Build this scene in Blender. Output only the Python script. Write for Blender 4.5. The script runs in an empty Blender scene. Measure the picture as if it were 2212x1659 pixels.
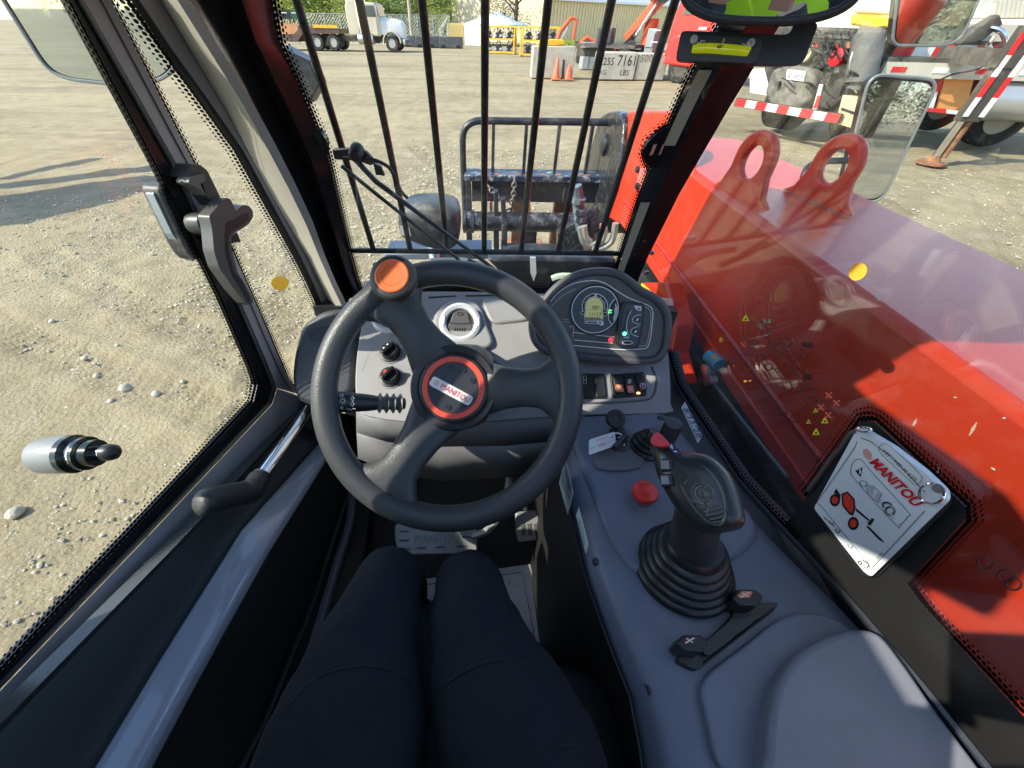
import bpy, bmesh, math, random
import numpy as np
from mathutils import Vector, Matrix
random.seed(7)
rng = np.random.default_rng(7)
V = Vector
scene = bpy.context.scene
COL = scene.collection

# ------------------------------------------------------------------ camera
# eye of the seated operator, wide phone lens looking 43 degrees down; the
# measured sight lines (u, v on a 2212 x 1659 grid) are used to survey points
# of the cab on its real planes (glass planes, console top, ground ...)
FL, UX, UY = 831.0, 1050.0, 829.5
EYE = V((0.0, 0.0, 1.62))
PITCH, ROLL = math.radians(43), -0.015
_f = V((0, math.cos(PITCH), -math.sin(PITCH)))
_u0 = V((0, math.sin(PITCH), math.cos(PITCH)))
_r0 = V((1, 0, 0))
_c, _s = math.cos(ROLL), math.sin(ROLL)
_r = _c * _r0 - _s * _u0
_u = _s * _r0 + _c * _u0

cam_data = bpy.data.cameras.new('camera')
cam = bpy.data.objects.new('camera', cam_data)
COL.objects.link(cam)
m = Matrix((_r, _u, -_f)).transposed().to_4x4()
m.translation = EYE
cam.matrix_world = m
cam_data.sensor_fit = 'HORIZONTAL'
cam_data.sensor_width = 36
cam_data.lens = 36 * FL / 2212
cam_data.shift_x = (1106 - UX) / 2212
cam_data.clip_start = 0.01
cam_data.clip_end = 3000
scene.camera = cam

# ------------------------------------------------------------------ sky, sun, exposure
SUN_TRAVEL = V((1.2606, 0.3252, -1.1175)).normalized()
world = bpy.data.worlds.new('World')
scene.world = world
world.use_nodes = True
wn = world.node_tree.nodes
wl = world.node_tree.links
wn.clear()
sky = wn.new('ShaderNodeTexSky')
sky.sky_type = 'NISHITA'
sky.sun_disc = False
sky.sun_elevation = math.radians(40.6)
sky.sun_rotation = math.atan2(-SUN_TRAVEL.x, -SUN_TRAVEL.y)
sky.air_density = 1.15
sky.dust_density = 0.7
sky.ozone_density = 2.2
bg = wn.new('ShaderNodeBackground')
bg.inputs['Strength'].default_value = 0.15
wo = wn.new('ShaderNodeOutputWorld')
wl.new(sky.outputs[0], bg.inputs[0])
wl.new(bg.outputs[0], wo.inputs[0])
sd = bpy.data.lights.new('sun', 'SUN')
sd.energy = 2.9
sd.angle = math.radians(0.5)
sd.color = (1.0, 0.925, 0.79)
sun = bpy.data.objects.new('sun', sd)
COL.objects.link(sun)
sun.rotation_euler = SUN_TRAVEL.to_track_quat('-Z', 'Y').to_euler()
vs = scene.view_settings
vs.view_transform = 'Standard'
vs.look = 'None'
vs.exposure = 1.5
vs.gamma = 1
vs.use_curve_mapping = False
cy = scene.cycles
cy.use_denoising = True
cy.transparent_max_bounces = 32
cy.max_bounces = 10
cy.diffuse_bounces = 5
cy.glossy_bounces = 6
cy.caustics_reflective = False
cy.caustics_refractive = False
cy.sample_clamp_indirect = 6

# ------------------------------------------------------------------ surveying helpers
def ray(u, v):
    return _r * ((u - UX) / FL) - _u * ((v - UY) / FL) + _f
class Pl:                                   # plane n.p = d
    def __init__(s, n, p):
        s.n = V(n).normalized(); s.d = s.n.dot(V(p))
    def off(s, h):
        q = Pl(s.n, (0, 0, 0)); q.d = s.d + h; return q
def at(u, v, x=None, y=None, z=None, d=None, pl=None):
    r = ray(u, v)
    if pl is not None: k = (pl.d - pl.n.dot(EYE)) / pl.n.dot(r)
    elif x is not None: k = (x - EYE.x) / r.x
    elif y is not None: k = (y - EYE.y) / r.y
    elif z is not None: k = (z - EYE.z) / r.z
    else: k = d
    return EYE + r * k
def X(a): return Pl((1, 0, 0), (a, 0, 0))
def Y(a): return Pl((0, 1, 0), (0, a, 0))
def Z(a): return Pl((0, 0, 1), (0, 0, a))
def D(a): return Pl(_f, EYE + _f * a)

# ------------------------------------------------------------------ materials
MATS = {}
def mat(name, col, rough=0.5, metal=0.0, var=0.0, vs_=8.0, bump=0.0, bs=120.0, coat=0.0, spec=0.5,
        dust=0.0, dcol=(0.42, 0.37, 0.29), ds=30.0, emit=None, estr=1.0, sheen=0.0, vor=False):
    if name in MATS: return MATS[name]
    M = bpy.data.materials.new(name); M.use_nodes = True
    nt = M.node_tree; N = nt.nodes; L = nt.links
    b = N['Principled BSDF']
    b.inputs['Base Color'].default_value = (*col, 1)
    b.inputs['Roughness'].default_value = rough
    b.inputs['Metallic'].default_value = metal
    b.inputs['Specular IOR Level'].default_value = spec
    b.inputs['Coat Weight'].default_value = coat
    b.inputs['Coat Roughness'].default_value = 0.06
    if sheen: b.inputs['Sheen Weight'].default_value = sheen
    tc = N.new('ShaderNodeTexCoord')
    cur = None
    if var:
        n = N.new('ShaderNodeTexNoise'); n.inputs['Scale'].default_value = vs_; n.inputs['Detail'].default_value = 6
        L.new(tc.outputs['Object'], n.inputs['Vector'])
        mx = N.new('ShaderNodeMix'); mx.data_type = 'RGBA'
        mx.inputs[6].default_value = (*[c * (1 - var) for c in col], 1)
        mx.inputs[7].default_value = (*[min(1, c * (1 + var)) for c in col], 1)
        cr = N.new('ShaderNodeMapRange'); cr.inputs[1].default_value = 0.3; cr.inputs[2].default_value = 0.7
        L.new(n.outputs[0], cr.inputs[0]); L.new(cr.outputs[0], mx.inputs[0])
        cur = mx.outputs[2]
    if dust:
        n = N.new('ShaderNodeTexNoise'); n.inputs['Scale'].default_value = ds; n.inputs['Detail'].default_value = 9
        n.inputs['Roughness'].default_value = 0.7
        L.new(tc.outputs['Object'], n.inputs['Vector'])
        cr = N.new('ShaderNodeMapRange'); cr.inputs[1].default_value = 0.5; cr.inputs[2].default_value = 0.8
        cr.inputs[4].default_value = dust
        L.new(n.outputs[0], cr.inputs[0])
        mx = N.new('ShaderNodeMix'); mx.data_type = 'RGBA'
        if cur: L.new(cur, mx.inputs[6])
        else: mx.inputs[6].default_value = (*col, 1)
        mx.inputs[7].default_value = (*dcol, 1)
        L.new(cr.outputs[0], mx.inputs[0])
        cur = mx.outputs[2]
        rr = N.new('ShaderNodeMapRange'); rr.inputs[3].default_value = rough; rr.inputs[4].default_value = min(1, rough + 0.45)
        L.new(cr.outputs[0], rr.inputs[0]); L.new(rr.outputs[0], b.inputs['Roughness'])
    if cur: L.new(cur, b.inputs['Base Color'])
    if bump:
        if vor:
            n = N.new('ShaderNodeTexVoronoi'); n.inputs['Scale'].default_value = bs
            o = n.outputs['Distance']
        else:
            n = N.new('ShaderNodeTexNoise'); n.inputs['Scale'].default_value = bs; n.inputs['Detail'].default_value = 4
            o = n.outputs[0]
        L.new(tc.outputs['Object'], n.inputs['Vector'])
        bp = N.new('ShaderNodeBump'); bp.inputs['Strength'].default_value = bump; bp.inputs['Distance'].default_value = 0.4 / bs
        L.new(o, bp.inputs['Height']); L.new(bp.outputs[0], b.inputs['Normal'])
    if emit:
        b.inputs['Emission Color'].default_value = (*emit, 1)
        b.inputs['Emission Strength'].default_value = estr
    MATS[name] = M
    return M

def glass_mat(name, tint=(0.93, 0.95, 0.93), base=0.04, dirt=0.03):
    M = bpy.data.materials.new(name); M.use_nodes = True
    nt = M.node_tree; N = nt.nodes; L = nt.links; N.clear()
    out = N.new('ShaderNodeOutputMaterial')
    tr = N.new('ShaderNodeBsdfTransparent'); tr.inputs[0].default_value = (*tint, 1)
    gl = N.new('ShaderNodeBsdfGlossy'); gl.inputs['Roughness'].default_value = 0.0
    lw = N.new('ShaderNodeLayerWeight'); lw.inputs[0].default_value = 0.5
    p = N.new('ShaderNodeMath'); p.operation = 'POWER'; p.inputs[1].default_value = 4.2
    ml = N.new('ShaderNodeMath'); ml.operation = 'MULTIPLY_ADD'; ml.inputs[1].default_value = 0.9; ml.inputs[2].default_value = base
    L.new(lw.outputs['Facing'], p.inputs[0]); L.new(p.outputs[0], ml.inputs[0])
    mx = N.new('ShaderNodeMixShader')
    L.new(ml.outputs[0], mx.inputs[0]); L.new(tr.outputs[0], mx.inputs[1]); L.new(gl.outputs[0], mx.inputs[2])
    last = mx.outputs[0]
    if dirt:
        tc = N.new('ShaderNodeTexCoord')
        n = N.new('ShaderNodeTexNoise'); n.inputs['Scale'].default_value = 9; n.inputs['Detail'].default_value = 10
        n.inputs['Roughness'].default_value = 0.72
        L.new(tc.outputs['Object'], n.inputs['Vector'])
        mr = N.new('ShaderNodeMapRange'); mr.inputs[1].default_value = 0.42; mr.inputs[2].default_value = 0.85; mr.inputs[4].default_value = dirt * 3
        L.new(n.outputs[0], mr.inputs[0])
        df = N.new('ShaderNodeBsdfDiffuse'); df.inputs[0].default_value = (0.6, 0.56, 0.48, 1)
        m2 = N.new('ShaderNodeMixShader')
        L.new(mr.outputs[0], m2.inputs[0]); L.new(last, m2.inputs[1]); L.new(df.outputs[0], m2.inputs[2])
        last = m2.outputs[0]
    L.new(last, out.inputs[0])
    return M

def frit_mat(name):
    # printed ceramic dots that shrink away from the solid black border (UV: u metres along, v 0..1 across)
    M = bpy.data.materials.new(name); M.use_nodes = True
    nt = M.node_tree; N = nt.nodes; L = nt.links; N.clear()
    out = N.new('ShaderNodeOutputMaterial')
    uv = N.new('ShaderNodeTexCoord')
    sp = N.new('ShaderNodeSeparateXYZ'); L.new(uv.outputs['UV'], sp.inputs[0])
    def mth(op, a, bv):
        q = N.new('ShaderNodeMath'); q.operation = op
        for i, w in enumerate((a, bv)):
            if w is None: continue
            if isinstance(w, (int, float)): q.inputs[i].default_value = w
            else: L.new(w, q.inputs[i])
        return q.outputs[0]
    ROWS = 3.0
    vr = mth('MULTIPLY', sp.outputs[1], ROWS)
    row = mth('FLOOR', vr, None)
    us = mth('ADD', sp.outputs[0], mth('MULTIPLY', row, 0.5))
    fu = mth('SUBTRACT', mth('FRACT', us, None), 0.5)
    fv = mth('SUBTRACT', mth('FRACT', vr, None), 0.5)
    dist = mth('SQRT', mth('ADD', mth('MULTIPLY', fu, fu), mth('MULTIPLY', fv, fv)), None)
    rad = mth('SUBTRACT', 0.56, mth('MULTIPLY', mth('DIVIDE', row, ROWS), 0.48))
    mask = mth('LESS_THAN', dist, rad)
    tr = N.new('ShaderNodeBsdfTransparent')
    pb = N.new('ShaderNodeBsdfDiffuse'); pb.inputs[0].default_value = (0.006, 0.006, 0.006, 1)
    mx = N.new('ShaderNodeMixShader')
    L.new(mask, mx.inputs[0]); L.new(tr.outputs[0], mx.inputs[1]); L.new(pb.outputs[0], mx.inputs[2])
    L.new(mx.outputs[0], out.inputs[0])
    return M

# ------------------------------------------------------------------ mesh builder
class MB:
    def __init__(s): s.v = []; s.f = []; s.uv = None
    def add(s, vs_, fs):
        b = len(s.v); s.v += [tuple(p) for p in vs_]; s.f += [tuple(i + b for i in f) for f in fs]; return s
    def box(s, c, size, ax=None):
        c = V(c); hx, hy, hz = [q / 2 for q in size]
        A = ax or (V((1, 0, 0)), V((0, 1, 0)), V((0, 0, 1)))
        vv = [c + A[0] * (i * hx) + A[1] * (j * hy) + A[2] * (k * hz) for i in (-1, 1) for j in (-1, 1) for k in (-1, 1)]
        return s.add(vv, [(0, 1, 3, 2), (4, 6, 7, 5), (0, 4, 5, 1), (2, 3, 7, 6), (0, 2, 6, 4), (1, 5, 7, 3)])
    def slab(s, pts, vec):
        n = len(pts); vec = V(vec); P = [V(p) for p in pts]
        nrm = V((0, 0, 0))
        for i in range(n): nrm += (P[i] - P[0]).cross(P[(i + 1) % n] - P[0])
        if nrm.dot(vec) > 0: P.reverse()
        vv = P + [p + vec for p in P]
        fs = [tuple(range(n)), tuple(range(2 * n - 1, n - 1, -1))]
        fs += [(i, i + n, (i + 1) % n + n, (i + 1) % n) for i in range(n)]
        return s.add(vv, fs)
    def loft(s, rings, caps=True, closed=True, loop=False):
        n = len(rings[0]); vv = [p for r in rings for p in r]; fs = []
        R = len(rings)
        for a in range(R if loop else R - 1):
            b = (a + 1) % R
            for i in range(n if closed else n - 1):
                j = (i + 1) % n
                fs.append((a * n + i, a * n + j, b * n + j, b * n + i))
        if caps and not loop:
            fs.append(tuple(range(n - 1, -1, -1))); fs.append(tuple((R - 1) * n + i for i in range(n)))
        return s.add(vv, fs)
    def tube(s, pts, r, n=8, closed=False):
        P = [V(p) for p in pts]; R = len(P)
        rr = r if isinstance(r, (list, tuple)) else [r] * R
        rings = []; ref = None
        for i in range(R):
            if closed: t = P[(i + 1) % R] - P[i - 1]
            else: t = P[min(i + 1, R - 1)] - P[max(i - 1, 0)]
            t.normalize()
            if ref is None:
                ref = V((0, 0, 1)) if abs(t.z) < 0.9 else V((1, 0, 0))
            a = ref - t * ref.dot(t); a.normalize(); b = t.cross(a); ref = a
            rings.append([P[i] + (a * math.cos(q) + b * math.sin(q)) * rr[i] for q in [2 * math.pi * k / n for k in range(n)]])
        return s.loft(rings, loop=closed)
    def lathe(s, prof, o, axis, n=24, e1=None):
        o = V(o); ax = V(axis).normalized()
        ref = V(e1) if e1 else (V((1, 0, 0)) if abs(ax.x) < 0.9 else V((0, 1, 0)))
        a = (ref - ax * ref.dot(ax)).normalized(); b = ax.cross(a)
        ring_ = prof[0][0] > 1e-4 and prof[-1][0] > 1e-4
        return s.loft([[o + ax * h + (a * math.cos(q) + b * math.sin(q)) * max(r, 1e-5) for q in [2 * math.pi * k / n for k in range(n)]] for r, h in prof], loop=ring_)
    def ball(s, c, r, n=8, m_=6):
        c = V(c); r = r if isinstance(r, (tuple, list)) else (r, r, r)
        return s.loft([[c + V((r[0] * math.sin(p) * math.cos(q), r[1] * math.sin(p) * math.sin(q), r[2] * math.cos(p)))
                        for q in [2 * math.pi * k / n for k in range(n)]] for p in [math.pi * (0.04 + 0.92 * j / m_) for j in range(m_ + 1)]])
    def build(s, name, mt, parent=None, smooth=35, bevel=0.0, seg=2, subsurf=0):
        me = bpy.data.meshes.new(name); me.from_pydata(s.v, [], s.f)
        bm = bmesh.new(); bm.from_mesh(me); bmesh.ops.recalc_face_normals(bm, faces=bm.faces); bm.to_mesh(me); bm.free()
        me.materials.append(mt)
        if smooth and len(s.f) < 60000:
            me.shade_smooth(); me.set_sharp_from_angle(angle=math.radians(smooth))
        o = bpy.data.objects.new(name, me); COL.objects.link(o)
        if parent: o.parent = parent; o.matrix_parent_inverse = parent.matrix_world.inverted()
        if bevel:
            bv = o.modifiers.new('bevel', 'BEVEL'); bv.width = bevel; bv.segments = seg; bv.limit_method = 'ANGLE'; bv.angle_limit = math.radians(40)
            if smooth: bv.harden_normals = False
        if subsurf:
            ss = o.modifiers.new('sub', 'SUBSURF'); ss.levels = subsurf; ss.render_levels = subsurf
        return o

def mb(): return MB()
def empty(name, loc=(0, 0, 0), rz=0, parent=None):
    o = bpy.data.objects.new(name, None); COL.objects.link(o); o.location = loc; o.rotation_euler = (0, 0, rz)
    o.empty_display_size = 0.2
    if parent: o.parent = parent
    return o
def tag(o, label=None, cat=None, group=None, kind=None):
    if label: o['label'] = label
    if cat: o['category'] = cat
    if group: o['group'] = group
    if kind: o['kind'] = kind
    return o
def thing(name, label, cat, loc=(0, 0, 0), rz=0, group=None):
    o = empty(name, loc, rz); tag(o, label, cat, group)
    bpy.context.view_layer.update()
    return o
def copy_tree(root, loc=None, rz=None, label=None, sc=None):
    r = root.copy(); COL.objects.link(r)
    if loc is not None: r.location = loc
    if rz is not None: r.rotation_euler = (0, 0, rz)
    if sc is not None: r.scale = (sc, sc, sc)
    if label: r['label'] = label
    for ch in list(root.children):
        c = ch.copy(); COL.objects.link(c); c.parent = r
        for g in list(ch.children):
            d = g.copy(); COL.objects.link(d); d.parent = c
    return r
def local(o):                                # children built in the thing's own coordinates
    for c in o.children_recursive: c.matrix_parent_inverse = Matrix.Identity(4)

def smooth_pts(P, k=6, closed=True):         # Catmull-Rom
    P = [V(p) for p in P]; n = len(P); out = []
    for i in range(n if closed else n - 1):
        if closed: a, b, c, d = P[i - 1], P[i], P[(i + 1) % n], P[(i + 2) % n]
        else: a, b, c, d = P[max(i - 1, 0)], P[i], P[i + 1], P[min(i + 2, n - 1)]
        for j in range(k):
            t = j / k
            out.append(0.5 * ((2 * b) + (c - a) * t + (2 * a - 5 * b + 4 * c - d) * t * t + (3 * b - a - 3 * c + d) * t ** 3))
    if not closed: out.append(P[-1])
    return out
def rnd(P, r, k=4):                          # round the corners of a closed polygon, r = share of the edge or metres
    P = [V(p) for p in P]; n = len(P); out = []
    for i in range(n):
        a, b, c = P[i - 1], P[i], P[(i + 1) % n]
        ra = min(r, (a - b).length * 0.48); rc = min(r, (c - b).length * 0.48)
        p = b + (a - b).normalized() * ra; q = b + (c - b).normalized() * rc
        for j in range(k + 1):
            t = j / k
            out.append(p * (1 - t) ** 2 + b * 2 * t * (1 - t) + q * t * t)
    return out
def px(L, pl): return [at(u, v, pl=pl) for u, v in L]
def flat(L, pl, h, th, r=0.0):               # a plate th thick on a plane, h proud of it
    P = px(L, pl.off(h))
    if r: P = rnd(P, r)
    return mb().slab(P, -pl.n * th)
def circ(c, pl, r, h=0.0, n=28, k=1.0, ax=None):
    o = at(*c, pl=pl.off(h)) if not isinstance(c, V) else c
    a = ax or V((1, 0, 0)); a = (a - pl.n * a.dot(pl.n)).normalized(); b = pl.n.cross(a)
    return [o + a * (r * math.cos(q)) + b * (r * k * math.sin(q)) for q in [2 * math.pi * i / n for i in range(n)]]
def stroke(P, pl, w, closed=False):          # a thin printed line lying on a plane
    return mb().tube(P, w, 4, closed)
def text(name, s, a, b, n, mt, parent, h=0.0, sy=1.0, th=0.0006, sk=0.0, bold=0.0):
    # flat lettering from a to b on the plane with normal n
    cu = bpy.data.curves.new(name, 'FONT'); cu.body = s; cu.extrude = 0.0; cu.resolution_u = 2; cu.offset = bold
    to = bpy.data.objects.new(name, cu); COL.objects.link(to)
    dg = bpy.context.evaluated_depsgraph_get(); me = bpy.data.meshes.new_from_object(to.evaluated_get(dg))
    bpy.data.objects.remove(to); bpy.data.curves.remove(cu)
    xs = [v.co.x for v in me.vertices]; x0, x1 = min(xs), max(xs)
    a, b, n = V(a), V(b), V(n).normalized()
    u = (b - a); w = u.length; u.normalize(); vv = n.cross(u).normalized()
    k = w / (x1 - x0)
    for v in me.vertices:
        p = a + u * ((v.co.x - x0 + v.co.y * sk) * k) + vv * (v.co.y * k * sy) + n * (h + th)
        v.co = p
    me.materials.clear(); me.materials.append(mt); me.name = name
    o = bpy.data.objects.new(name, me); COL.objects.link(o)
    if parent: o.parent = parent; o.matrix_parent_inverse = parent.matrix_world.inverted()
    return o
def text_px(name, s, p0, p1, pl, h, mt, parent, sy=1.0, sk=0.0, bold=0.0):
    return text(name, s, at(*p0, pl=pl.off(h)), at(*p1, pl=pl.off(h)), pl.n, mt, parent, 0.0, sy, sk=sk, bold=bold)

def frit(name, inner, outer, parent, mt, pitch=0.0062):
    # a band of printed dots on the glass; inner = solid border side, outer = clear side
    me = bpy.data.meshes.new(name); n = len(inner)
    vv = [tuple(p) for p in inner] + [tuple(p) for p in outer]
    me.from_pydata(vv, [], [(i, i + 1, n + i + 1, n + i) for i in range(n - 1)])
    ln = [0]
    for i in range(1, n): ln.append(ln[-1] + (V(inner[i]) - V(inner[i - 1])).length / pitch)
    uvl = me.uv_layers.new(name='UVMap')
    for lp in me.loops:
        i = lp.vertex_index
        uvl.data[lp.index].uv = (ln[i % n], 0.0 if i < n else 0.9999)
    me.materials.append(mt)
    o = bpy.data.objects.new(name, me); COL.objects.link(o); o.parent = parent
    return o

def translucent(name, col):
    M = mat(name, col, .5); N = M.node_tree.nodes; L = M.node_tree.links
    tl = N.new('ShaderNodeBsdfTranslucent'); tl.inputs[0].default_value = (*col, 1); mx = N.new('ShaderNodeMixShader'); mx.inputs[0].default_value = .6
    L.new(N['Principled BSDF'].outputs[0], mx.inputs[1]); L.new(tl.outputs[0], mx.inputs[2]); L.new(mx.outputs[0], N['Material Output'].inputs[0])
    return M
# palette
PLASTIC = mat('grey_plastic', (0.285, 0.28, 0.285), 0.5, var=0.05, vs_=30, bump=0.25, bs=900, dust=0.10, ds=45)
PLASTIC_D = mat('dark_grey_plastic', (0.115, 0.115, 0.125), 0.5, var=0.06, bump=0.25, bs=900)
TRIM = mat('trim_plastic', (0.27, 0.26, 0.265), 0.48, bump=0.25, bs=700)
TRIM_T = mat('textured_trim_lit', (0.36, 0.335, 0.28), 0.55, bump=0.35, bs=500)  # tan of the sunlit grey trim is put into this colour
BLACKP = mat('black_plastic', (0.018, 0.018, 0.02), 0.42, bump=0.25, bs=800)
GLOSSB = mat('gloss_black_paint', (0.009, 0.009, 0.01), 0.14, coat=0.4, bump=0.03, bs=60)
RUBBER = mat('rubber', (0.014, 0.014, 0.014), 0.55)
RUBBER_S = mat('rubber_boot', (0.013, 0.013, 0.014), 0.36)
LEATHER = mat('grained_wheel_skin', (0.050, 0.052, 0.056), 0.42, bump=0.3, bs=420, vor=True)
SOFTB = mat('soft_black', (0.03, 0.03, 0.031), 0.45, bump=0.5, bs=600, vor=True)
CHROME = mat('chrome', (0.82, 0.82, 0.84), 0.08, 1.0)
STEEL = mat('steel', (0.5, 0.5, 0.5), 0.35, 1.0, dust=0.4, ds=60)
SILVER = mat('silver_plastic', (0.55, 0.56, 0.58), 0.32)
REDP = mat('red_paint', (0.60, 0.045, 0.018), 0.30, coat=0.0, spec=0.34, var=0.05, vs_=4, dust=0.2, ds=22, dcol=(0.5, 0.22, 0.16))
REDL = mat('red_plastic', (0.75, 0.05, 0.035), 0.4)
REDPINK = mat('red_button_plastic', (0.62, 0.045, 0.07), 0.35)
ORANGE = mat('orange_plastic', (0.78, 0.15, 0.04), 0.42)
WHITE = mat('white_print', (0.78, 0.78, 0.78), 0.5)
WHITEC = mat('white_card', (0.72, 0.74, 0.75), 0.35)
BLACKI = mat('black_ink', (0.01, 0.01, 0.011), 0.5)
REDI = mat('red_ink', (0.6, 0.02, 0.02), 0.45)
YELLOW = mat('yellow_paint', (0.75, 0.42, 0.02), 0.45, dust=0.2, ds=6)
YELI = mat('yellow_ink', (0.78, 0.68, 0.03), 0.5)
LABELC = mat('label_paper', (0.45, 0.55, 0.62), 0.5, var=0.06, vs_=60)
MIRROR = mat('mirror_glass', (0.60, 0.68, 0.70), 0.02, 1.0, dust=0.22, ds=30)
BLKST = mat('worn_black_steel', (0.022, 0.024, 0.03), 0.38, dust=0.45, ds=16, dcol=(0.3, 0.29, 0.28))
BLKSP = mat('speckled_black_steel', (0.018, 0.03, 0.06), 0.42, dust=1.0, ds=26, dcol=(0.75, 0.74, 0.7))
RUST = mat('rusty_steel', (0.27, 0.12, 0.06), 0.8, var=0.35, vs_=14, dust=0.3)
GLASS = glass_mat('window_glass', (0.965, 0.98, 0.968), 0.03, 0.012)
GLASS_R = glass_mat('side_window_glass', (0.94, 0.96, 0.945), 0.085, 0.010)
FRIT = frit_mat('frit_dots')
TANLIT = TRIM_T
CLOTH = mat('navy_cloth', (0.0185, 0.0205, 0.0255), 0.95, bump=0.5, bs=1500, var=0.2, vs_=600, spec=0.15)
TYRE = mat('tyre', (0.02, 0.02, 0.02), 0.8, dust=0.5, ds=5)
CONC = mat('concrete', (0.45, 0.41, 0.33), 0.85, var=0.18, vs_=4, bump=0.5, bs=30)
# ------------------------------------------------------------------ ground
def ground():
    def axis(a, b, fine, lim):
        out = [a]; x = a
        while x < b:
            x += fine if a0 <= x <= a1 else min(25, fine * (1 + max(a0 - x, x - a1) * 0.5) + 0.01); out.append(x)
        return out
    def ax(lo, hi, f0, f1, fine):
        L = list(np.arange(f0, f1, fine)); s = fine; x = f0; pre = []
        while x > lo: s *= 1.12; x -= s; pre.append(x)
        s = fine; x = L[-1]; post = []
        while x < hi: s *= 1.12; x += s; post.append(x)
        return np.array(pre[::-1] + L + post)
    xs = ax(-700, 700, -5.0, 8.0, 0.032); ys = ax(-300, 900, 0.3, 9.0, 0.032)
    gx, gy = np.meshgrid(xs, ys)
    z = np.zeros_like(gx)
    fade = np.clip(1.3 - np.hypot(gx, gy) / 30, 0, 1)
    for k, a in ((0.9, .014), (2.3, .008), (5.1, .006), (11.0, .0045), (19.0, .003)):
        for j in range(4):
            th = rng.uniform(0, 6.28); ph = rng.uniform(0, 6.28)
            z += a * 0.5 * np.sin(k * (gx * math.cos(th) + gy * math.sin(th)) + ph + 1.3 * np.sin(k * .37 * gx + ph) + 1.1 * np.sin(k * .41 * gy))
    z = z * fade - 0.03
    z += rng.normal(0, .0035, z.shape) * np.clip(1.2 - np.hypot(gx, gy) / 9, 0, 1)
    # tyre tracks pressed into the dirt
    for (xa, ya), (xb, yb), w in (((-4.6, 3.75), (-1.0, 1.55), .15), ((-4.4, 2.75), (-.9, 1.15), .14), ((-2.6, 6.5), (-1.1, .6), .16), ((-5, 6.0), (-1.0, 5.2), .15), ((2.6, 2.0), (5.8, 7.0), .17), ((3.8, 1.5), (7.2, 6.2), .17), ((-1.5, 8.5), (1.0, 3.0), .15)):
        L_ = math.hypot(xb - xa, yb - ya); ux, uy = (xb - xa) / L_, (yb - ya) / L_
        s_ = (gx - xa) * ux + (gy - ya) * uy; c_ = -(gx - xa) * uy + (gy - ya) * ux + .05 * np.sin(s_ * 1.3)
        m_ = np.clip((w - np.abs(c_)) / .05, 0, 1) * np.clip(s_ / .4, 0, 1) * np.clip((L_ - s_) / .4, 0, 1)
        tread = (np.sin((s_ + np.abs(c_) * .7) * 6.283 / .105) > .15) * 1.0
        z -= m_ * (.020 - .016 * tread)
        z += .006 * np.exp(-((np.abs(c_) - w - .03) / .04) ** 2) * np.clip(s_ / .4, 0, 1) * np.clip((L_ - s_) / .4, 0, 1)
    ny, nx = gx.shape
    vv = np.stack([gx.ravel(), gy.ravel(), z.ravel()], 1)
    idx = np.arange(nx * ny).reshape(ny, nx)
    f = np.stack([idx[:-1, :-1].ravel(), idx[:-1, 1:].ravel(), idx[1:, 1:].ravel(), idx[1:, :-1].ravel()], 1)
    me = bpy.data.meshes.new('ground')
    me.vertices.add(len(vv)); me.vertices.foreach_set('co', vv.ravel().astype(np.float32))
    me.loops.add(f.size); me.loops.foreach_set('vertex_index', f.ravel().astype(np.int32))
    me.polygons.add(len(f)); me.polygons.foreach_set('loop_start', np.arange(0, f.size, 4, dtype=np.int32))
    me.update(); me.shade_smooth()
    M = bpy.data.materials.new('gravel_yard'); M.use_nodes = True
    N = M.node_tree.nodes; L = M.node_tree.links; b = N['Principled BSDF']; b.inputs['Roughness'].default_value = 0.95
    b.inputs['Specular IOR Level'].default_value = 0.15
    tc = N.new('ShaderNodeTexCoord')
    def noise(s, d=8, r=.6, st=None):
        n = N.new('ShaderNodeTexNoise'); n.inputs['Scale'].default_value = s; n.inputs['Detail'].default_value = d; n.inputs['Roughness'].default_value = r
        if st:
            mp = N.new('ShaderNodeMapping'); mp.inputs['Scale'].default_value = st; L.new(tc.outputs['Object'], mp.inputs[0]); L.new(mp.outputs[0], n.inputs['Vector'])
        else: L.new(tc.outputs['Object'], n.inputs['Vector'])
        return n.outputs[0]
    def rng_(o, a, c, lo=0., hi=1.):
        q = N.new('ShaderNodeMapRange'); q.inputs[1].default_value = a; q.inputs[2].default_value = c; q.inputs[3].default_value = lo; q.inputs[4].default_value = hi
        L.new(o, q.inputs[0]); return q.outputs[0]
    def mix(f_, a, c):
        q = N.new('ShaderNodeMix'); q.data_type = 'RGBA'; L.new(f_, q.inputs[0])
        for i, w in ((6, a), (7, c)):
            if isinstance(w, tuple): q.inputs[i].default_value = (*w, 1)
            else: L.new(w, q.inputs[i])
        return q.outputs[2]
    c1 = mix(rng_(noise(0.55), .35, .65), (0.300, 0.238, 0.128), (0.440, 0.365, 0.218))
    c2 = mix(rng_(noise(3.2, 10, .7), .38, .68), c1, (0.52, 0.44, 0.275))
    c3 = mix(rng_(noise(0.16, 9, .68, (0.35, 1.6, 1)), .47, .68, 0, .62), c2, (0.19, 0.155, 0.11))
    c3 = mix(rng_(noise(1.1, 8, .7, (1.8, 0.22, 1)), .58, .75, 0, .55), c3, (0.2, 0.16, 0.105))
    c3 = mix(rng_(noise(.6, 7, .66, (.13, 1.3, 1)), .53, .66, 0, .5), c3, (0.20, 0.165, 0.115))
    vo = N.new('ShaderNodeTexVoronoi'); vo.inputs['Scale'].default_value = 42; L.new(tc.outputs['Object'], vo.inputs['Vector'])
    sp = mix(rng_(vo.outputs['Distance'], .10, .26, .75, 0), c3, (0.60, 0.54, 0.42))
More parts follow.
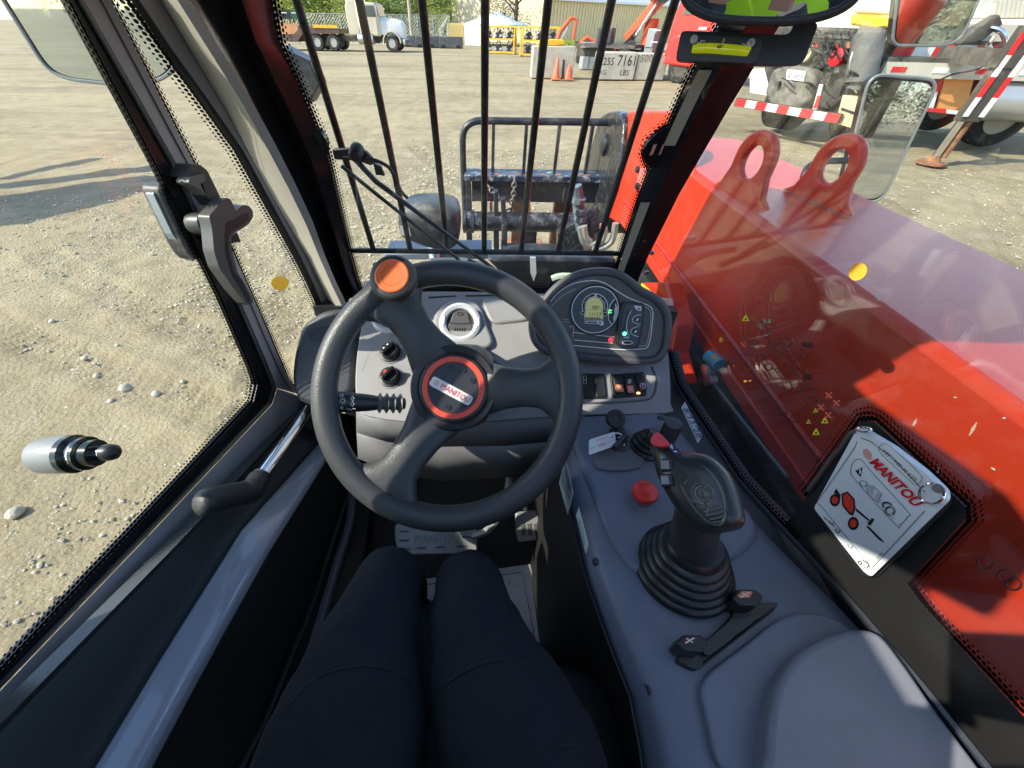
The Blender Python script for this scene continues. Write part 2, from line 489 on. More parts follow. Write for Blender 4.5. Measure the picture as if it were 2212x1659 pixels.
    vo2 = N.new('ShaderNodeTexVoronoi'); vo2.inputs['Scale'].default_value = 95; L.new(tc.outputs['Object'], vo2.inputs['Vector'])
    msk = rng_(noise(5, 4, .6), .45, .6)
    sp2 = mix(msk, c3, sp)
    gr = mix(rng_(noise(160, 3, .7), .3, .7, 0, .6), sp2, (0.13, 0.105, 0.07))
    vo3 = N.new('ShaderNodeTexVoronoi'); vo3.inputs['Scale'].default_value = 62; L.new(tc.outputs['Object'], vo3.inputs['Vector'])
    pit = N.new('ShaderNodeMath'); pit.operation = 'MULTIPLY'
    L.new(rng_(vo3.outputs['Distance'], .06, .22, .85, 0), pit.inputs[0]); L.new(rng_(noise(7, 5, .65), .42, .62), pit.inputs[1])
    gr = mix(pit.outputs[0], gr, (0.12, 0.095, 0.06))
    L.new(gr, b.inputs['Base Color'])
    bp = N.new('ShaderNodeBump'); bp.inputs['Strength'].default_value = 1.0; bp.inputs['Distance'].default_value = 0.012
    ad = N.new('ShaderNodeMath'); ad.operation = 'MULTIPLY_ADD'; ad.inputs[1].default_value = -0.7
    L.new(vo.outputs['Distance'], ad.inputs[0]); L.new(noise(70, 10, .8), ad.inputs[2]); L.new(ad.outputs[0], bp.inputs['Height'])
    L.new(bp.outputs[0], b.inputs['Normal'])
    me.materials.append(M)
    o = bpy.data.objects.new('ground', me); COL.objects.link(o); tag(o, 'dusty beige gravel yard rutted by tyres', 'ground', kind='structure')
ground()

# loose gravel (stuff) and the few bigger stones (things)
STONE = mat('limestone', (0.47, 0.42, 0.32), 0.9, var=0.45, vs_=9, bump=0.5, bs=80)
def rock_verts(r):
    k = [(0, 0, 1), (.9, 0, .25), (.28, .85, .3), (-.72, .53, .2), (-.72, -.53, .3), (.28, -.85, .2), (.7, .5, -.4), (-.3, .8, -.4), (-.9, 0, -.4), (-.3, -.8, -.4), (.7, -.5, -.4)]
    return [V(p) * r * random.uniform(.7, 1.2) for p in k]
ROCKF = [(0, 1, 2), (0, 2, 3), (0, 3, 4), (0, 4, 5), (0, 5, 1), (1, 6, 2), (2, 7, 3), (3, 8, 4), (4, 9, 5), (5, 10, 1), (2, 6, 7), (3, 7, 8), (4, 8, 9), (5, 9, 10), (1, 10, 6)]
g = mb()
def scatter(n, box, r0, r1):
    for i in range(n):
        x = random.uniform(box[0], box[1]); y = random.uniform(box[2], box[3]); r = r0 + (r1 - r0) * random.random() ** 3
        R = Matrix.Rotation(random.uniform(0, 6.28), 3, 'Z')
        g.add([R @ V((p.x, p.y, p.z * .6)) + V((x, y, -.028 + r * .15)) for p in rock_verts(r)], ROCKF)
scatter(10000, (-4.4, -.9, .4, 4.2), .0025, .012)
scatter(6000, (-6.5, -.5, 3.5, 9.0), .005, .018)
scatter(4500, (1.1, 8.5, 1.5, 9.0), .005, .017)
scatter(6000, (-2.5, 1.0, 2.5, 8.0), .005, .017)
tag(g.build('gravel', STONE, smooth=0), 'loose pale gravel scattered over the yard', 'gravel', kind='stuff')
spots = [(268, 836, .045, 'largest pale stone just outside the front corner of the door window'),
         (205, 808, .03, 'pale stone lying behind the largest one outside the door window'),
         (180, 770, .028, 'pale flat stone further out beyond the pair of stones by the door window'),
         (335, 846, .03, 'pale stone close to the front edge of the door glass, beside the largest stone'),
         (30, 1105, .05, 'big pale stone below the grey window stud at the left edge'),
         (236, 862, .024, 'small pale stone on the cab side of the largest stone'),
         (110, 690, .03, 'pale stone lying alone halfway up the door window'),
         (430, 700, .024, 'small stone seen just under the tip of the window latch lever'),
         (250, 742, .02, 'small grey stone between the window latch and the largest stone'),
         (392, 820, .02, 'small pale stone right beside the front seal of the door glass')]
for i, (u, v, r, lab) in enumerate(spots):
    p = at(u, v, z=0)
    q = mb(); q.add([V((a.x, a.y, a.z * .75)) for a in rock_verts(r)], ROCKF)
    o = q.build('stone', STONE, smooth=0, subsurf=1); o.location = (p.x, p.y, -.02 + r * .3)
    tag(o, lab, 'stone', 'stones on the gravel beside the cab')

# ------------------------------------------------------------------ trees and plants
BARK = mat('bark', (0.09, 0.065, 0.045), 0.9, bump=0.6, bs=15)
def leaf_mat(name, c):
    M = mat(name, c, 0.6, var=0.45, vs_=0.9)
    b = M.node_tree.nodes['Principled BSDF']; b.inputs['Subsurface Weight'].default_value = 0
    return M
LEAFS = [leaf_mat('leaf_fresh', (0.30, 0.34, 0.05)), leaf_mat('leaf_mid', (0.16, 0.215, 0.045)), leaf_mat('leaf_dark', (0.085, 0.088, 0.045))]
def make_tree(lm, h=9, w=5, low=0.05, n=2600, ls=.3):
    t = thing('tree', 'x', 'tree')
    tr = mb(); tr.tube([(0, 0, -.1), (.1, 0, h * .3), (-.1, .15, h * .6), (0, 0, h * .9)], [h * .025, h * .02, h * .013, .03], 8)
    for i in range(9):
        a = random.uniform(0, 6.28); z0 = h * random.uniform(.12, .6); l = w * random.uniform(.3, .5)
        tr.tube([(0, .05, z0), (math.cos(a) * l * .5, math.sin(a) * l * .5, z0 + l * .3), (math.cos(a) * l, math.sin(a) * l, z0 + l * .55)], [h * .009, h * .006, .015], 5)
    tr.build('trunk', BARK, t)
    cl = [(random.uniform(-1, 1) * w * .42, random.uniform(-1, 1) * w * .42, h * random.uniform(low + .06, .95), w * random.uniform(.10, .24)) for i in range(46)]
    q = mb()
    for i in range(n):
        cx, cy_, cz, cr = random.choice(cl)
        d = V((random.gauss(0, 1), random.gauss(0, 1), random.gauss(0, 1))).normalized() * cr * random.uniform(.5, 1.1)
        p = V((cx, cy_, max(cz, .1))) + d
        a = V((random.gauss(0, 1), random.gauss(0, 1), random.gauss(0, .7))).normalized(); b = a.orthogonal().normalized()
        s = ls * random.uniform(.5, 1.2)
        q.add([p - a * s * .5, p + b * s * .28, p + a * s * .5, p - b * s * .28], [(0, 1, 2, 3)])
    q.build('crown', lm, t, smooth=0)
    return t
tA = make_tree(LEAFS[0], 8, 7, 0.0, 4600, .34)
tB = make_tree(LEAFS[1], 9, 7, 0.0, 4600, .34)
tC = make_tree(LEAFS[2], 11, 6.5, .10, 5200, .26)
tD = make_tree(LEAFS[2], 10, 7.5, .04, 11000, .17)
def gp(u, d):                                    # ground spot d metres ahead on the bearing of column u at the horizon
    r = ray(u, 62); r = V((r.x, r.y, 0)) / r.y
    return V((r.x * d, d, 0))
rows = [(560, 74, 'A', 'bright green tree at the left end of the treeline, behind the trailer'),
        (615, 70, 'B', 'mid green tree behind the red forklifts carried on the trailer'),
        (668, 73, 'A', 'bright green tree behind the orange board on the trailer'),
        (715, 70, 'A', 'yellow-green tree directly behind the black frames on the trailer'),
        (762, 74, 'B', 'mid green tree just left of the cab of the tan tractor truck'),
        (815, 71, 'A', 'sunlit yellow-green tree rising behind the tan tractor truck'),
        (858, 75, 'B', 'mid green tree behind the bonnet of the tan tractor truck'),
        (905, 72, 'B', 'mid green tree just right of the utility pole'),
        (945, 76, 'A', 'yellow-green tree beside the far white building'),
        (985, 82, 'C', 'dark tree between the white building and the beige warehouse')]
rows += [(640, 64, 'A', 'low bright green bush against the fence behind the red forklifts'), (700, 66, 'B', 'low green bush against the fence behind the orange board'), (745, 63, 'A', 'low yellow-green bush right behind the truck sleeper'),
         (800, 66, 'A', 'low sunlit bush behind the bonnet of the tan truck'), (845, 64, 'B', 'low green bush just left of the utility pole'), (925, 66, 'A', 'low yellow-green bush behind the right end of the fence')]
first = {}
for i, (u, d, k, lab) in enumerate(rows):
    src = {'A': tA, 'B': tB, 'C': tC}[k]; p = gp(u, d)
    if k not in first: o = src; first[k] = 1; o.location = p; o['label'] = lab
    else: o = copy_tree(src, p, random.uniform(0, 6.28), lab)
    o.rotation_euler.z = random.uniform(0, 6.28); o.scale = (1.25,) * 3 if 'bush' not in lab else (.95, .95, .55)
    o['group'] = 'trees behind the yard fence'
o = tD; o.location = gp(1112, 58); o['label'] = ('dark olive tree standing in front of the beige warehouse gable'); o['group'] = 'trees behind the yard fence'
bt = [(6, -20), (12, -24), (18, -22), (25, -26), (33, -24), (10, -34), (22, -36), (1, -26), (-8, -30), (-20, -27), (40, -32), (14, -29), (17, -36), (27, -33), (8, -28), (20, -29)]
for i, (x, y) in enumerate(bt):
    o = copy_tree(tD, (x * 1.9, y * 1.9, 0), random.uniform(0, 6.28), 'leafy tree behind the telehandler, seen in its side mirror', random.uniform(1.1, 1.5)); o['group'] = 'trees mirrored in the side mirror'
# weeds along the warehouse
w = mb()
for i in range(900):
    p = gp(random.uniform(1175, 1290), random.uniform(52, 60)); hh = random.uniform(.2, .75)
    a = random.uniform(0, 6.28); d = V((math.cos(a), math.sin(a), 0)) * .1
    w.add([p - d, p + d, p + d * 2 + V((random.uniform(-.2, .2), 0, hh))], [(0, 1, 2)])
tag(w.build('weeds', LEAFS[0], smooth=0), 'low green weeds along the foot of the warehouse', 'weeds', kind='stuff')

# ------------------------------------------------------------------ warehouse, tent, far buildings
WALLB = mat('beige_cladding', (0.74, 0.59, 0.33), 0.6, var=0.05, vs_=.6)
def build_warehouse():
    t = thing('warehouse', 'long beige metal-clad warehouse with a pale gable end and ribbed side wall', 'warehouse')
    A = gp(978, 72); B = gp(1184, 66); Cc = gp(1560, 92)
    H = 3.95
    def up(p, h): return V((p.x, p.y, h))
    mid = (A + B) / 2
    back = Cc - B
    mb().slab([A, B, up(B, H), up(mid, H + 2.6), up(A, H)], (back.normalized() * .3)).build('gable_wall', mat('pale_gable', (0.78, 0.66, 0.43), .7, var=.04, vs_=.5), t)
    n = 74
    dirx = back / n; nn = V((back.y, -back.x, 0)).normalized()
    s = mb().slab([B, Cc, up(Cc, H), up(B, H)], -nn * .2); s.build('side_wall', WALLB, t)
    rb = mb()
    for i in range(n):
        c = B + dirx * (i + .5); e = dirx * .17
        rb.slab([c - e + nn * .004, c + e + nn * .004, up(c + e + nn * .004, H), up(c - e + nn * .004, H)], nn * .09)
    tag(rb.build('cladding_rib', WALLB, t, smooth=0), kind='stuff')
    ro = mb(); o1 = nn * .35
    ro.slab([up(B, H) + o1, up(Cc, H) + o1, up(mid + back, H + 2.7), up(mid, H + 2.7)], (0, 0, .12)); ro.build('roof', mat('metal_roof', (0.55, 0.58, 0.6), .35, .3, var=.08, vs_=.7), t)
    mb().slab([up(B, H - .02) + o1, up(Cc, H - .02) + o1, up(Cc, H + .2) + o1, up(B, H + .2) + o1], nn * .1).build('gutter', WHITE, t)
    rr = mb()
    for i in range(40):
        p = B + back * (i / 40)
        rr.tube([up(p, H + .16) + o1, up(mid + back * (i / 40), H + 2.86)], .04, 4)
    tag(rr.build('roof_rib', mat('metal_roof'.upper(), (0.5, 0.53, 0.55), .4, .3), t), kind='stuff')
build_warehouse()
def build_tent():
    t = thing('storage_tent', 'white fabric storage tent with a peaked roof in front of the warehouse gable', 'tent')
    p = gp(1003, 56); q = gp(1100, 54); 
    e = (q - p); w_ = e.length; e.normalize(); bk = V((-e.y, e.x, 0)) * 6
    h = 1.7; up = V((0, 0, 1))
    F = mat('tent_fabric', (0.75, 0.78, 0.8), .6, var=.03, vs_=.5)
    mb().slab([p, p + e * w_ * .42, p + e * w_ * .42 + up * h, p + up * h], bk * .02).build('front_wall', F, t)
    mb().slab([p, p + bk, p + bk + up * h, p + up * h], e * .05).build('side_wall', F, t)
    m_ = (p + q) / 2 + bk * .5 + up * (h + 1.05)
    r = mb(); c4 = [p + up * h - e * .1, q + up * h + e * .1, q + bk + up * h, p + bk + up * h]
    r.add(c4 + [m_] + [c - up * .12 for c in c4], [(0, 1, 4), (1, 2, 4), (2, 3, 4), (3, 0, 4), (0, 5, 6, 1), (1, 6, 7, 2), (2, 7, 8, 3), (3, 8, 5, 0)])
    r.build('roof', F, t, smooth=0)
    for c in (p + e * w_ * .42, q): mb().tube([c, c + up * h], .05, 6).build('post', STEEL, t)
build_tent()
def slabhouse(name, lab, cat, u0, u1, d, h, m_):
    a, b = gp(u0, d), gp(u1, d); t = thing(name, lab, cat)
    mb().slab([a, b, b + V((0, 0, h)), a + V((0, 0, h))], (0, 3, 0)).build('wall', m_, t)
    mb().slab([a + V((-.2, -.2, h)), b + V((.2, -.2, h)), b + V((.2, 3.2, h)), a + V((-.2, 3.2, h))], (0, 0, .15)).build('roof', WHITE, t)
    for k in (.3, .7):
        p = a.lerp(b, k); mb().box(p + V((0, -.03, h * .6)), (.9, .06, .8)).build('window', BLACKI, t)
    return t
slabhouse('white_building', 'tall white building far off between the treetops, partly hidden', 'building', 948, 968, 95, 7, mat('white_render', (0.72, 0.74, 0.75), .7))
# yellow sheet container left of the tent
def container():
    t = thing('yellow_container', 'pale yellow ribbed steel container end beside the white tent', 'container')
    a, b = gp(966, 58), gp(1000, 58); up = V((0, 0, 1.75))
    mb().slab([a, b, b + up, a + up], (0, 2.2, 0)).build('shell', mat('pale_yellow', (.72, .55, .22), .5), t)
    for i in range(7):
        p = a.lerp(b, (i + .5) / 7) + V((0, -.03, 0)); mb().box(p + up * .5, (.1, .07, 1.65)).build('rib', MATS['pale_yellow'], t)
container()
# utility pole
t = thing('utility_pole', 'weathered wooden utility pole rising behind the fence', 'pole')
p = gp(888, 52); mb().tube([p + V((0, 0, -.1)), p + V((0, 0, 9))], [.17, .13], 10).build('pole', mat('pole_wood', (.42, .36, .27), .9, var=.2, vs_=3), t)
mb().box(p + V((0, 0, 8.3)), (2.2, .12, .12)).build('crossarm', MATS['pole_wood'], t)
# chain link fence
def fence():
    t = thing('chain_link_fence', 'grey chain-link fence along the far side of the yard', 'fence')
    us = [540 + i * 33 for i in range(14)]; P = [gp(u, 54) for u in us]; H = 2.3
    g_ = mat('galvanised', (.42, .43, .42), .5, .6)
    for p in P: mb().tube([p, p + V((0, 0, H))], .045, 6).build('post', g_, t)
    mb().tube([p + V((0, 0, H)) for p in P], .03, 5).build('top_rail', g_, t)
    wm = mb(); a, b = P[0], P[-1]; Ln = (b - a).length; n = int(Ln / .28)
    for i in range(n):
        for s in (-1, 1):
            x0 = (i / n); x1 = x0 + s * H / Ln
            q0, q1 = x0, x1
            pa, pb = a.lerp(b, q0), a.lerp(b, min(max(q1, 0), 1)); hh = H
            wm.tube([pa, pb + V((0, 0, hh))], .011, 3)
    tag(wm.build('chain_link', g_, t, smooth=0), kind='stuff')
fence()
# low dark barrier blocks by the fence
def barrier():
    t = thing('barrier_block', 'x', 'barrier')
    b = mb(); b.slab([(-1.1, -.35, 0), (-1.1, .35, 0), (-1.1, .22, .8), (-1.1, -.22, .8)], (2.2, 0, 0)); b.build('block', mat('dark_plastic_barrier', (.045, .05, .055), .6, dust=.3, ds=3), t, bevel=.04)
    for s in (-.7, .7): mb().box((s, -.34, .12), (.35, .06, .18)).build('fork_slot', BLACKI, t)
    return t
b0 = barrier()
labs = ['left end one, partly behind the truck nose', 'second from the truck nose', 'third from the truck nose, dusty grey', 'nearest the pale yellow container']
for i, (u, d) in enumerate(((895, 50), (921, 49.4), (947, 49), (973, 48.4))):
    o = b0 if i == 0 else copy_tree(b0)
    o.location = gp(u, d); o.rotation_euler.z = random.uniform(-.1, .05); o['label'] = 'dark low barrier block by the fence, ' + labs[i]; o['group'] = 'barrier blocks along the fence'

# ------------------------------------------------------------------ wheels and trucks
RIM = mat('dusty_rim', (.42, .41, .38), .5, .4, dust=.4, ds=8)
def wheel(parent, c, r, w_, axis=(0, 1, 0), rimm=None):
    c = V(c)
    q = mb().lathe([(r * .56, -w_ / 2), (r * .9, -w_ / 2), (r, -w_ * .36), (r, w_ * .36), (r * .9, w_ / 2), (r * .56, w_ / 2)], c, axis, 28)
    o = q.build('wheel', TYRE, parent)
    rr = mb().lathe([(r * .57, -w_ * .44), (r * .5, -w_ * .40), (r * .42, -w_ * .2), (r * .2, -w_ * .16), (r * .17, -w_ * .42), (0, -w_ * .45)], c, axis, 24)
    ri = rr.build('rim', rimm or RIM, o)
    return o
TANP = mat('dusty_tan_paint', (.56, .49, .37), .45, var=.1, vs_=1.5, dust=.35, ds=3)
DARKC = mat('dusty_chassis', (.07, .062, .05), .8, dust=.5, ds=3)
DGLASS = mat('truck_glass', (.05, .07, .08), .06, coat=.5)
def tractor():                               # faces +x, base at the front wheel
    t = thing('tractor_truck', 'dusty tan conventional tractor truck coupled to the low loader across the yard', 'truck')
    mb().box((-3.0, 0, .75), (6.6, .9, .3)).build('chassis', DARKC, t)
    cab = mb(); cab.slab([(-.85, -1.0, .9), (-.85, -1.0, 2.0), (-1.0, -1.0, 2.75), (-2.3, -1.0, 2.8), (-2.35, -1.0, .9)], (0, 2.0, 0)); cb = cab.build('cab', TANP, t, bevel=.07)
    mb().slab([(-1.0, -1.01, 2.0), (-1.1, -1.01, 2.6), (-1.75, -1.01, 2.6), (-1.75, -1.01, 2.0)], (0, -.03, 0)).build('side_window', DGLASS, cb)
    mb().slab([(-.83, -.9, 2.05), (-.94, -.9, 2.65), (-.94, .9, 2.65), (-.83, .9, 2.05)], (.04, 0, 0)).build('windscreen', DGLASS, cb)
    mb().box((-1.45, -1.03, 1.45), (.9, .04, 1.0)).build('door', TANP, t, bevel=.02)
    mb().slab([(-2.4, -.95, .95), (-2.4, -.95, 2.9), (-3.1, -.95, 2.95), (-3.3, -.95, 2.5), (-3.3, -.95, .95)], (0, 1.9, 0)).build('sleeper', TANP, t, bevel=.06)
    hd = mb(); hd.loft([[V((x, y * w_, z0 + (z1 - z0) * k)) for y, k in ((-1, 0), (-1, .75), (-.75, 1), (.75, 1), (1, .75), (1, 0))] for x, w_, z0, z1 in ((-.85, .85, 1.0, 2.0), (.2, .75, .95, 1.9), (.75, .62, .8, 1.75), (.85, .6, .8, 1.5))])
    hd.build('bonnet', mat('grey_white_bonnet', (.62, .62, .6), .4, dust=.25, ds=3), t)
    for s in (-1, 1):
        f = mb(); f.loft([[V((.72 * math.cos(a), s * .78 - .28, .52 + .72 * math.sin(a))), V((.72 * math.cos(a), s * .78 + .28, .52 + .72 * math.sin(a))), V((.64 * math.cos(a), s * .78 + .28, .52 + .64 * math.sin(a))), V((.64 * math.cos(a), s * .78 - .28, .52 + .64 * math.sin(a)))] for a in [math.pi * k / 10 for k in range(11)]])
        f.build('fender', TANP, t)
        mb().tube([(-2.38, s * .95, .9), (-2.38, s * .95, 3.4)], .09, 10).build('exhaust_stack', CHROME, t)
        wheel(t, (0, s * .95, .5), .5, .3)
        for x in (-4.6, -5.9): wheel(t, (x, s * .9, .5), .5, .55)
        mb().lathe([(.0, -.6), (.3, -.6), (.32, -.5), (.32, .5), (.3, .6), (0, .6)], (-2.0, s * .95, .75), (1, 0, 0), 18).build('fuel_tank', STEEL, t)
    mb().box((.95, 0, .6), (.16, 2.1, .34)).build('bumper', CHROME, t, bevel=.03)
    mb().box((-2.0, -1.15, .95), (.1, .2, 1.0)).build('step', STEEL, t)
    mb().tube([(-.9, -1.05, 2.1), (-.85, -1.25, 2.1), (-.85, -1.25, 2.6)], .03, 6).build('mirror_bracket', STEEL, t)
    return t
tk = tractor(); tp = at(856, 111, z=0); tk.location = tp; tk.rotation_euler.z = -.06
def trailer():                               # joined behind the tractor, extends to -x
    t = thing('low_loader_trailer', 'rusty dark low loader trailer parked behind the tan tractor truck', 'trailer')
    mb().slab([(-4.0, -1.2, 1.0), (-4.0, -1.2, 1.3), (-7.0, -1.2, 1.35), (-7.6, -1.2, .95), (-19, -1.2, .95), (-19, -1.2, .55), (-7.5, -1.2, .5), (-6.9, -1.2, 1.0)], (0, 2.4, 0)).build('deck', mat('rusty_dark_deck', (.10, .06, .04), .8, dust=.4, ds=2), t)
    mb().box((-5.0, -1.21, 1.42), (1.9, .05, .18)).build('yellow_marker', YELLOW, t)
    for x in (-16, -17.2): 
        for s in (-1, 1): wheel(t, (x, s * 1.0, .42), .42, .5)
    for i in range(6): mb().box((-8 - i * 1.8, -1.22, .75), (.12, .05, .34)).build('side_rib', DARKC, t)
    return t
tr = trailer(); tr.location = tp; tr.rotation_euler.z = -.06
def load(u, v, lift, d):
    return at(u, v, y=d)
def forklift(lab, pos, s=1.0):
    t = thing('forklift', lab, 'forklift', (0, 0, 0), 0, 'forklifts carried on the trailer')
    R = mat('faded_red_paint', (.6, .06, .03), .45, dust=.2, ds=4)
    mb().slab([(-.7, -.5, .25), (.7, -.5, .25), (.7, -.5, .6), (.2, -.5, .7), (-.2, -.5, .95), (-.75, -.5, .9)], (0, 1.0, 0)).build('body', R, t, bevel=.05)
    for x in (-.35, .45):
        for y in (-.45, .45): mb().tube([(x, y, .7), (x * .8, y, 1.7)], .035, 6).build('guard_post', BLACKP, t)
    mb().box((.03, 0, 1.72), (.8, .95, .06)).build('roof_guard', BLACKP, t)
    for y in (-.3, .3): mb().box((.85, y, 1.0), (.1, .09, 1.8)).build('mast_rail', BLKST, t)
    mb().box((-.1, 0, .95), (.35, .45, .3)).build('seat', BLACKP, t, bevel=.05)
    for y in (-.3, .3): mb().box((1.35, y, .2), (.95, .1, .05)).build('fork', STEEL, t)
    for x in (-.45, .5):
        for y in (-.45, .45): wheel(t, (x, y, .22), .22, .18)
    t.location = pos; t.scale = (s,) * 3
    return t
def ondeck(dx, dy=0.0): 
    c, s = math.cos(-.06), math.sin(-.06)
    return V((tp.x + dx * c - dy * s, tp.y + dx * s + dy * c, .955))
forklift('red forklift on the trailer, next to the orange board', ondeck(-11.2)).rotation_euler.z = .3
forklift('red forklift at the far end of the trailer, beside the window frame', ondeck(-14.2)).rotation_euler.z = 2.8
o = mb().box((0, 0, .3), (3.4, .08, .62)).build('plywood_board', mat('orange_board', (.52, .25, .12), .8, var=.15, vs_=2)); o.location = ondeck(-8.9, -1.1); o.rotation_euler.z = -.06
tag(o, 'orange-brown plywood side board standing on the trailer deck', 'board')
for i, (dx, lab) in enumerate(((-9.6, 'black tubular frame behind the orange board, left one of the group'), (-8.4, 'flat black panel behind the orange board, white markings on it'), (-7.6, 'small black and green panel standing nearest the tractor cab'))):
    t = thing('black_rack', lab, 'frame', (0, 0, 0), 0, 'black frames on the trailer')
    if i == 0:
        for x in (-.35, .35): mb().tube([(x, 0, 0), (x * .8, 0, 1.75)], .06, 6).build('post', BLACKP, t)
        mb().box((0, 0, 1.72), (.7, .3, .1)).build('top_bar', BLACKP, t); mb().box((0, 0, .8), (.7, .1, .1)).build('cross_bar', BLACKP, t)
    else:
        mb().box((0, 0, 1.1), (.95 if i == 1 else .55, .08, .5)).build('panel', BLACKP if i == 1 else mat('dark_green_panel', (.02, .09, .06), .5), t)
        for x in (-.3, .3): mb().box((x * (1 if i == 1 else .6), 0, .45), (.06, .06, .9)).build('leg', BLACKP, t)
        mb().box((0, -.045, 1.2), (.4, .01, .06)).build('marking', WHITE, t)
    t.location = ondeck(dx, -.2)

# ------------------------------------------------------------------ yellow racks with black attachments
def rack(lab, u, d, s=1.0):
    t = thing('attachment_rack', lab, 'rack', (0, 0, 0), 0, 'yellow attachment racks')
    for x in (-1.3, 1.3):
        for y in (-.4, .4): mb().box((x, y, .8), (.1, .1, 1.6)).build('post', YELLOW, t)
        mb().box((x, 0, .06), (.14, 1.1, .12)).build('foot', YELLOW, t)
    for z in (.1, .85, 1.55): mb().box((0, -.4, z), (2.5, .08, .1)).build('rail', YELLOW, t); mb().box((0, .4, z), (2.5, .08, .1)).build('rail', YELLOW, t)
    p = gp(u, d); t.location = p; t.rotation_euler.z = -.25; t.scale = (s,) * 3
    return t
r1 = rack('yellow steel rack holding black couplers, beside the white tent', 1078, 40)
r2 = rack('yellow steel rack just left of the tall concrete block', 1168, 37)
def coupler(lab, pos, k):
    t = thing('black_coupler', lab, 'attachment', (0, 0, 0), 0, 'black attachments on the yellow racks')
    q = mb(); q.slab([(-.3, -.15, 0), (.3, -.15, 0), (.25, -.15, .3), (.05, -.15, .45), (-.2, -.15, .3)], (0, .3, 0)); q.build('body', BLKST, t, bevel=.03)
    for s in (-.2, .2): mb().lathe([(0, -.2), (.09, -.2), (.09, .2), (0, .2)], (s, 0, .15), (0, 1, 0), 12).build('pin', STEEL, t)
    mb().tube([(-.15, 0, .4), (-.1, 0, .62), (.12, 0, .6), (.18, 0, .35)], .03, 6).build('hose', RUBBER, t)
    t.location = pos; t.rotation_euler.z = k
lb = ['on the lower rail', 'on the upper rail']
for ri, (rk, rn) in enumerate(((r1, 'yellow rack by the tent'), (r2, 'yellow rack by the concrete block'))):
    for i in range(3):
        for j in range(2):
            x = -.85 + i * .85; c, s = math.cos(-.25), math.sin(-.25)
            p = rk.location + V((x * c, x * s, .9 if j else .12))
            coupler('black coupler on the %s shelf of the %s, %s' % ('upper' if j else 'lower', rn, ('left', 'middle', 'right')[i]), p, random.uniform(-.4, .4))
# knuckle crane attachment in red behind the block
ORED = mat('orange_red_paint', (.72, .10, .03), .38, dust=.12, ds=3)
t = thing('small_crane', 'small folded orange-red crane standing behind the tall concrete block', 'crane')
p = gp(1205, 33); 
mb().box(p + V((0, 0, .45)), (.7, .6, .9)).build('base', ORED, t, bevel=.05)
mb().tube([p + V((0, 0, .8)), p + V((.15, 0, 1.35)), p + V((.75, 0, 2.0))], .11, 8).build('lower_arm', ORED, t)
mb().tube([p + V((.75, 0, 2.0)), p + V((1.1, 0, 1.95)), p + V((1.05, 0, 1.0))], .1, 8).build('upper_arm', ORED, t)
mb().tube([p + V((.2, -.1, .9)), p + V((.6, -.1, 1.6))], .05, 8).build('cylinder', CHROME, t)

# ------------------------------------------------------------------ concrete blocks, cones, steel box
def block(u0, u1, v0, lab, h, dep=.8):
    a = at(u0, v0, z=0); b = at(u1, v0 + .5, y=a.y); b.z = 0
    t = thing('concrete_block', lab, 'concrete block', (0, 0, 0), 0, 'concrete blocks in the yard')
    q = mb().slab([a, V((b.x, a.y, 0)), V((b.x, a.y, h)), V((a.x, a.y, h))], (0, dep, 0)); q.build('block', CONC, t, bevel=.035, seg=2)
    mb().tube([V(((a.x + b.x) / 2 - .12, a.y + dep * .5, h - .02)), V(((a.x + b.x) / 2 - .1, a.y + dep * .5, h + .10)), V(((a.x + b.x) / 2 + .1, a.y + dep * .5, h + .10)), V(((a.x + b.x) / 2 + .12, a.y + dep * .5, h - .02))], .015, 6).build('lifting_loop', RUST, t)
    return t, a, b
t1, a1, b1 = block(1147, 1236, 169, 'tall cream concrete block with traffic cones leaning in front of it', 1.03)
t2, a2, b2 = block(1286, 1368, 172, 'cream concrete block with 2255 KG and 7161 LBS painted on its face', .88)
t3, a3, b3 = block(1369.5, 1432, 173, 'plain grey concrete block at the end of the row, beside the red truck wheel', .86)
n = V((0, -1, 0))
def ptext(s, x0, x1, z, par, sy=1.0):
    text('painted_number', s, V((x0, a2.y, z)), V((x1, a2.y, z)), n, BLACKI, par, .004, sy)
wd = b2.x - a2.x
ptext('2255', a2.x + wd * .04, a2.x + wd * .40, .48, t2, 1.1); ptext('7161', a2.x + wd * .50, a2.x + wd * .95, .46, t2, 1.2)
ptext('KG', a2.x + wd * .08, a2.x + wd * .25, .17, t2); ptext('LBS', a2.x + wd * .62, a2.x + wd * .85, .15, t2)
text('painted_number', '5000', V((a3.x + .08, a3.y, .58)), V((a3.x + .75, a3.y, .58)), n, mat('faded_ink', (.16, .15, .13), .8), t3, .004)
o = mb().slab([a1 + V((.18, .1, 1.035)), a1 + V((.95, .1, 1.035)), a1 + V((1.3, .1, 1.10)), a1 + V((1.25, .1, 1.22)), a1 + V((.8, .1, 1.24)), a1 + V((.2, .1, 1.16))], (0, .5, 0)).build('yellow_wedge', YELLOW, bevel=.03)
tag(o, 'flat yellow steel wedge lying on top of the tall concrete block', 'wedge')
def cone():
    t = thing('traffic_cone', 'x', 'traffic cone', (0, 0, 0), 0, 'traffic cones by the tall block')
    OC = mat('cone_orange', (.78, .14, .05), .5, dust=.15, ds=6)
    mb().lathe([(.15, .03), (.14, .06), (.035, .7), (.028, .71), (0, .71)], (0, 0, 0), (0, 0, 1), 20).build('body', OC, t)
    mb().box((0, 0, .02), (.38, .38, .04)).build('base', OC, t, bevel=.01)
    mb().lathe([(.104, .28), (.076, .44)], (0, 0, 0), (0, 0, 1), 20).build('reflective_band', mat('cone_band', (.75, .55, .5), .4), t)
    return t
c1 = cone(); p = at(1199, 171, z=0); c1.location = (p.x, a1.y - .45, 0); c1['label'] = 'upright orange traffic cone in front of the tall concrete block'
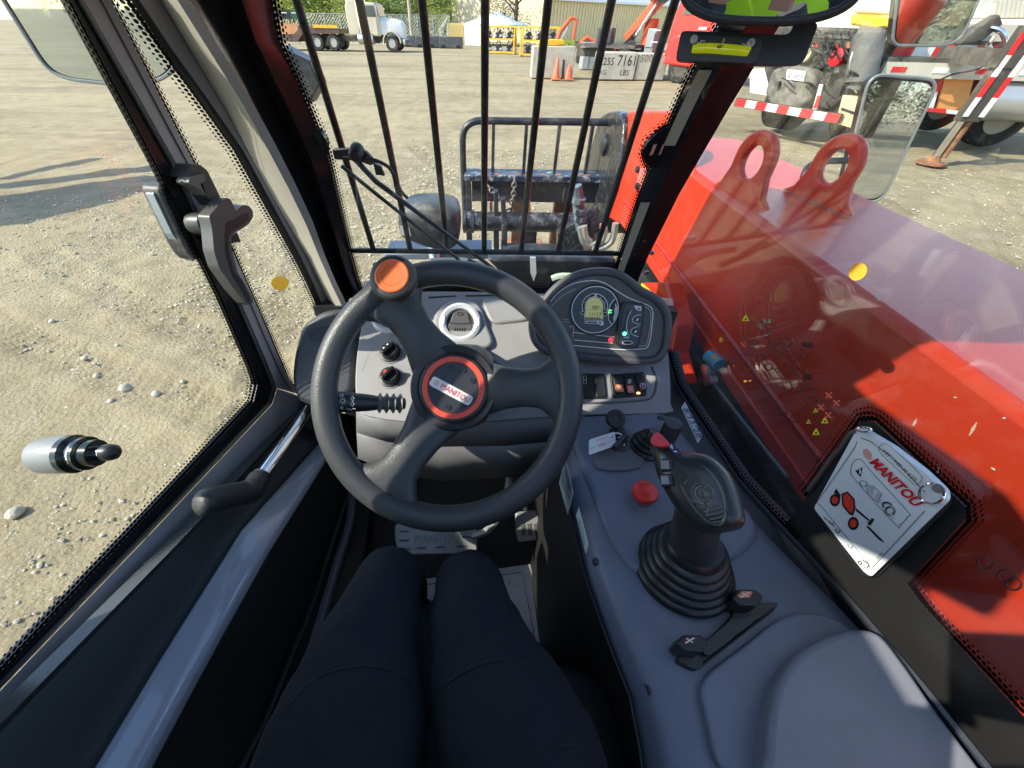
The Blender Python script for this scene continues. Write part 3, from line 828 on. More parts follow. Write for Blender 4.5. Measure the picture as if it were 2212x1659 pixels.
c2 = copy_tree(c1); c2.location = (p.x + .52, a1.y - .36, 0.0); c2.scale = (1.25, 1, .68); c2['label'] = 'squashed orange traffic cone beside the upright one, against the concrete block'
o = mb().slab([V((p.x + .25, a1.y - .3, 0)), V((p.x + .37, a1.y - .3, 0)), V((p.x + .34, a1.y - .1, .62)), V((p.x + .26, a1.y - .1, .62))], (0, .04, 0)).build('rubber_flap', RUBBER); tag(o, 'black rubber strip standing between the two traffic cones', 'rubber strip')
t = thing('steel_box', 'light grey galvanised steel box standing behind the painted concrete block', 'steel box')
p = at(1256, 150, z=0); S = mat('galvanised_sheet', (.5, .53, .55), .4, .5, dust=.2, ds=3)
mb().box(p + V((.7, .5, .5)), (1.4, 1.0, 1.0)).build('body', S, t, bevel=.02)
for k in (.25, .7, 1.15): mb().box(p + V((k, -.012, .5)), (.06, .03, .9)).build('rib', S, t)
mb().box(p + V((.7, .5, 1.02)), (1.46, 1.06, .05)).build('lid', S, t)

# ------------------------------------------------------------------ red crane truck
def crane_truck():
    t = thing('crane_truck', 'red crane truck with an orange knuckle boom behind the concrete blocks', 'truck')
    p = at(1456, 178, z=0); R = mat('bright_red_paint', (.78, .035, .03), .28, coat=.3, dust=.08, ds=3)
    def q(x, y, z): return p + V((x, y, z))
    mb().box(q(-1.6, 1.2, .75), (7.5, .9, .3)).build('chassis', DARKC, t)
    mb().slab([q(-.75, .1, .75), q(-.75, .1, 1.9), q(-.55, .1, 2.75), q(1.0, .1, 2.75), q(1.25, .1, 1.95), q(1.25, .1, .75)], (0, 2.1, 0)).build('cab', R, t, bevel=.09, seg=3)
    mb().slab([q(-.4, .085, 2.0), q(-.3, .085, 2.6), q(.85, .085, 2.6), q(1.0, .085, 2.0)], (0, -.03, 0)).build('side_window', DGLASS, t)
    mb().slab([q(1.28, .3, 2.0), q(1.06, .3, 2.65), q(1.06, 2.0, 2.65), q(1.28, 2.0, 2.0)], (.04, 0, 0)).build('windscreen', DGLASS, t)
    mb().slab([q(1.25, .3, .8), q(1.25, .3, 1.9), q(2.4, .45, 1.7), q(2.7, .5, 1.4), q(2.7, .5, .8)], (0, 1.6, 0)).build('bonnet', R, t, bevel=.1, seg=3)
    mb().slab([q(-.62, -.1, .55), q(-.55, -.1, 1.35), q(-.3, -.1, 1.45), q(1.1, -.1, 1.45), q(1.1, -.1, .6), q(.6, -.1, .5)], (0, .5, 0)).build('side_skirt', R, t, bevel=.06)
    wheel(t, q(.1, .15, .46), .5, .38, (0, 1, 0), DARKC); wheel(t, q(.1, 2.1, .46), .5, .38, (0, 1, 0), DARKC); wheel(t, q(-2.5, .3, .46), .5, .5, (0, 1, 0), DARKC); wheel(t, q(-2.5, 2.1, .46), .5, .5, (0, 1, 0), DARKC)
    mb().tube([q(-1.0, .25, .7), q(-1.0, .25, 2.35), q(-1.15, .3, 2.6), q(-1.6, .5, 2.62), q(-2.1, .7, 2.45)], .085, 12).build('exhaust_stack', CHROME, t)
    mb().box(q(-1.75, .9, 1.1), (.4, .5, 1.0)).build('grey_cabinet', mat('cabinet_grey', (.26, .28, .29), .5, dust=.2, ds=4), t, bevel=.03)
    mb().box(q(-1.75, .63, 1.25), (.32, .05, .45)).build('cabinet_door', MATS['cabinet_grey'], t)
    for z in (.5, .85, 1.2, 1.55): mb().box(q(-1.2, .0, z), (.3, .2, .04)).build('step', STEEL, t)
    mb().box(q(-3.6, 1.2, 1.02), (3.0, 2.2, .12)).build('deck', DARKC, t)
    OR = ORED
    mb().lathe([(0, 0), (.3, 0), (.28, .9), (0, .9)], q(-2.1, 1.2, 1.0), (0, 0, 1), 14).build('crane_column', OR, t)
    a_ = q(-3.0, .9, 1.25); b_ = q(-1.55, .9, 2.75); c_ = q(-.5, .9, 3.0); d_ = q(.45, .9, 2.55)
    def beam(a, b, w0, w1, nm):
        dd = (b - a).normalized(); up = dd.cross(V((0, 1, 0))).normalized()
        mb().loft([[a + up * w0 + V((0, -.14, 0)), a - up * w0 + V((0, -.14, 0)), a - up * w0 + V((0, .14, 0)), a + up * w0 + V((0, .14, 0))],
                   [b + up * w1 + V((0, -.14, 0)), b - up * w1 + V((0, -.14, 0)), b - up * w1 + V((0, .14, 0)), b + up * w1 + V((0, .14, 0))]]).build(nm, OR, t, bevel=.03)
    beam(a_, b_, .13, .2, 'lower_boom'); beam(b_, c_, .19, .17, 'knuckle_boom'); beam(c_, d_, .16, .1, 'tip_boom')
    mb().slab([b_ + V((-.28, -.2, -.5)), b_ + V((.1, -.2, -.25)), b_ + V((.12, -.2, .35)), b_ + V((-.1, -.2, .5)), b_ + V((-.3, -.2, 0))], (0, .4, 0)).build('knuckle_plate', BLKST, t)
    mb().tube([a_ + V((.3, -.2, -.2)), b_ + V((-.3, -.2, -.45))], .06, 8).build('lift_cylinder', CHROME, t)
    mb().tube([b_ + V((0, -.2, .2)), c_ + V((-.3, -.2, .28))], .05, 8).build('boom_cylinder', STEEL, t)
    for i in range(4): mb().tube([q(-2.9 + i * .12, .3, .9), q(-2.6 + i * .1, .2, 1.2 + .1 * i), q(-2.2, .3, .95)], .025, 5).build('hose', RUBBER, t)
    mb().box(q(-3.6, .2, 1.35), (.7, .35, .5)).build('valve_block', BLKST, t, bevel=.03)
    mb().tube([q(.9, .05, 1.6), q(1.0, -.15, 1.8), q(1.0, -.15, 2.1)], .03, 6).build('mirror_arm', R, t)
    mb().box(q(-.2, .08, 1.35), (.25, .05, .1)).build('door_handle', BLACKP, t)
    mb().box(q(.5, .08, 1.62), (.3, .04, .08)).build('badge', CHROME, t)
    t.rotation_euler.z = -.75; t.location = p - Matrix.Rotation(-.75, 3, 'Z') @ p
crane_truck()
t = thing('small_crane', 'low orange-red folded crane on the ground left of the grey cabinet', 'crane')
p = gp(1268, 31); mb().box(p + V((0, 0, .35)), (.8, .6, .7)).build('base', BLKST, t, bevel=.05)
mb().tube([p + V((-.5, 0, .75)), p + V((.1, 0, 1.15)), p + V((.6, 0, .9))], .12, 8).build('arm', ORED, t); mb().tube([p + V((-.6, 0, .9)), p + V((.9, 0, .95))], .08, 8).build('outrigger_beam', BLKST, t)
# ------------------------------------------------------------------ service truck seen from behind (right)
REDT = mat('red_tape', (.7, .03, .03), .35); WHT = mat('white_tape', (.8, .8, .78), .35)
def tape(parent, a, b, w, n, nn, th=.006, start=0):
    a = V(a); b = V(b)
    for i in range(n):
        p = a.lerp(b, i / n); q = a.lerp(b, (i + 1) / n)
        mb().slab([p - V((0, 0, w / 2)), q - V((0, 0, w / 2)), q + V((0, 0, w / 2)), p + V((0, 0, w / 2))], nn * th).build('tape', REDT if (i + start) % 2 == 0 else WHT, parent, smooth=0)
GREASE = mat('greasy_chassis', (.05, .045, .038), .6, dust=.7, ds=5, dcol=(.30, .27, .21))
def service_truck():
    t = thing('service_truck', 'dirty black service truck seen from behind, with a red and white striped bumper bar', 'truck')
    P0 = at(1588, 220, z=.5); P1 = at(1812, 257, z=.5)
    a = (P1 - P0); a.z = 0; Ln = a.length; a.normalize(); f = V((-a.y, a.x, 0))
    if f.x < 0: f = -f
    pl = Pl(-f, P0); up = V((0, 0, 1))
    mb().slab([P0 - up * .07, P1 - up * .07, P1 + up * .07, P0 + up * .07], f * .08).build('bumper_bar', DARKC, t)
    tape(t, P0 + a * .03, P1, .12, 9, -f)
    def pt(u, v, k=0.): return at(u, v, pl=pl.off(-k))
    def plate(name, L, k, dep, m_, bev=.0):
        return mb().slab([pt(u, v, k) for u, v in L], f * dep).build(name, m_, t, bevel=bev)
    plate('rear_frame', [(1655, 55), (1850, 62), (1835, 200), (1790, 238), (1668, 222), (1650, 150)], .5, .9, GREASE, .03)
    plate('tail_panel', [(1662, 78), (1800, 84), (1795, 150), (1664, 140)], .42, .1, mat('sooty_black', (.03, .028, .026), .55, dust=.5, ds=8), .01)
    plate('winch_housing', [(1668, 150), (1700, 140), (1745, 146), (1762, 165), (1752, 215), (1715, 245), (1665, 235), (1650, 200)], .2, .35, mat('greasy_grey_casting', (.17, .155, .125), .75, var=.4, vs_=9, bump=.8, bs=30, dust=.4, ds=7), .06)
    plate('number_plate', [(1700, 150), (1740, 154), (1736, 176), (1698, 171)], .17, .02, WHITE)
    text('plate_number', '87 W0291', pt(1701, 169, .17), pt(1735, 173, .17), -f, BLACKI, t, .004, 1.3)
    c = pt(1811, 124, .35)
    mb().lathe([(0, 0), (.13, .0), (.12, .07), (.06, .09), (0, .09)], c, -f, 20).build('red_tail_lamp', mat('red_lens', (.65, .02, .03), .25), t)
    c = pt(1742, 116, .35)
    mb().lathe([(0, 0), (.13, .0), (.12, .06), (0, .08)], c, -f, 20).build('cream_lamp', mat('cream_lens', (.62, .55, .36), .35), t)
    plate('checker_sticker', [(1740, 92), (1754, 93), (1752, 108), (1738, 107)], .37, .02, WHITE)
    plate('reflector_strip', [(1718, 88), (1765, 90), (1765, 97), (1718, 95)], .39, .02, REDT)
    s = plate('warning_stake', [(1770, 182), (1777, 182), (1764, 236), (1755, 236)], .02, .03, WHT); 
    plate('stake_red_end', [(1766, 206), (1773, 206), (1765, 234), (1756, 234)], .012, .03, REDT)
    rr_ = random.Random(5)
    for i in range(34):
        u0 = rr_.uniform(1672, 1832); v0 = rr_.uniform(62, 205); w_ = rr_.uniform(4, 15); h_ = rr_.uniform(4, 16); k = rr_.uniform(.1, .42)
        if rr_.random() < .55: plate('bracket', [(u0, v0), (u0 + w_, v0 + 1), (u0 + w_ - 2, v0 + h_), (u0 - 2, v0 + h_)], k, rr_.uniform(.05, .2), rr_.choice([GREASE, DARKC, MATS['sooty_black'], RUST, GREASE]), .006)
        else: mb().tube(smooth_pts([pt(u0, v0, k), pt(u0 + w_, v0 + h_ * .4, k - .08), pt(u0 + w_ * 2.2, v0 + h_ * 1.6, k)], 4, False), rr_.uniform(.01, .022), 5).build('hydraulic_hose', rr_.choice([RUBBER, GREASE, STEEL]), t)
    for u0 in (1683, 1760, 1800): plate('reflector_strip', [(u0, 96), (u0 + 12, 97), (u0 + 11, 103), (u0 - 1, 102)], .3, .03, REDT)
    # mud flap, wheels, axle
    cw = pt(1712, 236, .9); cw.z = .52
    for k in (.15, .55): wheel(t, P0 + a * (.25 + k * .6) + f * 1.1 + up * .05, .52, .3, a)
    wheel(t, P0 + a * (Ln - .25) + f * 1.1 + up * .05, .52, .5, a)
    mb().tube([P0 + a * .2 + f * 1.1, P1 - a * .2 + f * 1.1], .14, 10).build('axle', GREASE, t)
    for i in range(9):
        u0 = 1690 + i * 18
        mb().tube(smooth_pts([pt(u0, 70, .3), pt(u0 + 14, 100 + i * 4, .22), pt(u0 + 30, 84 + i * 5, .28), pt(u0 + 42, 110, .36)], 6, False), .016, 5).build('hydraulic_hose', RUBBER, t)
    mb().tube([pt(1688, 76, .3), pt(1840, 82, .3)], .03, 6).build('cross_tube', GREASE, t)
    # grey exhaust silencer standing at the corner, steel pipe beside it
    k = .35
    top, bot = pt(1880, 66, k), pt(1858, 176, k)
    mb().tube(smooth_pts([top + up * .05, top, top.lerp(bot, .15), top.lerp(bot, .85), bot, bot - up * .1], 3, False), [.12] + [.17] * 3 + [.22] * 9 + [.16] * 3, 14).build('silencer', mat('grey_silencer', (.13, .125, .115), .6, var=.12, vs_=4, dust=.3), t)
    mb().tube(smooth_pts([pt(1850, 96, .2), pt(1838, 130, .15), pt(1836, 172, .2), pt(1852, 200, .3)], 6, False), .022, 6).build('steel_pipe', STEEL, t)
    plate('timber_block', [(1820, 205), (1862, 214), (1842, 278), (1808, 268), (1806, 258)], .12, .25, mat('pale_timber', (.58, .45, .26), .8, var=.25, vs_=14), .01)
    plate('timber_strap', [(1818, 232), (1852, 244), (1850, 250), (1816, 238)], .115, .01, BLACKP)
    plate('yellow_cap', [(1836, 30), (1944, 33), (1938, 58), (1890, 62), (1836, 54)], .3, .8, YELLOW, .03)
    plate('white_tank', [(1842, -60), (1952, -60), (1944, 32), (1840, 30)], .35, 1.0, mat('white_tank_paint', (.7, .7, .66), .4, dust=.15, ds=3), .06)
    mb().slab([pt(1620, 150, 2.2), pt(1670, 146, 2.2), pt(1668, 208, 2.2), pt(1620, 200, 2.2)], f * 1.2).build('side_skirt', WHITE, t)
service_truck()

# ------------------------------------------------------------------ flatbed boom truck with outrigger (far right)
def boom_truck():
    t = thing('flatbed_truck', 'pale flatbed boom truck with red and white striped rails on the far right', 'truck')
    A = at(1908, 150, z=1.15); B = at(2212, 158, z=1.15); up = V((0, 0, 1))
    a = B - A; a.z = 0; a.normalize(); f = V((-a.y, a.x, 0))
    if f.y < 0: f = -f
    pl = Pl(-f, A)
    E_ = A + a * 7
    CR = mat('cream_deck_edge', (.62, .58, .48), .5, dust=.3, ds=4)
    mb().slab([A - up * .10, E_ - up * .10, E_ + up * .10, A + up * .10], f * .1).build('deck_rail', CR, t)
    mb().slab([A + up * .1, E_ + up * .1, E_ + up * .1 + f * 2.3, A + up * .1 + f * 2.3], up * .06).build('deck', DARKC, t)
    for i in range(9): mb().slab([A + a * (.12 + i * .62) - up * .03, A + a * (.34 + i * .62) - up * .03, A + a * (.34 + i * .62) + up * .04, A + a * (.12 + i * .62) + up * .04], -f * .008).build('tape', REDT if i % 2 == 0 else WHT, t, smooth=0)
    def pt(u, v, k=0.): return at(u, v, pl=pl.off(-k))
    def plate(name, L, k, dep, m_, bev=0.): return mb().slab([pt(u, v, k) for u, v in L], f * dep).build(name, m_, t, bevel=bev)
    c0, c1 = pt(1932, 108, .5), pt(2150, 108, .5); c1.z = c0.z
    mb().slab([c0 - up * .22, c1 + a * 3 - up * .22, c1 + a * 3 + up * .13, c0 + up * .13], f * .4).build('upper_rail', DARKC, t)
    tape(t, c0, c1, .16, 5, -f)
    plate('white_side', [(2080, 48), (2212, 50), (2300, 50), (2300, 100), (2080, 98)], .7, .8, CR, .02)
    plate('ribbed_body', [(2155, -80), (2330, -80), (2300, 40), (2105, 40)], 1.0, .8, mat('ribbed_white', (.62, .62, .58), .5), .02)
    for i in range(8): plate('body_rib', [(2160 + i * 20, -70), (2168 + i * 20, -70), (2150 + i * 20, 38), (2142 + i * 20, 38)], .96, .05, CR)
    # outrigger: the leg stands on the ground
    F_ = at(2010, 354, z=0.0)
    oc = thing('outrigger_leg', 'x', 'leg') if False else None
    mb().lathe([(0, 0), (.2, 0), (.2, .03), (.1, .05), (.07, .12), (0, .12)], F_, up, 18).build('outrigger_foot', RUST, t)
    mb().tube([F_ + up * .1, F_ + up * .62], .052, 14).build('outrigger_ram', CHROME, t)
    mb().tube([F_ + up * .1 + a * .11, F_ + up * .66 + a * .11], .05, 10).build('rusty_ram', RUST, t)
    o = mb().box(F_ + up * 1.15 + a * .06, (.26, .17, 1.1), (a, f, up)).build('outrigger_sleeve', DARKC, t, bevel=.01)
    ft = F_ + up * .62 - f * .09
    for s in (-.055, .16):
        for i in range(4):
            p = ft + a * s + up * (.05 + i * .24)
            mb().slab([p - a * .035, p + a * .035, p + a * .035 + up * .24, p - a * .035 + up * .24], -f * .012).build('tape', REDT if i % 2 else WHT, t, smooth=0)
    mb().box(F_ + up * 1.35 + f * .6, (.22, 1.4, .2), (a, f, up)).build('outrigger_beam', DARKC, t)
    # orange board framed with tape
    plate('orange_panel', [(2040, 170), (2104, 172), (2084, 238), (2026, 234)], .1, .05, mat('orange_panel_paint', (.72, .33, .10), .6, var=.08, vs_=5))
    for i, L in enumerate(([(2030, 166), (2042, 166), (2026, 200), (2014, 200)], [(2014, 200), (2026, 200), (2016, 234), (2004, 234)], [(2004, 232), (2044, 236), (2044, 245), (2002, 241)], [(2044, 236), (2082, 240), (2082, 249), (2044, 245)], [(2040, 160), (2076, 162), (2076, 171), (2040, 169)], [(2076, 162), (2106, 164), (2106, 172), (2076, 171)])):
        plate('tape', L, .08, .06, REDT if i % 2 == 0 else WHT)
    c = pt(2118, 214, .25)
    mb().lathe([(0, 0), (.26, 0), (.3, .03), (.3, .9), (.31, .92), (.31, .98), (.3, 1.0), (.3, 1.9), (0, 1.95)], c, a, 22).build('fuel_tank', mat('aluminium_tank', (.6, .6, .6), .3, .6, dust=.3, ds=6), t)
    w0 = pt(2196, 240, .6); w0.z = .48
    wheel(t, w0 + f * .3, .48, .3, f); wheel(t, w0 + f * 1.9, .48, .3, f)
    mb().slab([pt(1930, 250, .3), pt(2002, 190, .3), pt(2010, 200, .3), pt(1950, 268, .3)], f * .1).build('mud_guard', WHITE, t, bevel=.01)
    mb().slab([A + up * -.5 + f * .8, E_ + up * -.5 + f * .8, E_ - up * .1 + f * .8, A - up * .1 + f * .8], f * .3).build('chassis', GREASE, t)
    # hook and hoses at the corner
    mb().tube(smooth_pts([pt(2140, 60, .4), pt(2165, 70, .3), pt(2172, 100, .3), pt(2150, 116, .3), pt(2135, 100, .3), pt(2148, 78, .3)], 6, False), .035, 8).build('crane_hook', CHROME, t)
    mb().slab([pt(2070, 96, .4), pt(2110, 60, .4), pt(2160, 30, .4), pt(2168, 52, .4), pt(2120, 90, .4)], f * .2).build('hook_block', GREASE, t, bevel=.02)
    mb().tube(smooth_pts([pt(2020, 178, 0), pt(2060, 160, -.1), pt(2110, 150, -.05), pt(2160, 120, .0)], 6, False), .014, 5).build('hydraulic_hose', RUBBER, t)
boom_truck()

# unseen neighbour machine on the left, added and shaped to cast the gravel shadow
def neighbour():
    t = thing('boom_lift', 'red boom lift added out of view on the left to cast the shadow on the gravel', 'boom lift')
    def S(u, v, h):                                   # where a part h metres up must stand to shade that spot
        g_ = at(u, v, z=0); return g_ - SUN_TRAVEL * (h / -SUN_TRAVEL.z)
    mb().tube([S(-140, 462, 1.7), S(-20, 452, 1.8), S(90, 430, 2.0), S(345, 378, 2.6)], [.62, .6, .5, .26], 6).build('lower_boom', REDP, t)
    mb().tube([S(0, 385, 2.6), S(200, 338, 3.0)], .10, 6).build('jib', BLKST, t)
    mb().tube([S(0, 400, 2.4), S(400, 350, 3.0)], .16, 6).build('upper_boom', REDP, t)
    p = S(-420, 440, 1.0); mb().box((p.x, p.y, .75), (1.4, 2.6, .8)).build('chassis', REDP, t, bevel=.08)
    for x in (-.7, .7):
        for y in (-.9, .9): wheel(t, (p.x + x, p.y + y, .42), .42, .3, (1, 0, 0))
neighbour()
# ================================================================== the telehandler we sit in
TH = thing('telehandler', 'red telehandler seen from its driver seat, grey dashboard, red boom on the right', 'telehandler')
PW = Pl((0, -1, -.308), (0, .819, 1.235))       # windscreen
PG = Pl((0, -1, -.308), (0, .86, 1.235))        # bar guard in front of it
PD = Pl((1, -.13, 0), (-.53, 0, 0))             # door glass
PI = Pl((1, -.06, 0), (-.46, 0, 0))             # inner door panel
PR = Pl((-1, -.17, 0), (.485, 0, 0))            # right side glass
PDASH = Pl((0, -.471, 1), (0, .72, 1.21))
ZC = 1.10
PC = Z(ZC)
UP = V((0, 0, 1)); XA = V((1, 0, 0)); YA = V((0, 1, 0))
def strip(A, B, vec, q=None):
    q = q or mb(); vec = V(vec)
    q.loft([[a, b, b + vec, a + vec] for a, b in zip(A, B)]); return q
def px3(L, pl): return [at(u, v, pl=pl) for u, v in L]
def resamp(P, n):
    P = [V(p) for p in P]; ln = [0]
    for i in range(1, len(P)): ln.append(ln[-1] + (P[i] - P[i - 1]).length)
    out = []
    for k in range(n):
        s = ln[-1] * k / (n - 1); i = 1
        while i < len(P) - 1 and ln[i] < s: i += 1
        out.append(P[i - 1].lerp(P[i], (s - ln[i - 1]) / max(1e-9, ln[i] - ln[i - 1])))
    return out

# ---- floor, firewall, rear and roof shell of the cab
mb().slab([(-.60, -.7, .52), (.46, -.7, .52), (.46, .78, .52), (-.52, .78, .52)], (0, 0, .03)).build('floor_mat', mat('black_floor_rubber', (.014, .014, .015), .6, bump=.4, bs=150, dust=.25, ds=12, dcol=(.08, .075, .07)), TH)
mb().slab([(-.42, .76, .52), (.46, .76, .52), (.46, .80, 1.12), (-.42, .80, 1.12)], (0, .03, 0)).build('firewall', BLACKP, TH)
mb().slab([(-.56, -.72, .5), (.5, -.72, .5), (.5, -.72, 1.30), (-.56, -.72, 1.30)], (0, -.05, 0)).build('rear_panel', PLASTIC_D, TH)
RF = mat('roof_lining', (.10, .10, .105), .7)
mb().slab([(-.40, .97, 1.89), (-.17, .97, 1.89), (-.19, .245, 1.89), (-.150, .050, 1.89), (-.165, -.01, 1.89), (-.28, -.075, 1.89), (-.34, -.025, 1.89), (-.40, .02, 1.89)], (0, 0, .012)).build('roof_rail', RF, TH)
mb().slab([(-.56, -.7, 1.885), (-.458, -.7, 1.885), (-.458, .03, 1.885), (-.56, .03, 1.885)], (0, 0, .03)).build('roof_side', RF, TH)  # unseen roof edge, added to shade the arm rest
for n_, c, s in (('roof_rail', (.41, -.05, 1.915), (.2, 1.4, .07)), ('roof_front', (.0, .62, 1.917), (.86, .70, .06)), ('roof_rear', (.07, -.6, 1.917), (.54, .3, .06))):
    mb().box(c, s).build(n_, RF, TH, bevel=.015)
mb().box((.07, -.1, 1.93), (.54, .72, .008)).build('roof_window', GLASS, TH)
for x in (-.46, .45): mb().tube([(x, -.68, .6), (x * .95, -.66, 1.9)], .05, 8).build('rear_pillar', GLOSSB, TH)
mb().slab([(-.335, .02, 1.90), (-.335, .9, 1.90), (-.45, .8, 1.86), (-.53, .02, 1.86)], (0, 0, .03)).build('roof_side', RF, TH)  # unseen roof filler, added to keep sun off the joystick
# unseen rear door post and an added sun-blocking panel, both outlined to shape the light
def pd(y, z, h=0.): return V((-.53 + .13 * y + h, y, z))
mb().slab([pd(-.66, .98), pd(-.16, .98), pd(.05, 1.08), pd(.22, 1.285), pd(.215, 1.36), pd(.14, 1.40), pd(.26, 1.58), pd(.325, 1.80), pd(.33, 1.9), pd(-.66, 1.9)], (-.03, 0, 0)).build('door_post', TRIM, TH)
mb().slab([pd(.255, 1.50), pd(.30, 1.505), pd(.36, 1.56), pd(.445, 1.68), pd(.47, 1.9), pd(.41, 1.9), pd(.36, 1.74), pd(.30, 1.59)], (-.02, 0, 0)).build('sun_block_panel', TRIM, TH)

# ---- bar guard in front of the windscreen
gd = mb(); 
bt_ = [630, 768, 908, 1053, 1192, 1330, 1466]; bb = [806, 891, 973, 1050, 1129, 1206, 1285]
def pg(x, z): return V((x, .86 - .308 * (z - 1.235), z))
xs_ = [-.266 + .0853 * i + .001 for i in range(7)]
BARM = mat('black_bar_paint', (.010, .0105, .012), .3, dust=.25, ds=70, dcol=(.35, .34, .33))
gr = mb().tube([pg(-.345, 1.21) + V((0, -.06, -.02)), pg(-.33, 1.233), pg(-.30, 1.235), pg(.285, 1.238), pg(.31, 1.236), pg(.325, 1.22) + V((0, -.05, -.02))], .0062, 10).build('windscreen_guard', BARM, TH)
for x in xs_: mb().tube([pg(x, 1.238), pg(x, 1.88)], .0062, 10).build('guard_bar', BARM, gr)
mb().tube([pg(-.35, 1.88), pg(.34, 1.88)], .008, 8).build('guard_rail', BARM, gr)
mb().tube([pg(-.345, 1.14) + V((0, -.03, 0)), pg(-.335, 1.235) + V((0, -.01, 0)), pg(-.338, 1.5) + V((0, -.01, 0)), pg(-.345, 1.88)], .008, 8).build('guard_side_rod', BARM, gr)

# ---- windscreen
ws = px3([(598, -30), (615, 105), (705, 299), (770, 583), (792, 655), (1310, 655), (1384, 415), (1500, 140), (1580, -30)], PW)
mb().slab(ws, -PW.n * .005).build('windscreen', GLASS, TH)
SEAL = mat('rubber_seal', (.010, .010, .011), .5)
strip(px3([(770, 640), (870, 622), (1020, 620), (1190, 628), (1330, 632)], PW.off(-.002)), px3([(770, 690), (870, 660), (1020, 655), (1190, 660), (1330, 670)], PW.off(-.002)), (0, .012, 0)).build('windscreen_seal', SEAL, TH)
frit('frit_band', resamp(px3([(800, 628), (870, 622), (1020, 620), (1190, 628), (1310, 632)], PW.off(.001)), 12), resamp(px3([(800, 613), (870, 607), (1020, 605), (1190, 612), (1315, 616)], PW.off(.001)), 12), TH, FRIT)

# ---- left windscreen pillar and its trims
G_ = px3([(295, 0), (520, 316), (664, 583), (694, 655)], X(-.405))
G_ = resamp(px3([(250, -75), (295, 0), (520, 316), (664, 583), (700, 668)], X(-.405)), 9)
TL = resamp(px3([(302, -75), (346, 0), (481, 225), (597, 439), (668, 562), (714, 660)], X(-.396)), 9)
TR = resamp(px3([(336, -75), (383, 0), (538, 246), (650, 457), (701, 583), (738, 660)], X(-.338)), 9)
GR = resamp(px3([(361, -75), (408, 0), (562, 246), (668, 457), (713, 583), (748, 655)], X(-.325)), 9)
BR = resamp(px3([(575, -75), (590, 0), (608, 105), (700, 299), (766, 583), (790, 650)], PW.off(.004)), 9)
strip([p + V((-.004, 0, 0)) for p in resamp(px3([(240, -75), (284, 0), (509, 316), (654, 583), (690, 668)], X(-.41)), 9)], G_, (-.01, .02, 0)).build('quarter_glass_seal', SEAL, TH)
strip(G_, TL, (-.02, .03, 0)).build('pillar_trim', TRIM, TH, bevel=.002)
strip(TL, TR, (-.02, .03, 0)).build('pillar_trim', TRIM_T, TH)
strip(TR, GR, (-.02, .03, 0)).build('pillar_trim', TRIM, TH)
# glossy black pillar: folded section with a step, light in the slots and ground reflection painted as pale plates
M1 = [a.lerp(b, .42) + V((-.015, .02, 0)) for a, b in zip(GR, BR)]
M2 = [a.lerp(b, .62) + V((.0, -.006, 0)) for a, b in zip(GR, BR)]
pil = strip(GR, M1, (-.01, .03, 0)).build('windscreen_pillar', GLOSSB, TH)
strip(M1, M2, (-.004, .02, 0)).build('pillar_fold', GLOSSB, pil)
strip(M2, BR, (-.004, .012, 0)).build('pillar_flange', GLOSSB, pil)
pf = Pl((.35, -1, -.3), at(600, 150, pl=PW) + V((-.01, -.012, 0)))
for L in ([(541, 5), (552, 3), (655, 250), (648, 258)], [(505, 0), (545, 0), (568, 125), (553, 132)], [(660, 270), (668, 268), (682, 300), (676, 304)]):
    pass
frit('frit_band', BR, [b + V((.013, 0, 0)) for b in BR], TH, FRIT)
mb().slab(rnd(px([(655, 296), (690, 282), (708, 306), (708, 346), (690, 356), (668, 352)], PW.off(.012)), .01), -PW.n * .012).build('hinge_plate', GLOSSB, pil)
flat([(666, 297), (671, 296), (680, 321), (675, 323)], PW.off(.012), .0015, .001).build('slot', mat('slot_light', (.5, .46, .38), .6), pil)  # pale plate paints the light behind the slot
for L in ([(607, 290), (612, 300)], [(657, 458), (661, 466)]): pass
flat([(612, 168), (622, 180), (640, 262), (630, 258)], PW.off(.004), .004, .002).build('pillar_slot', mat('tan_edge_reflection', (.32, .29, .24), .4), pil)  # tan plate paints the reflection in the slot
flat([(545, 0), (553, 0), (650, 246), (646, 252)], PW.off(.006), .006, .002).build('pillar_edge_reflection', MATS['tan_edge_reflection'], pil)  # ground reflection on the glossy black, painted as a tan strip
for uv in ((655, 392), (703, 500), (727, 562)):
    mb().lathe([(0, 0), (.004, 0), (.003, .003), (0, .003)], at(*uv, pl=PW.off(.012)), PW.n, 10).build('screw', STEEL, pil)
# red reflection on the black pillar, put in as a coloured strip
tl = mb().tube([at(492, -20, pl=PW.off(.012)), at(545, 118, pl=PW.off(.012))], [.012, .006], 8); tl.build('red_reflection_strip', REDL, pil)
# work light bracket outside
mb().slab(px([(603, 98), (668, 132), (690, 182), (667, 226), (630, 180)], Y(.98)), (0, .05, 0)).build('lamp_bracket', BLKST, TH, bevel=.002)
# textured label glass printing
text('glass_mark', 'MANITOU', at(540, 838, pl=PD.off(.001)), at(562, 800, pl=PD.off(.001)), PD.n, BLACKI, TH)

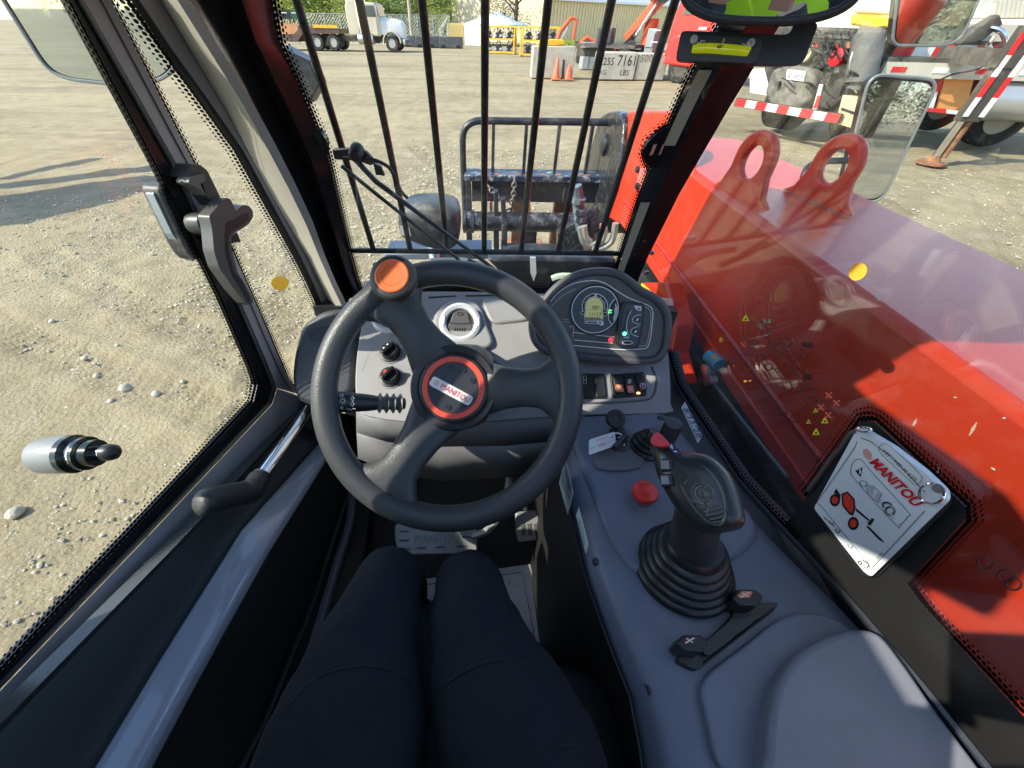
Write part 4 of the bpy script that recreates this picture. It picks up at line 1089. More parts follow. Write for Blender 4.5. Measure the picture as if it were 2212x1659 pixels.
# ---- right windscreen pillar
RL = px3([(1640, -60), (1592, 0), (1552, 54), (1504, 138), (1464, 225), (1437, 282), (1418, 330), (1384, 415), (1331, 575), (1312, 640)], PW.off(.004))
RR = px3([(1762, -60), (1722, 0), (1690, 46), (1630, 144), (1580, 225), (1546, 284), (1519, 330), (1469, 416), (1390, 575), (1366, 640)], PR.off(.002))
RL, RR = resamp(RL, 12), resamp(RR, 12)
RM = [a.lerp(b, .36) + V((.0, -.016, 0)) for a, b in zip(RL, RR)]
rp = strip(RM, RR, (.01, .04, 0)).build('windscreen_pillar', GLOSSB, TH)
strip(RL, RM, (.004, .02, 0)).build('pillar_flange', GLOSSB, rp)
sl = [a.lerp(b, .10) + V((0, -.008, -.0)) for a, b in zip(RL, RM)]; sr = [a.lerp(b, .62) + V((0, -.008, 0)) for a, b in zip(RL, RM)]
strip(sl[6:11], sr[6:11], (.002, .004, 0)).build('pillar_edge_reflection', MATS['tan_edge_reflection'], rp)  # metal strip with its reflection put into the tan colour
strip(sl[2:5], sr[2:5], (.002, .004, 0)).build('pillar_edge_reflection', MATS['tan_edge_reflection'], rp)
frit('frit_band', RR, [p + (V((-.0022, .013, 0))) for p in RR], TH, FRIT)
frit('frit_band', RL, [p + V((-.012, 0, 0)) for p in RL], TH, FRIT)
mb().slab(rnd(px([(1440, 270), (1400, 305), (1386, 330), (1392, 352), (1404, 362), (1450, 360), (1480, 290)], PW.off(.01)), .012), -PW.n * .008).build('hinge_plate', GLOSSB, rp)
frit('frit_band', resamp(px3([(1440, 270), (1400, 305), (1386, 330), (1392, 352), (1404, 362)], PW.off(.006)), 8), resamp(px3([(1425, 262), (1388, 296), (1373, 330), (1382, 362), (1396, 378)], PW.off(.006)), 8), TH, FRIT)
for L in ([(1412, 313), (1419, 312), (1410, 334), (1403, 336)], [(1432, 313), (1436, 312), (1427, 334), (1423, 335)]):
    flat(L, PW.off(.01), .0015, .001).build('slot', mat('slot_pink', (.62, .3, .25), .6), rp)
for uv in ((1408, 545), (1396, 587), (1345, 560)): mb().lathe([(0, 0), (.005, 0), (.004, .004), (0, .004)], at(*uv, pl=PR.off(.012)) if uv[0] > 1380 else at(*uv, pl=PW.off(.012)), PW.n, 10).build('screw', STEEL, rp)

# ---- wiper
wp = mb(); wo_ = PW.off(-.012)
wr = wp.tube(px3([(737, 358), (820, 425), (985, 556), (1010, 580)], wo_), .0036, 6).build('wiper', BLACKP, TH)
mb().tube(px3([(768, 345), (812, 392), (930, 480), (1050, 568), (1082, 592)], wo_.off(-.004)), [.005, .005, .0042, .004, .0036], 6).build('wiper_arm', BLACKP, wr)
mb().slab(px([(716, 323), (768, 320), (790, 328), (812, 352), (800, 358), (770, 347), (722, 345)], wo_.off(-.002)), (0, .012, 0)).build('wiper_mount', mat('dusty_black_plastic', (.03, .03, .032), .5, dust=.4, ds=60), wr, bevel=.002)
mb().lathe([(0, 0), (.012, 0), (.012, .02), (.008, .026), (0, .026)], at(772, 322, pl=wo_), PW.n, 16).build('wiper_pivot', BLACKP, wr)
mb().tube(smooth_pts(px3([(742, 342), (800, 344), (838, 360), (852, 382), (866, 412), (880, 428)], wo_.off(.004)), 6, False), .0032, 6).build('washer_hose', RUBBER, wr)
mb().slab(px([(806, 352), (822, 360), (830, 380), (812, 378)], wo_.off(.003)), (0, .008, 0)).build('washer_nozzle', BLACKP, wr)
mb().tube(px3([(1010, 565), (1060, 588), (1110, 604)], wo_.off(-.004)), .008, 6).build('wiper_blade', RUBBER, wr)

# ---- door: glass, seal, frame, inner panel, hold rail, stud, latch, grab handle
gl_ = px3([(149, 0), (181, 62), (337, 351), (478, 640), (545, 795), (556, 832), (548, 866), (0, 1452)], PD)
k0 = gl_[0]; 
glass_poly = [pd(.78, 1.9)] + gl_[:] + [pd(.0, 1.05), pd(-.12, 1.05), pd(-.12, 1.9)]
ddoor = empty('door', parent=TH)
mb().slab([p - PD.n * .004 for p in [pd(.80, 1.86), at(181, 0, pl=PD), at(380, 351, pl=PD), at(515, 640, pl=PD), at(590, 815, pl=PD), at(588, 868, pl=PD), at(0, 1490, pl=PD), pd(-.12, 1.0), pd(-.12, 1.86)]], -PD.n * .005).build('door_glass', GLASS, ddoor)
LA = [(115, -70), (151, 0), (337, 351), (478, 640), (546, 797), (556, 832), (548, 868), (300, 1132), (0, 1452), (-120, 1580)]
LB = [(140, -70), (181, 0), (380, 351), (515, 640), (588, 808), (598, 838), (588, 872), (330, 1146), (0, 1490), (-120, 1615)]
LC_ = [(204, -70), (239, 0), (418, 351), (545, 640), (620, 815), (648, 852)]
A_, B_ = px3(LA, PD.off(.002)), px3(LB, PD.off(.004))
strip(A_, B_, -PD.n * .012).build('door_seal', mat('gloss_seal', (.008, .008, .009), .22), ddoor)
ins = [(138, -70), (174, 0), (372, 351), (508, 640), (580, 808), (590, 838), (581, 870), (324, 1141), (0, 1480), (-120, 1607)]
mb().tube(px3(ins, PD.off(.006)), .003, 6).build('seal_lip', mat('seal_lip_rubber', (.06, .06, .06), .25), ddoor)
out_ = [(96, -70), (132, 0), (318, 351), (458, 640), (524, 797), (536, 832), (526, 860), (284, 1118), (0, 1420), (-120, 1540)]
frit('frit_band', resamp(A_, 30), resamp(px3(out_, PD.off(.002)), 30), ddoor, FRIT)
C0 = px3(LC_, PD.off(.006))
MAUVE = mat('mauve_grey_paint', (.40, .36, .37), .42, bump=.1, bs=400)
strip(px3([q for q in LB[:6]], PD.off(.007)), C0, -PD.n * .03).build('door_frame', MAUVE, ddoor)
mid_ = [a.lerp(b, .62) for a, b in zip(px3(LB[:6], PD.off(.0085)), px3(LC_, PD.off(.0085)))]
mb().tube(mid_, .0012, 4).build('door_frame_seam', BLACKI, ddoor)
frit('frit_band', C0, px3([(219, -70), (254, 0), (433, 351), (558, 640), (632, 812), (656, 846)], PD.off(.004)), ddoor, FRIT)
# quarter glass between door frame and pillar
qa = resamp(C0, 9)
mb().slab([p + V((0, .002, 0)) for p in qa] + [p + V((-.004, 0, 0)) for p in reversed(resamp(G_, 9))], (-.004, 0.002, 0)).build('quarter_glass', GLASS, TH)
frit('frit_band', [g + V((-.012, .004, 0)) for g in G_], [g + V((-.026, -.008, 0)) for g in G_], TH, FRIT)
# lower band of the door frame
L1 = px3([(598, 838), (588, 872), (330, 1146), (0, 1490), (-120, 1615)], PD.off(.007))
L2 = px3([(652, 856), (664, 873), (390, 1168), (0, 1566), (-120, 1690)], PD.off(.016))
L3 = px3([(652, 856), (664, 873), (390, 1168), (0, 1566), (-120, 1690)], PI.off(.002))
strip(L2, L3, (-.004, 0, -.02)).build('door_ledge', BLACKP, ddoor)
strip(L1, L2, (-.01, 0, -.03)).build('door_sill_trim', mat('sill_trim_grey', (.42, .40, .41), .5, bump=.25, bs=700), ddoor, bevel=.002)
DP = mat('dark_door_panel', (.085, .088, .085), .30, coat=.15, bump=.08, bs=700, dust=.10, ds=7, dcol=(.2, .19, .17))
mb().slab(px([(652, 868), (664, 875), (390, 1170), (0, 1568), (-200, 1770), (0, 1900), (330, 1900), (600, 1659), (640, 1520), (715, 1309), (792, 1064), (770, 900)], PI), (-.02, 0, 0)).build('door_panel', DP, ddoor)
# shiny rail along the panel
ra = px3([(690, 955), (669, 979), (523, 1144), (354, 1412), (205, 1659), (120, 1800)], PI.off(.004)); rb_ = px3([(716, 965), (698, 992), (574, 1187), (440, 1424), (313, 1659), (240, 1800)], PI.off(.046))
RAILM = mat('satin_grey_rail', (.60, .64, .74), .14, coat=.8)
rq = mb()
rings = []
for a, b in zip(resamp(ra, 14), resamp(rb_, 14)):
    w = b - a; wn = V((.36, -.05, .93)); rings.append([a - PI.n * .01 - UP * .02, a + wn * .000, a + w * .06 + wn * .0022, a + w * .2 + wn * .0034, a + w * .5 + wn * .0042, a + w * .8 + wn * .0034, a + w * .94 + wn * .0022, b, b - UP * .014, b - PI.n * .05 - UP * .03])
rq.loft(rings); rq.build('door_rail', RAILM, ddoor, smooth=60)
# lower edge seals of the door
mb().tube(px3([(755, 1062), (738, 1110), (675, 1309), (571, 1564), (500, 1700)], PI.off(.012)), .006, 6).build('door_bottom_seal', mat('grey_rubber', (.09, .1, .1), .5), ddoor)
mb().tube(smooth_pts(px3([(762, 1062), (756, 1130), (728, 1220), (690, 1350), (650, 1480), (600, 1640)], Z(.66)), 5, False), .011, 8).build('sill_rail', mat('purple_grey_sill', (.15, .15, .18), .35), TH)
strip(px3([(755, 1080), (735, 1180), (690, 1330), (640, 1500), (600, 1659)], Z(.62)), px3([(800, 1080), (790, 1180), (752, 1330), (720, 1500), (700, 1659)], Z(.60)), (0, 0, -.06)).build('door_step', BLACKP, TH)
# grab handle: chrome bar with black grip
hA, hB = at(668, 885, d=.83), at(560, 1035, pl=PI.off(.04))
hd_ = mb().tube([hA, hB], .0125, 16).build('grab_handle', CHROME, TH)
hC = at(522, 1068, pl=PI.off(.04)); hD = at(450, 1084, pl=PI.off(.035)); hE = at(424, 1089, pl=PI.off(.03))
gp_ = mb(); gp_.tube(smooth_pts([hB + (hA - hB) * .06, hB, at(544, 1058, pl=PI.off(.045)), hC, at(478, 1078, pl=PI.off(.038)), hD, hE], 6, False), [.016] * 6 + [.019] * 6 + [.021] * 6 + [.021] * 6 + [.021] * 6 + [.021, .0205, .020, .0185, .0165, .0135] + [.008], 18)
gp_.build('handle_grip', SOFTB, hd_, smooth=60)
mb().slab(px([(655, 870), (690, 900), (690, 960), (660, 930)], PI.off(.02)), (.02, 0, 0)).build('handle_mount', BLACKP, hd_, bevel=.004)
# window stay stud through the glass
sc_ = at(150, 980, pl=PD)
axs = (at(232, 977, x=-.455) - at(50, 985, x=-.56)).normalized()
sc0 = at(55, 985, x=-.565)
def L_(m_): return sc0 + axs * m_
Ls = (at(240, 977, x=-.45) - sc0).length
st_ = mb().lathe([(0, 0), (.004, .001), (.009, Ls * .12), (.019, Ls * .16), (.022, Ls * .22), (.0235, Ls * .5), (0, Ls * .5)], sc0, axs, 24).build('window_stud', mat('stud_grey', (.20, .21, .21), .38, dust=.3, ds=60), TH)
mb().lathe([(0, Ls * .5), (.0235, Ls * .5), (.0235, Ls * .56), (.018, Ls * .6), (.018, Ls * .64), (.0205, Ls * .65), (.0205, Ls * .69), (.017, Ls * .70), (.016, Ls * .79), (0, Ls * .79)], sc0, axs, 24).build('stud_washer', mat('gloss_rubber', (.012, .02, .016), .18), st_)
mb().lathe([(.019, Ls * .60), (.0195, Ls * .645), (.0, Ls * .645)], sc0, axs, 24).build('stud_ring', CHROME, st_)
mb().lathe([(0, Ls * .76), (.009, Ls * .76), (.009, Ls * .89), (0, Ls * .89)], sc0, axs, 18).build('stud_pin', CHROME, st_)
mb().lathe([(0, Ls * .87), (.010, Ls * .87), (.0105, Ls * .92), (.009, Ls * .98), (.004, Ls * 1.02), (0, Ls * 1.02)], sc0, axs, 18).build('stud_cap', BLACKP, st_)
# latch box outside the glass, clamp and lever inside
LT = mat('latch_plastic', (.05, .05, .05), .42, bump=.2, bs=500)
def lt(L, h, th, r=.004): return mb().slab(rnd(px(L, PD.off(h)), r), -PD.n * th)
k = (360, 390, 4.253)
def K(x, y): return ((k[0] + x / k[2]) * .864, (k[1] + y / k[2]) * .864)
lt_ = lt([K(150, 330), K(240, 280), K(390, 290), K(450, 420), K(470, 620), K(700, 960), K(690, 1050), K(640, 1100), K(540, 1110), K(440, 960)], -.004, .03, .01).build('door_latch', mat('dusty_latch_box', (.05, .05, .048), .5, dust=.6, ds=60, dcol=(.45, .4, .28)), TH, bevel=.004)
lt([K(95, 400), K(240, 278), K(260, 300), K(150, 420), K(330, 800), K(545, 1110), K(520, 1118), K(300, 830)], -.014, .012, .002).build('latch_base', mat('pale_latch_base', (.28, .33, .33), .4), lt_)
lt([K(265, 395), K(300, 330), K(385, 330), K(440, 430), K(470, 600), K(470, 780), K(720, 960), K(720, 1000), K(640, 1090), K(590, 1010), K(430, 760)], .0, .02, .008).build('latch_cover', mat('dusty_cover', (.032, .032, .034), .4, dust=.3, ds=90, dcol=(.4, .37, .3)), lt_, bevel=.003)
lt([K(480, 110), K(500, 82), K(600, 95), K(675, 150), K(830, 470), K(760, 540), K(665, 430), K(600, 180), K(520, 215), K(465, 240)], .03, .03, .004).build('latch_clamp', LT, lt_, bevel=.003)
lt([K(478, 255), K(520, 215), K(640, 180), K(660, 260), K(600, 300), K(665, 430), K(600, 360), K(480, 290)], .036, .02, .003).build('clamp_lip', mat('worn_latch_plastic', (.14, .135, .12), .5), lt_, bevel=.002)
c0_ = at(*K(520, 720), pl=PD.off(.012)); c1_ = at(*K(715, 715), pl=PD.off(.045))
mb().lathe([(0, 0), (.0145, .0), (.0155, .01), (.0145, (c1_ - c0_).length * .72), (.012, (c1_ - c0_).length * .75), (.010, (c1_ - c0_).length), (0, (c1_ - c0_).length)], c0_, c1_ - c0_, 20).build('latch_knuckle', LT, lt_)
lt([K(690, 640), K(830, 480), K(880, 440), K(925, 465), K(980, 590), K(940, 605), K(1060, 520), K(1110, 525), K(1155, 575), K(1165, 640), K(1120, 720), K(1010, 795), K(945, 830), K(930, 880), K(935, 1000), K(1000, 1250), K(1080, 1370), K(1165, 1530), K(1145, 1590), K(1090, 1570), K(960, 1420), K(800, 1190), K(745, 1010), K(730, 830), K(720, 750)], .055, .018, .004).build('latch_lever', mat('lever_plastic', (.085, .085, .08), .42, bump=.2, bs=500), lt_, bevel=.004)
lt([K(875, 700), K(920, 690), K(1060, 620), K(1110, 600), K(1120, 680), K(1010, 760), K(930, 810), K(900, 880), K(905, 1010), K(960, 1230), K(1050, 1330), K(1130, 1520), K(1120, 1560), K(940, 1270), K(870, 1050), K(862, 860)], .0556, .0016, .003).build('lever_recess', BLACKP, lt_)
lt([K(940, 850), K(990, 810), K(1030, 915), K(935, 925)], .04, .02, .002).build('lever_tab', BLACKP, lt_)
# round yellow stickers
SY = translucent('yellow_sticker', (.80, .60, .14))
mb().slab(circ((605, 612), Pl((.75, -.62, .2), at(605, 612, x=-.425)), .0175, 0, 28, .8), (-.0004, .0004, 0)).build('round_sticker', SY, TH)
mb().slab(circ((1853, 587), PR, .0095, .002, 28, 1.0, YA), PR.n * .0005).build('round_sticker', mat('amber_sticker', (.80, .42, .04), .5), TH)
mb().slab(circ((812, 572), PW, .007, .002, 20), PW.n * .0005).build('round_sticker', mat('green_sticker', (.02, .45, .15), .5), TH)

# ---- mirrors outside
def mirror(name, L, pl, back, parent=TH, r=.05, nrm=None, mm=None):
    P = rnd(px(L, pl), r, 6)
    h = mb().slab(P, -pl.n * .035).build(name, BLACKP, parent, bevel=.008, seg=3)
    c = sum((V(p) for p in P), V((0, 0, 0))) / len(P)
    mb().slab([c + (p - c) * .94 + pl.n * .003 for p in P], -pl.n * .002).build('mirror_face', mm or MIRROR, h, smooth=0)
    mb().tube([p + pl.n * .001 for p in P], .0045, 6, True).build('mirror_rim', mat('mirror_rim_grey', (.22, .24, .23), .4), h)
    return h
def mpl(uv, d, target):                        # plane through the sight line that mirrors the eye to the target direction
    c = at(*uv, d=d); v = (c - EYE).normalized(); n_ = (V(target).normalized() - v).normalized()
    return Pl(n_, c)
m1 = mpl((190, 90), .95, (-.75, -1, -.05))
mirror('door_mirror', [(-30, -60), (18, 18), (100, 148), (142, 170), (245, 182), (340, 176), (376, 152), (378, 120), (340, -10), (320, -60)], m1, None, r=.03)
mb().tube([at(360, 40, pl=m1.off(-.03)), at(440, -10, d=1.0), pg(-.36, 1.86)], .012, 8).build('mirror_arm', BLACKP, TH)
m2 = mpl((1925, 300), 1.16, (.50, -1, -.03))
h2 = mirror('side_mirror', [(1879, 160), (2030, 172), (1902, 438), (1812, 430)], m2, None, r=.04, mm=mat('side_mirror_glass', (.62, .66, .70), .015, 1.0, dust=.06, ds=60))
mb().tube(smooth_pts([at(1735, 385, d=1.12), at(1745, 362, d=1.12), at(1770, 350, d=1.14), at(1840, 346, d=1.18)], 6, False), .009, 8).build('mirror_arm', BLACKP, h2)
m3 = mpl((2020, 30), 1.25, (.65, -1, .02))
mirror('upper_mirror', [(1945, -70), (2140, -70), (2108, 12), (2076, 84), (2040, 98), (1926, 98)], m3, None, r=.03)
# red tank seen in that mirror is a real tank standing behind on the right
tank = thing('red_tank', 'red cylinder tank behind the machine, seen only in the upper side mirror', 'tank')
tq = EYE + ray(1960, 45).normalized() * 1.9; v3 = ray(1955, 50).normalized(); rf = v3 - m3.n * (2 * v3.dot(m3.n)); tc_ = at(1948, 60, pl=m3) + rf * 9
mb().lathe([(0, -.5), (.18, -.47), (.30, -.3), (.32, .3), (.2, .47), (0, .5)], tc_, (0.2, .1, 1), 20).build('shell', REDP, tank)
for s in (-.15, .15): mb().tube([(tc_.x + s, tc_.y, 0), (tc_.x + s, tc_.y, tc_.z - .3)], .03, 6).build('leg', BLKST, tank)
# rear-view mirror inside, with its rim
rc = at(1655, 0, d=.40)
r_t = V((-.04, -.30, 1.44)) - rc
vv_ = (rc - EYE).normalized(); rn = (r_t.normalized() - vv_).normalized(); pm = Pl(rn, rc)
RP = rnd(px([(1478, -90), (1472, -20), (1488, 14), (1530, 36), (1590, 45), (1700, 47), (1780, 36), (1840, 8), (1862, -30), (1862, -90)], pm), .02, 4)
rv = mb().slab(RP, -pm.n * .02).build('rear_view_mirror', BLACKP, TH, bevel=.004)
mb().tube([p + pm.n * .002 for p in RP], .0042, 10, True).build('mirror_rim', SOFTB, rv)
cc = sum(RP, V((0, 0, 0))) / len(RP)
mb().slab([cc + (p - cc) * .97 + pm.n * .002 for p in RP], -pm.n * .001).build('mirror_face', mat('clean_mirror', (.86, .87, .87), .01, 1.0), rv, smooth=0)
# inclinometer on its bracket
bk = at(1600, 100, d=.47)
pb = Pl((EYE - bk) + V((0.02, 0, .1)), bk)
BKT = mat('satin_black_bracket', (.012, .013, .016), .4, bump=.1, bs=300)
brk = mb().slab(rnd(px([(1470, 72), (1476, 66), (1700, 75), (1710, 66), (1716, 48), (1770, 48), (1738, 132), (1722, 142), (1640, 143), (1462, 134), (1460, 122)], pb), .006), -pb.n * .006).build('level_bracket', BKT, TH, bevel=.001)
box_ = flat([(1473, 74), (1642, 82), (1648, 92), (1634, 132), (1628, 137), (1462, 131), (1463, 122)], pb, .012, .012, .006).build('spirit_level', mat('level_housing', (.03, .032, .038), .45, bump=.15, bs=600), brk, bevel=.002)
lx = [(1495, 106), (1505, 105), (1530, 104), (1560, 106), (1590, 108.5), (1615, 111), (1619, 112)]
k_ = .47 / FL
mb().tube(px3(lx, pb.off(.0125)), [7 * k_, 8.6 * k_, 9 * k_, 9 * k_, 9 * k_, 8.6 * k_, 7 * k_], 12).build('vial', mat('level_fluid', (.55, .60, .02), .08, coat=.8, emit=(.45, .5, .0), estr=.12), brk)
mb().ball(at(1556, 101, pl=pb.off(.0165)), (.0045, .002, .002), 8, 6).build('bubble', mat('bubble_glass', (.25, .28, .02), .1), brk)
for uv in ((1499, 85), (1622, 93)):
    mb().lathe([(0, 0), (7.5 * k_, 0), (7 * k_, .0025), (3 * k_, .003), (2.5 * k_, .001), (0, .001)], at(*uv, pl=pb.off(.012)), pb.n, 18).build('screw', SILVER, brk)
text_px('level_mark', 'MAX', (1512, 91), (1523, 91.8), pb, .0125, WHITE, brk)
text_px('level_mark', 'MAX', (1602, 97), (1612, 97.8), pb, .0125, WHITE, brk)
text_px('level_mark', '0', (1559.5, 92), (1564, 92.4), pb, .0125, WHITE, brk)
for a, b in (((1561.5, 92), (1559.5, 97)), ((1507, 90), (1506, 98)), ((1614, 97), (1612.5, 104))): mb().tube([at(*a, pl=pb.off(.0125)), at(*b, pl=pb.off(.0125))], .0004, 4).build('level_mark', WHITE, brk)
for c in ((1511, 96), (1609, 102)):
    mb().tube([at(c[0] + 5 * math.cos(q), c[1] - 4 * math.sin(q), pl=pb.off(.0125)) for q in [math.pi * i / 8 for i in range(9)]], .0003, 4).build('level_mark', WHITE, brk)
# ---- dashboard
dash = mb().slab(smooth_pts(px([(800, 668), (822, 640), (900, 630), (1040, 630), (1180, 634), (1300, 650), (1400, 668), (1436, 720), (1447, 800), (1449, 868), (1440, 892), (1255, 896), (1090, 906), (950, 915), (800, 900), (772, 870), (768, 800), (780, 710)], PDASH), 4), (0, .05, -.10)).build('dashboard', PLASTIC, TH, bevel=.012, seg=4)
# knee apron under the dash
ap = mb()
r0 = px3([(772, 885), (840, 905), (950, 915), (1090, 906), (1200, 898), (1262, 893)], PDASH.off(-.006))
def off(P, v): return [p + V(v) for p in P]
def apx(L, y): return [at(u, v, y=y) for u, v in L]
r1 = apx([(772, 930), (840, 950), (950, 960), (1090, 958), (1180, 950), (1255, 935)], .475)
r2 = apx([(775, 985), (850, 1018), (950, 1034), (1090, 1026), (1170, 1000), (1240, 960)], .475)
r3 = [p + V((0, .04, -.02)) for p in r2]; r4 = [p + V((0, .25, .05)) for p in r2]; r5 = [p + V((0, .2, -.05)) for p in r0]
q = mb()
for A, B in ((r0, r1), (r1, r2), (r2, r3), (r3, r4)):
    q.add(list(A) + list(B), [(i, i + 1, len(A) + i + 1, len(A) + i) for i in range(len(A) - 1)])
bm_o = q.build('knee_apron', mat('apron_plastic', (.17, .167, .175), .5, bump=.25, bs=900), TH, smooth=60)
so = bm_o.modifiers.new('thick', 'SOLIDIFY'); so.thickness = .006
# left end of the dash: hinge pillar base with a pocket
pe = D(.80)
lp = mb().slab(rnd(px([(632, 770), (650, 700), (700, 668), (752, 664), (778, 690), (770, 760), (762, 850), (700, 880), (640, 870), (628, 820)], pe), .02), _f * .06).build('pillar_base', mat('charcoal_plastic', (.045, .046, .052), .45, bump=.25, bs=700), TH, bevel=.012, seg=4)
mb().slab(rnd(px([(664, 716), (700, 704), (735, 712), (728, 740), (690, 742), (668, 736)], D(.7985)), .006), _f * -.001).build('pocket', BLACKP, lp)
# demister slots, centre hood and raised pods
for L in ([(925, 641), (985, 638), (986, 640), (926, 643.5)], [(1005, 637.5), (1080, 636.5), (1080, 638.5), (1006, 640)], [(1098, 636), (1150, 637), (1150, 639), (1098, 638.2)]):
    flat(L, PDASH, .0015, .002).build('demister_slot', BLACKI, dash)
pod = mb().slab(smooth_pts(px([(935, 690), (960, 655), (1000, 645), (1035, 658), (1052, 700), (1062, 745), (1000, 756), (950, 745)], PDASH.off(.012)), 4), -PDASH.n * .02).build('vent_pod', PLASTIC, dash, bevel=.006, seg=3)
def vent(c, r, tilt=0.0):
    o = at(*c, pl=PDASH.off(.014)); n_ = (PDASH.n + V((0, -.35, .1))).normalized()
    v = mb().lathe([(r * .66, .0), (r * .70, .006), (r * .84, .0085), (r * .97, .006), (r, .0), (r, -.012), (r * .66, -.012)], o, n_, 40).build('air_vent', SILVER, TH)
    pln = Pl(n_, o)
    e1 = (XA - n_ * n_.x).normalized(); e2 = n_.cross(e1)
    mb().lathe([(0, -.002), (r * .67, -.002), (r * .67, -.010), (0, -.010)], o, n_, 30).build('vent_disc', mat('vent_dark', (.05, .05, .055), .5), v)
    # pear shaped flap in two halves
    def pear(s): return [o + n_ * .0015 + e1 * (s * r * a) + e2 * (s * r * b) for a, b in ((-.28, .62), (.0, .70), (.28, .62), (.40, .38), (.46, .12), (.58, -.12), (.56, -.42), (.34, -.62), (0, -.68), (-.34, -.62), (-.56, -.42), (-.58, -.12), (-.46, .12), (-.40, .38))]
    mb().slab(smooth_pts(pear(1.0), 3), -n_ * .006).build('vent_flap', mat('flap_grey', (.085, .085, .09), .45, bump=.2, bs=700), v, bevel=.002)
    mb().tube([o + n_ * .002 + e1 * (r * a) + e2 * (r * b) for a, b in ((-.54, .02), (-.3, -.03), (0, -.05), (.3, -.03), (.54, .02))], .0009, 4).build('flap_seam', BLACKI, v)
    mb().tube([o + n_ * .002 + e1 * (r * .16 * math.cos(t)) + e2 * (r * (.44 + .07 * math.sin(t))) for t in [math.pi * i / 4 for i in range(8)]], .0007, 4, True).build('flap_mark', BLACKI, v)
    for s in (-.24, -.12, 0, .12, .24): mb().box(o + n_ * .0018 + e1 * (r * s) - e2 * (r * .34), (r * .05, r * .16, .001), (e1, e2, n_)).build('flap_rib', BLACKI, v)
    for sx in (-1, 1):
        mb().slab([o + n_ * .0082 + e1 * (r * a * sx) + e2 * (r * b) for a, b in ((.72, .30), (.90, .20), (.92, .0), (.90, -.20), (.74, -.10))], -n_ * .003).build('vent_finger', mat('silver_finger', (.72, .73, .75), .28), v)
vent((994, 698), .0415)
vent((843, 681), .0395)
flat([(1035, 640), (1160, 655), (1150, 690), (1060, 700)], PDASH, .006, .02, .02).build('dash_bulge', PLASTIC, dash, bevel=.008, seg=3)
# raised steering shroud hump on the dash
flat([(1020, 770), (1075, 768), (1100, 800), (1096, 812), (1030, 830), (1000, 800)], PDASH, .018, .04, .02).build('column_hump', PLASTIC, dash, bevel=.012, seg=3)
mb().slab(px([(1065, 772), (1098, 795), (1096, 806), (1056, 808), (1048, 790)], PDASH.off(.026)), -PDASH.n * .02).build('hump_face', mat('apron_plastic_2', (.1, .1, .105), .4), dash, bevel=.004)
# rotary switches with pictograms
def rotary(c, mark):
    o = at(*c, pl=PDASH.off(.001)); n_ = PDASH.n
    v = mb().lathe([(0, 0), (.0205, 0), (.0205, .003), (.0165, .004), (.0160, .013), (.0145, .0155), (0, .0155)], o, n_, 28).build('rotary_switch', BLACKP, TH)
    a = V((.55, .75, 0)); a = (a - n_ * a.dot(n_)).normalized(); b = n_.cross(a)
    mb().box(o + n_ * .019, (.031, .007, .012), (a, b, n_)).build('grip_bar', mat('gloss_knob', (.015, .015, .016), .2), v, bevel=.002)
    if mark == 'red': mb().box(o + n_ * .0161 - a * .0 + b * .0085, (.006, .005, .0012), (a, b, n_)).build('red_mark', REDL, v)
    else:
        for k in (-.004, .006): mb().box(o + n_ * .0161 + a * k + b * .0085, (.003, .003, .0012), (a, b, n_)).build('white_mark', WHITE, v)
    mb().lathe([(.0205, .0005), (.0235, .0005), (.0235, -.001)], o, n_, 28).build('switch_ring', mat('ring_grey', (.26, .25, .25), .4), v)
    return v
rotary((843, 762), 'w'); rotary((843, 815), 'red')
for i in range(7):
    a = (803 + i * .8, 763 + i * 6.0)
    if i < 7: text_px('embossed_text', 'MADE %d' % i if False else '- -', (795 - i * 2.2, 770 + i * 5.5), (800 - i * 2.2, 764 + i * 5.5), PDASH, .0006, mat('emboss', (.1, .1, .105), .5), dash)

# ---- switch panels at the lower right
def rpanel(L): return flat(L, PDASH, .004, .01, .004).build('switch_panel', BLACKP, TH, bevel=.0015)
sp1 = rpanel([(1318, 808), (1393, 803), (1398, 854), (1324, 859)])
def rocker(pa, c0, c1, w, extra=None):
    a = at(*c0, pl=PDASH.off(.008)); b = at(*c1, pl=PDASH.off(.008)); d = (b - a).normalized(); s = PDASH.n.cross(d)
    w = w * .72 / FL
    P = [a + s * w - d * 0, a - s * w] ; out = []
    for i in range(9): t = math.pi * i / 8; out.append(a + s * (w * math.cos(t)) - d * (w * math.sin(t)))
    for i in range(9): t = math.pi * i / 8; out.append(b - s * (w * math.cos(t)) + d * (w * math.sin(t)))
    o = mb().slab(out, -PDASH.n * .007).build('rocker_switch', mat('rocker_black', (.02, .02, .021), .3), pa, bevel=.0018, seg=3)
    return a, b, d, s, w
OI = mat('orange_pictogram', (.72, .22, .10), .45)
